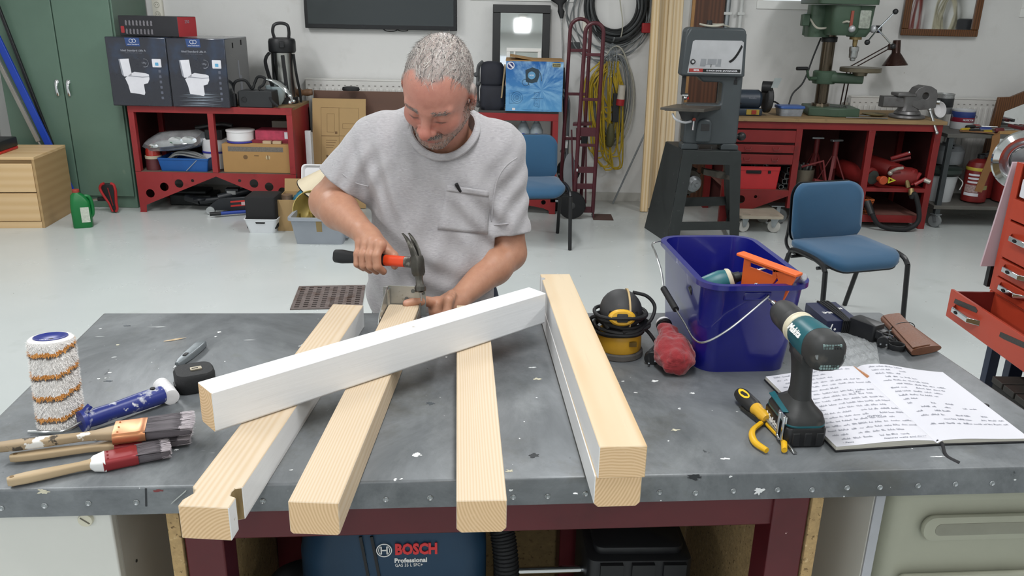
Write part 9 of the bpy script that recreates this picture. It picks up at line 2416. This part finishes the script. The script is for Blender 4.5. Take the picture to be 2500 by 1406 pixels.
# t-shirt
sh_=SDF((-.66,1.98,.74),(.16,2.50,1.46),.0038)
sh_.ell((-.215,2.225,1.185),(.192,.140,.185),k=.05)
sh_.ell((-.222,2.205,.985),(.188,.150,.20),k=.06)
sh_.ell((-.222,2.215,.85),(.182,.140,.16),k=.06)
sh_.cap(SHR+V3(.035,0,-.018),SHL+V3(-.035,0,-.018),.082,k=.05)
sh_.cap(NB+V3(0,.02,.0),SHR+V3(.06,.01,.01),.075,.06,k=.05);sh_.cap(NB+V3(0,.02,.0),SHL+V3(-.06,.01,.01),.075,.06,k=.05)
dR,dL=(ELR-SHR),(ELL-SHL)
eR=SHR+dR*.70;eL=SHL+dL*.80
sh_.cap(SHR+V3(.01,0,-.01),SHR+dR*1.1,.074,.083,k=.035);sh_.cap(SHL+V3(-.01,0,-.01),SHL+dL*1.1,.072,.066,k=.03)
sl,X,Y,Z=sh_.sub(sh_.lo,sh_.lo+sh_.h*sh_.n)
def fold(amp,dirx,dirz,lam,cx,cz,rx,rz,ph=0,wob=2.5):
 c=X*dirx+Z*dirz+.012*np.sin(X*21+Z*17+ph)
 w=np.exp(-((X-cx)/rx)**2-((Z-cz)/rz)**2)
 return amp*w*np.sin(2*np.pi*c/lam+ph)
fo=(fold(.0055,1,.25,.060,-.33,1.22,.10,.14)+fold(.0045,.8,-.6,.055,-.42,1.22,.08,.10,1)+fold(.005,.75,.66,.07,-.10,1.10,.12,.16,2)+fold(.004,.4,.9,.08,-.20,.95,.2,.12,.7)+fold(.005,.9,-.45,.05,.0,1.15,.07,.14,1.7)+fold(.004,.95,-.3,.075,-.25,1.05,.16,.2,3)+.0035*np.sin(X*19+1.1*np.sin(Z*11))*np.sin(Z*13+X*7)+fold(.006,.85,.5,.062,-.36,.90,.1,.12,1.2))
sh_.D[sl]+=fo.astype(np.float32)
sh_.plane(V3(0,0,.775),V3(0,0,-1))
for S_,d_,e_,r_,Rr in((SHR,dR,eR,.063,.12),(SHL,dL,eL,.055,.11)):
 n=d_/np.linalg.norm(d_)
 lo=e_-.14;hi=e_+.2
 sl,X,Y,Z=sh_.sub(e_-.2,e_+.2)
 t=(X-e_[0])*n[0]+(Y-e_[1])*n[1]+(Z-e_[2])*n[2]
 rad=np.sqrt(np.maximum((X-e_[0])**2+(Y-e_[1])**2+(Z-e_[2])**2-t*t,0))
 if r_>.06:
  side=(X<-.402)|(t>.12)
 else:side=(X>-.052)
 cut=np.where(side,np.maximum(-t,rad-.15),.2)
 sh_.put(cut,sl,.002,'s')
 hem=np.maximum(np.abs(t+.020)-.0012,np.abs(rad-(.0835 if r_>.06 else.0705))-.02)
 sh_.put(np.where(side,np.maximum(-t-.05,rad-r_),.2),sl,.004,'s')
c0=V3(-.188,2.172,1.336);nn=V3(0,-.545,.838)
sh_.cap(c0-nn*.03,c0+nn*.16,.084,.092,k=.006,op='s')
me,P=sh_.mesh('t_shirt',None)
me.transform(Matrix.Translation(-org))
def shirt_mat():
 m,nt,bs=new_mat('heather_grey_jersey')
 tc=nt.nodes.new('ShaderNodeTexCoord').outputs['Object']
 a=_noise(nt,tc,240,3,.7,(.35,.35,1.6));b=_noise(nt,tc,70,3,.6,(.3,.3,1))
 base=_mix(nt,_ramp(nt,a,.3,.72),lin('969497'),lin('b8b6b9'))
 base=_mix(nt,_ramp(nt,b,.35,.75),base,lin('a7a5a7'))
 nt.links.new(base,bs.inputs['Base Color']);bs.inputs['Roughness'].default_value=.9;bs.inputs['Sheen Weight'].default_value=.2
 _bump(nt,bs,_noise(nt,tc,420,2,.6),.12,.002)
 return m
M_SHIRT=shirt_mat()
shirt=link_mesh('t_shirt',me,M_SHIRT,man)
from mathutils.bvhtree import BVHTree
bv=BVHTree.FromPolygons([tuple(p)for p in P],[tuple(q.vertices)for q in me.polygons])
def on_shirt(px,py,off=.0015):
 d=ray(px,py).normalized()
 hit=bv.ray_cast(EYE,d)
 return hit[0]-d*off if hit[0]else None
def patch(name,corners,nu,nv,mat,off,parent=shirt):
 f=MB();g=[]
 for i in range(nu+1):
  for j in range(nv+1):
   u_,v_=i/nu,j/nv
   a=[corners[0][k]*(1-u_)+corners[1][k]*u_ for k in(0,1)];b=[corners[3][k]*(1-u_)+corners[2][k]*u_ for k in(0,1)]
   g.append(on_shirt(a[0]*(1-v_)+b[0]*v_,a[1]*(1-v_)+b[1]*v_,off))
 if any(q is None for q in g):return None
 f.add(g,[(i*(nv+1)+j,i*(nv+1)+j+1,(i+1)*(nv+1)+j+1,(i+1)*(nv+1)+j)for i in range(nu)for j in range(nv)])
 o=f.build(name,mat,parent,ang=180)
 s_=o.modifiers.new('solid','SOLIDIFY');s_.thickness=.0022;s_.offset=0
 return o
patch('chest_pocket',[(1092,452),(1194,467),(1191,572),(1068,560)],12,12,M_SHIRT,.0018)
patch('pocket_hem',[(1092,451),(1194,466),(1193,481),(1090,466)],12,3,M_SHIRT,.0038)
a,b=on_shirt(1114,449,.010),on_shirt(1124,468,.003)
if a and b:f=MB();f.tube([a,(Vector(a)+Vector(b))/2,b],[.005,.0045,.004],8);f.build('pen',M_BLK,man)
def line_on(name,pts,r,mat=M_SHIRT):
 q=[on_shirt(px,py,r*.25)for px,py in pts]
 q=[p for p in q if p is not None]
 if len(q)>2:f=MB();f.tube(bez(q,4),r,6);f.build(name,mat,shirt)
line_on('shoulder_seam',[(1262,385),(1235,405),(1214,440),(1204,490),(1200,540)],.0022)
line_on('sleeve_hem',[(1206,549),(1240,546),(1275,541),(1305,533)],.0018)
line_on('sleeve_hem',[(795,383),(812,402),(840,428),(870,447),(900,455)],.0018)
ex_=V3(1,0,0);ey_=np.cross(nn,ex_)
f=MB();ring=[]
for k in range(40):
 t=2*pi*k/40
 ring.append(Vector(c0+nn*(.004+.012*cos(2*t))+ex_*.090*cos(t)+ey_*.096*sin(t)))
f.tube(ring,.0055,8,True,ry=.010);f.build('collar',M_SHIRT,shirt)
# hair, beard and brows as short strands
def dverts():
 n=np.zeros((len(man.data.vertices),3),np.float32);man.data.vertices.foreach_get('normal',n.ravel());return n
NRM=dverts()
PB=np.zeros((len(man.data.vertices),3),np.float32);man.data.vertices.foreach_get('co',PB.ravel());PB=PB+np.array(org)
Lh=(PB-HC)@RH
rs=np.random.RandomState(5)
def strands(name,weight,n,length,flow,cols,w,jit=.35,lift=.35,curl=0):
 p=weight/weight.sum();idx=rs.choice(len(PB),n,p=p)
 vs,fs,mi=[],[],[]
 cm=rs.choice(len(cols),n,p=[c[1]for c in cols])
 for q,i in enumerate(idx):
  o=PB[i]+rs.uniform(-.0015,.0015,3);nv=NRM[i]
  fl=RH@np.array(flow(Lh[i]));fl=fl-nv*(fl@nv);fl=fl/(np.linalg.norm(fl)+1e-6)
  d=fl+nv*lift*rs.uniform(.5,1.5)+rs.normal(0,jit,3);d=d-nv*min(0,d@nv)*1.2;d/=np.linalg.norm(d)
  L=length(Lh[i])*rs.uniform(.6,1.25)
  sd_=np.cross(d,nv);sd_/=(np.linalg.norm(sd_)+1e-6);sd_=sd_*w
  m1=o+d*L*.5;d2=d+fl*.35-nv*.25+rs.normal(0,curl,3);d2/=np.linalg.norm(d2);e=m1+d2*L*.5
  b=len(vs);vs+=[o-sd_,o+sd_,m1+sd_*.8,m1-sd_*.8,e];fs+=[(b,b+1,b+2,b+3),(b+3,b+2,b+4)];mi+=[cm[q]]*2
 f=MB();f.v=[Vector(v)for v in vs];f.f=fs;f.mi=mi
 o=f.build(name,[c[0]for c in cols],man,ang=180);o['kind']='stuff';return o
M_H1,M_H2,M_H3=pm('hair_white','b9b3ad',.55,var=.05),pm('hair_grey','8d8783',.55,var=.08),pm('hair_dark_grey','5d5856',.55,var=.08)
x,f_,u=Lh.T
hl2=.093+.5*np.clip(np.abs(x)-.028,0,.02)-np.clip(.048-f_,0,.2)*2.2
hl2=np.maximum(hl2,-.012-np.clip(-f_-.02,0,1)*.75)
nearH=(np.linalg.norm(Lh,axis=1)<.16)
wh=np.where(nearH&((np.abs(x)<.0815)|(u>.045)),sm(u-hl2,-.004,.016),0)
wt=wh*(.45+.55*sm(f_,.05,-.01)+.5*sm(np.abs(x),.04,.07))
strands('hair',wt,18000,lambda l:.029 if l[2]>.07 else.013,lambda l:(l[0]*1.5,1.0 if l[2]>.06 else.3,-.1 if l[2]>.06 else-1.0),[(M_H1,.42),(M_H2,.38),(M_H3,.20)],.0008,.42,.75,.3)
side=np.where(nearH&(f_>-.02)&(f_<.03)&(np.abs(x)>.05),sm(u,.02,-.01)*sm(u,-.10,-.08),0)
chin=np.where(nearH&(f_>.02),sm(u,-.074,-.084)*sm(u,-.135,-.12),0)
mous=np.where(nearH&(f_>.075),np.exp(-((u+.0565)/.0065)**2)*sm(np.abs(x),.034,.028),0)
gote=np.where(nearH&(f_>.05)&(np.abs(x)>.018)&(np.abs(x)<.045),sm(u,-.055,-.064)*sm(u,-.10,-.09),0)*.6
cheekb=np.where(nearH&(f_>.015)&(f_<.07)&(np.abs(x)>.035),sm(u,-.048,-.066)*sm(u,-.12,-.10),0)*.6
kill=np.exp(-(x/.026)**2-((u+.073)/.010)**2)
strands('beard',(side*.9+chin+gote+cheekb)*(1-kill),7500,lambda l:.0085,lambda l:(0,.15,-1),[(M_H1,.42),(M_H2,.28),(M_H3,.30)],.0006,.4,.55)
strands('moustache',mous,1300,lambda l:.0075,lambda l:(l[0]*12,.1,-1),[(M_H1,.12),(M_H2,.38),(M_H3,.50)],.0005,.25,.35)
brow=np.where(nearH&(f_>.06),np.exp(-((u-.0215-.0*np.abs(x))/.0048)**2)*sm(np.abs(x),.012,.018)*sm(np.abs(x),.054,.046),0)
strands('eyebrows',brow,700,lambda l:.008,lambda l:(np.sign(l[0]),-.2,.25),[(M_H1,.25),(M_H2,.45),(M_H3,.30)],.00045,.25,.25)
# trousers and shoes (behind the bench)
tr_=SDF((-.50,2.02,.02),(.08,2.48,.96),.008)
tr_.ell((-.22,2.235,.86),(.172,.128,.15),k=.04)
for s in(-1,1):
 h_=V3(-.22+s*.085,2.24,.80);kn=V3(-.22+s*.11,2.22,.47);an=V3(-.22+s*.125,2.29,.07)
 tr_.cap(h_,kn,.10,.078,k=.04);tr_.cap(kn,an,.076,.06,k=.03)
tr_.plane(V3(0,0,.045),V3(0,0,-1))
me,_=tr_.mesh('trousers',None);me.transform(Matrix.Translation(-org))
link_mesh('trousers',me,pm('dark_denim','2a3242',.9,var=.12,vs=20,bump=.1,bsc=300),man)
for s in(-1,1):
 sx=-.22+s*.13
 f=MB();f.loft([[Vector((sx+x_,2.245+y_,z))for x_,y_ in rrect(w,d,w*.45,6)]for w,d,z in((.10,.28,.0005),(.105,.285,.012),(.105,.285,.03),(.10,.26,.05),(.085,.16,.09))]);f.v=[Vector((v.x,v.y+(.04 if v.z>.06 else 0),v.z))for v in f.v];f.build('shoe',pm('work_shoe','1f1d1c',.6),man)
# hammer
VV=lambda a:Vector(a)
FHm=Matrix(((hx_[0],hc[0],hv[0],HE[0]),(hx_[1],hc[1],hv[1],HE[1]),(hx_[2],hc[2],hv[2],HE[2]),(0,0,0,1)))
hm_=thing('claw_hammer','claw hammer with orange and black handle held in the right hand of the man','hammer',tuple(HE+hx_*HL*.5))
def hsec(t,w,h_):return[FHm@Vector((t,x_,y_))for x_,y_ in rrect(w,h_,min(w,h_)*.42,5)]
to=float((A_(958,640,1.95)-HE)@hx_)
f=MB();f.loft([hsec(t,w,h_)for t,w,h_ in((-.004,.018,.022),(0,.027,.034),(.02,.029,.036),(.06,.025,.030),(.10,.026,.031),(to*.98,.025,.029))]);f.build('grip',M_RUB,hm_,ang=60)
f=MB();f.loft([hsec(t,w,h_)for t,w,h_ in((to*.97,.024,.028),(HL-.028,.022,.027))]);f.build('shaft',pm('hammer_orange','d1421c',.45,var=.08,spots=(('d8d0c8',30,.70,.75),)),hm_)
M_HAM=pm('worn_hammer_steel','55534e',.38,.85,var=.25,vs=30,spots=(('b9b5aa',16,.60,.72),))
f=MB();f.loft([hsec(t,w,h_)for t,w,h_ in((HL-.030,.021,.026),(HL-.012,.022,.028),(HL+.004,.026,.034))]);f.build('neck',M_HAM,hm_)
fc_,ct_=A_(1027,712,1.858),A_(1014,600,1.892)
ha=ct_-fc_;ha/=np.linalg.norm(ha)
hb=hx_-ha*(hx_@ha);hb/=np.linalg.norm(hb);hw=np.cross(ha,hb)
FH2=Matrix(((hb[0],hw[0],ha[0],fc_[0]),(hb[1],hw[1],ha[1],fc_[1]),(hb[2],hw[2],ha[2],fc_[2]),(0,0,0,1)))
f=MB(FH2);f.lathe([(.0115,0),(.0135,.0015),(.0138,.011),(.0125,.013),(.0095,.018),(.0088,.030),(.011,.040)],8)
f.loft([[Vector((x_,y_,z))for x_,y_ in rrect(w,d,.004,2)]for w,d,z in((.020,.020,.038),(.025,.026,.046),(.026,.027,.076),(.022,.026,.086))]);hd2=f.build('head',M_HAM,hm_,ang=30)
for s in(-1,1):
 f=MB(FH2);pts=[(0,.082,.011,.0105),(-.003,.100,.0095,.0095),(-.009,.118,.0075,.0088),(-.018,.134,.005,.0075),(-.027,.145,.0022,.006)]
 f.loft([[Vector((cx_+x_,s*(.0062+.0012*i)+y_,z))for x_,y_ in rrect(w*1.5,d,.002,2)]for i,(cx_,z,w,d)in enumerate(pts)]);f.build('claw',M_HAM,hd2,ang=40)
f=MB();q=VV(fc_);f.cyl(q-Vector((0,0,.001)),q+Vector((.002,-.004,-.022)),.0022,n=8);f.lathe([(.0055,0),(.0055,.0016)],12,frame(q-Vector((0,0,.0018)),(0,0,1)));o=f.build('nail',M_STEEL);tag(o,'bright nail under the hammer face at the steel joist hanger','nail')
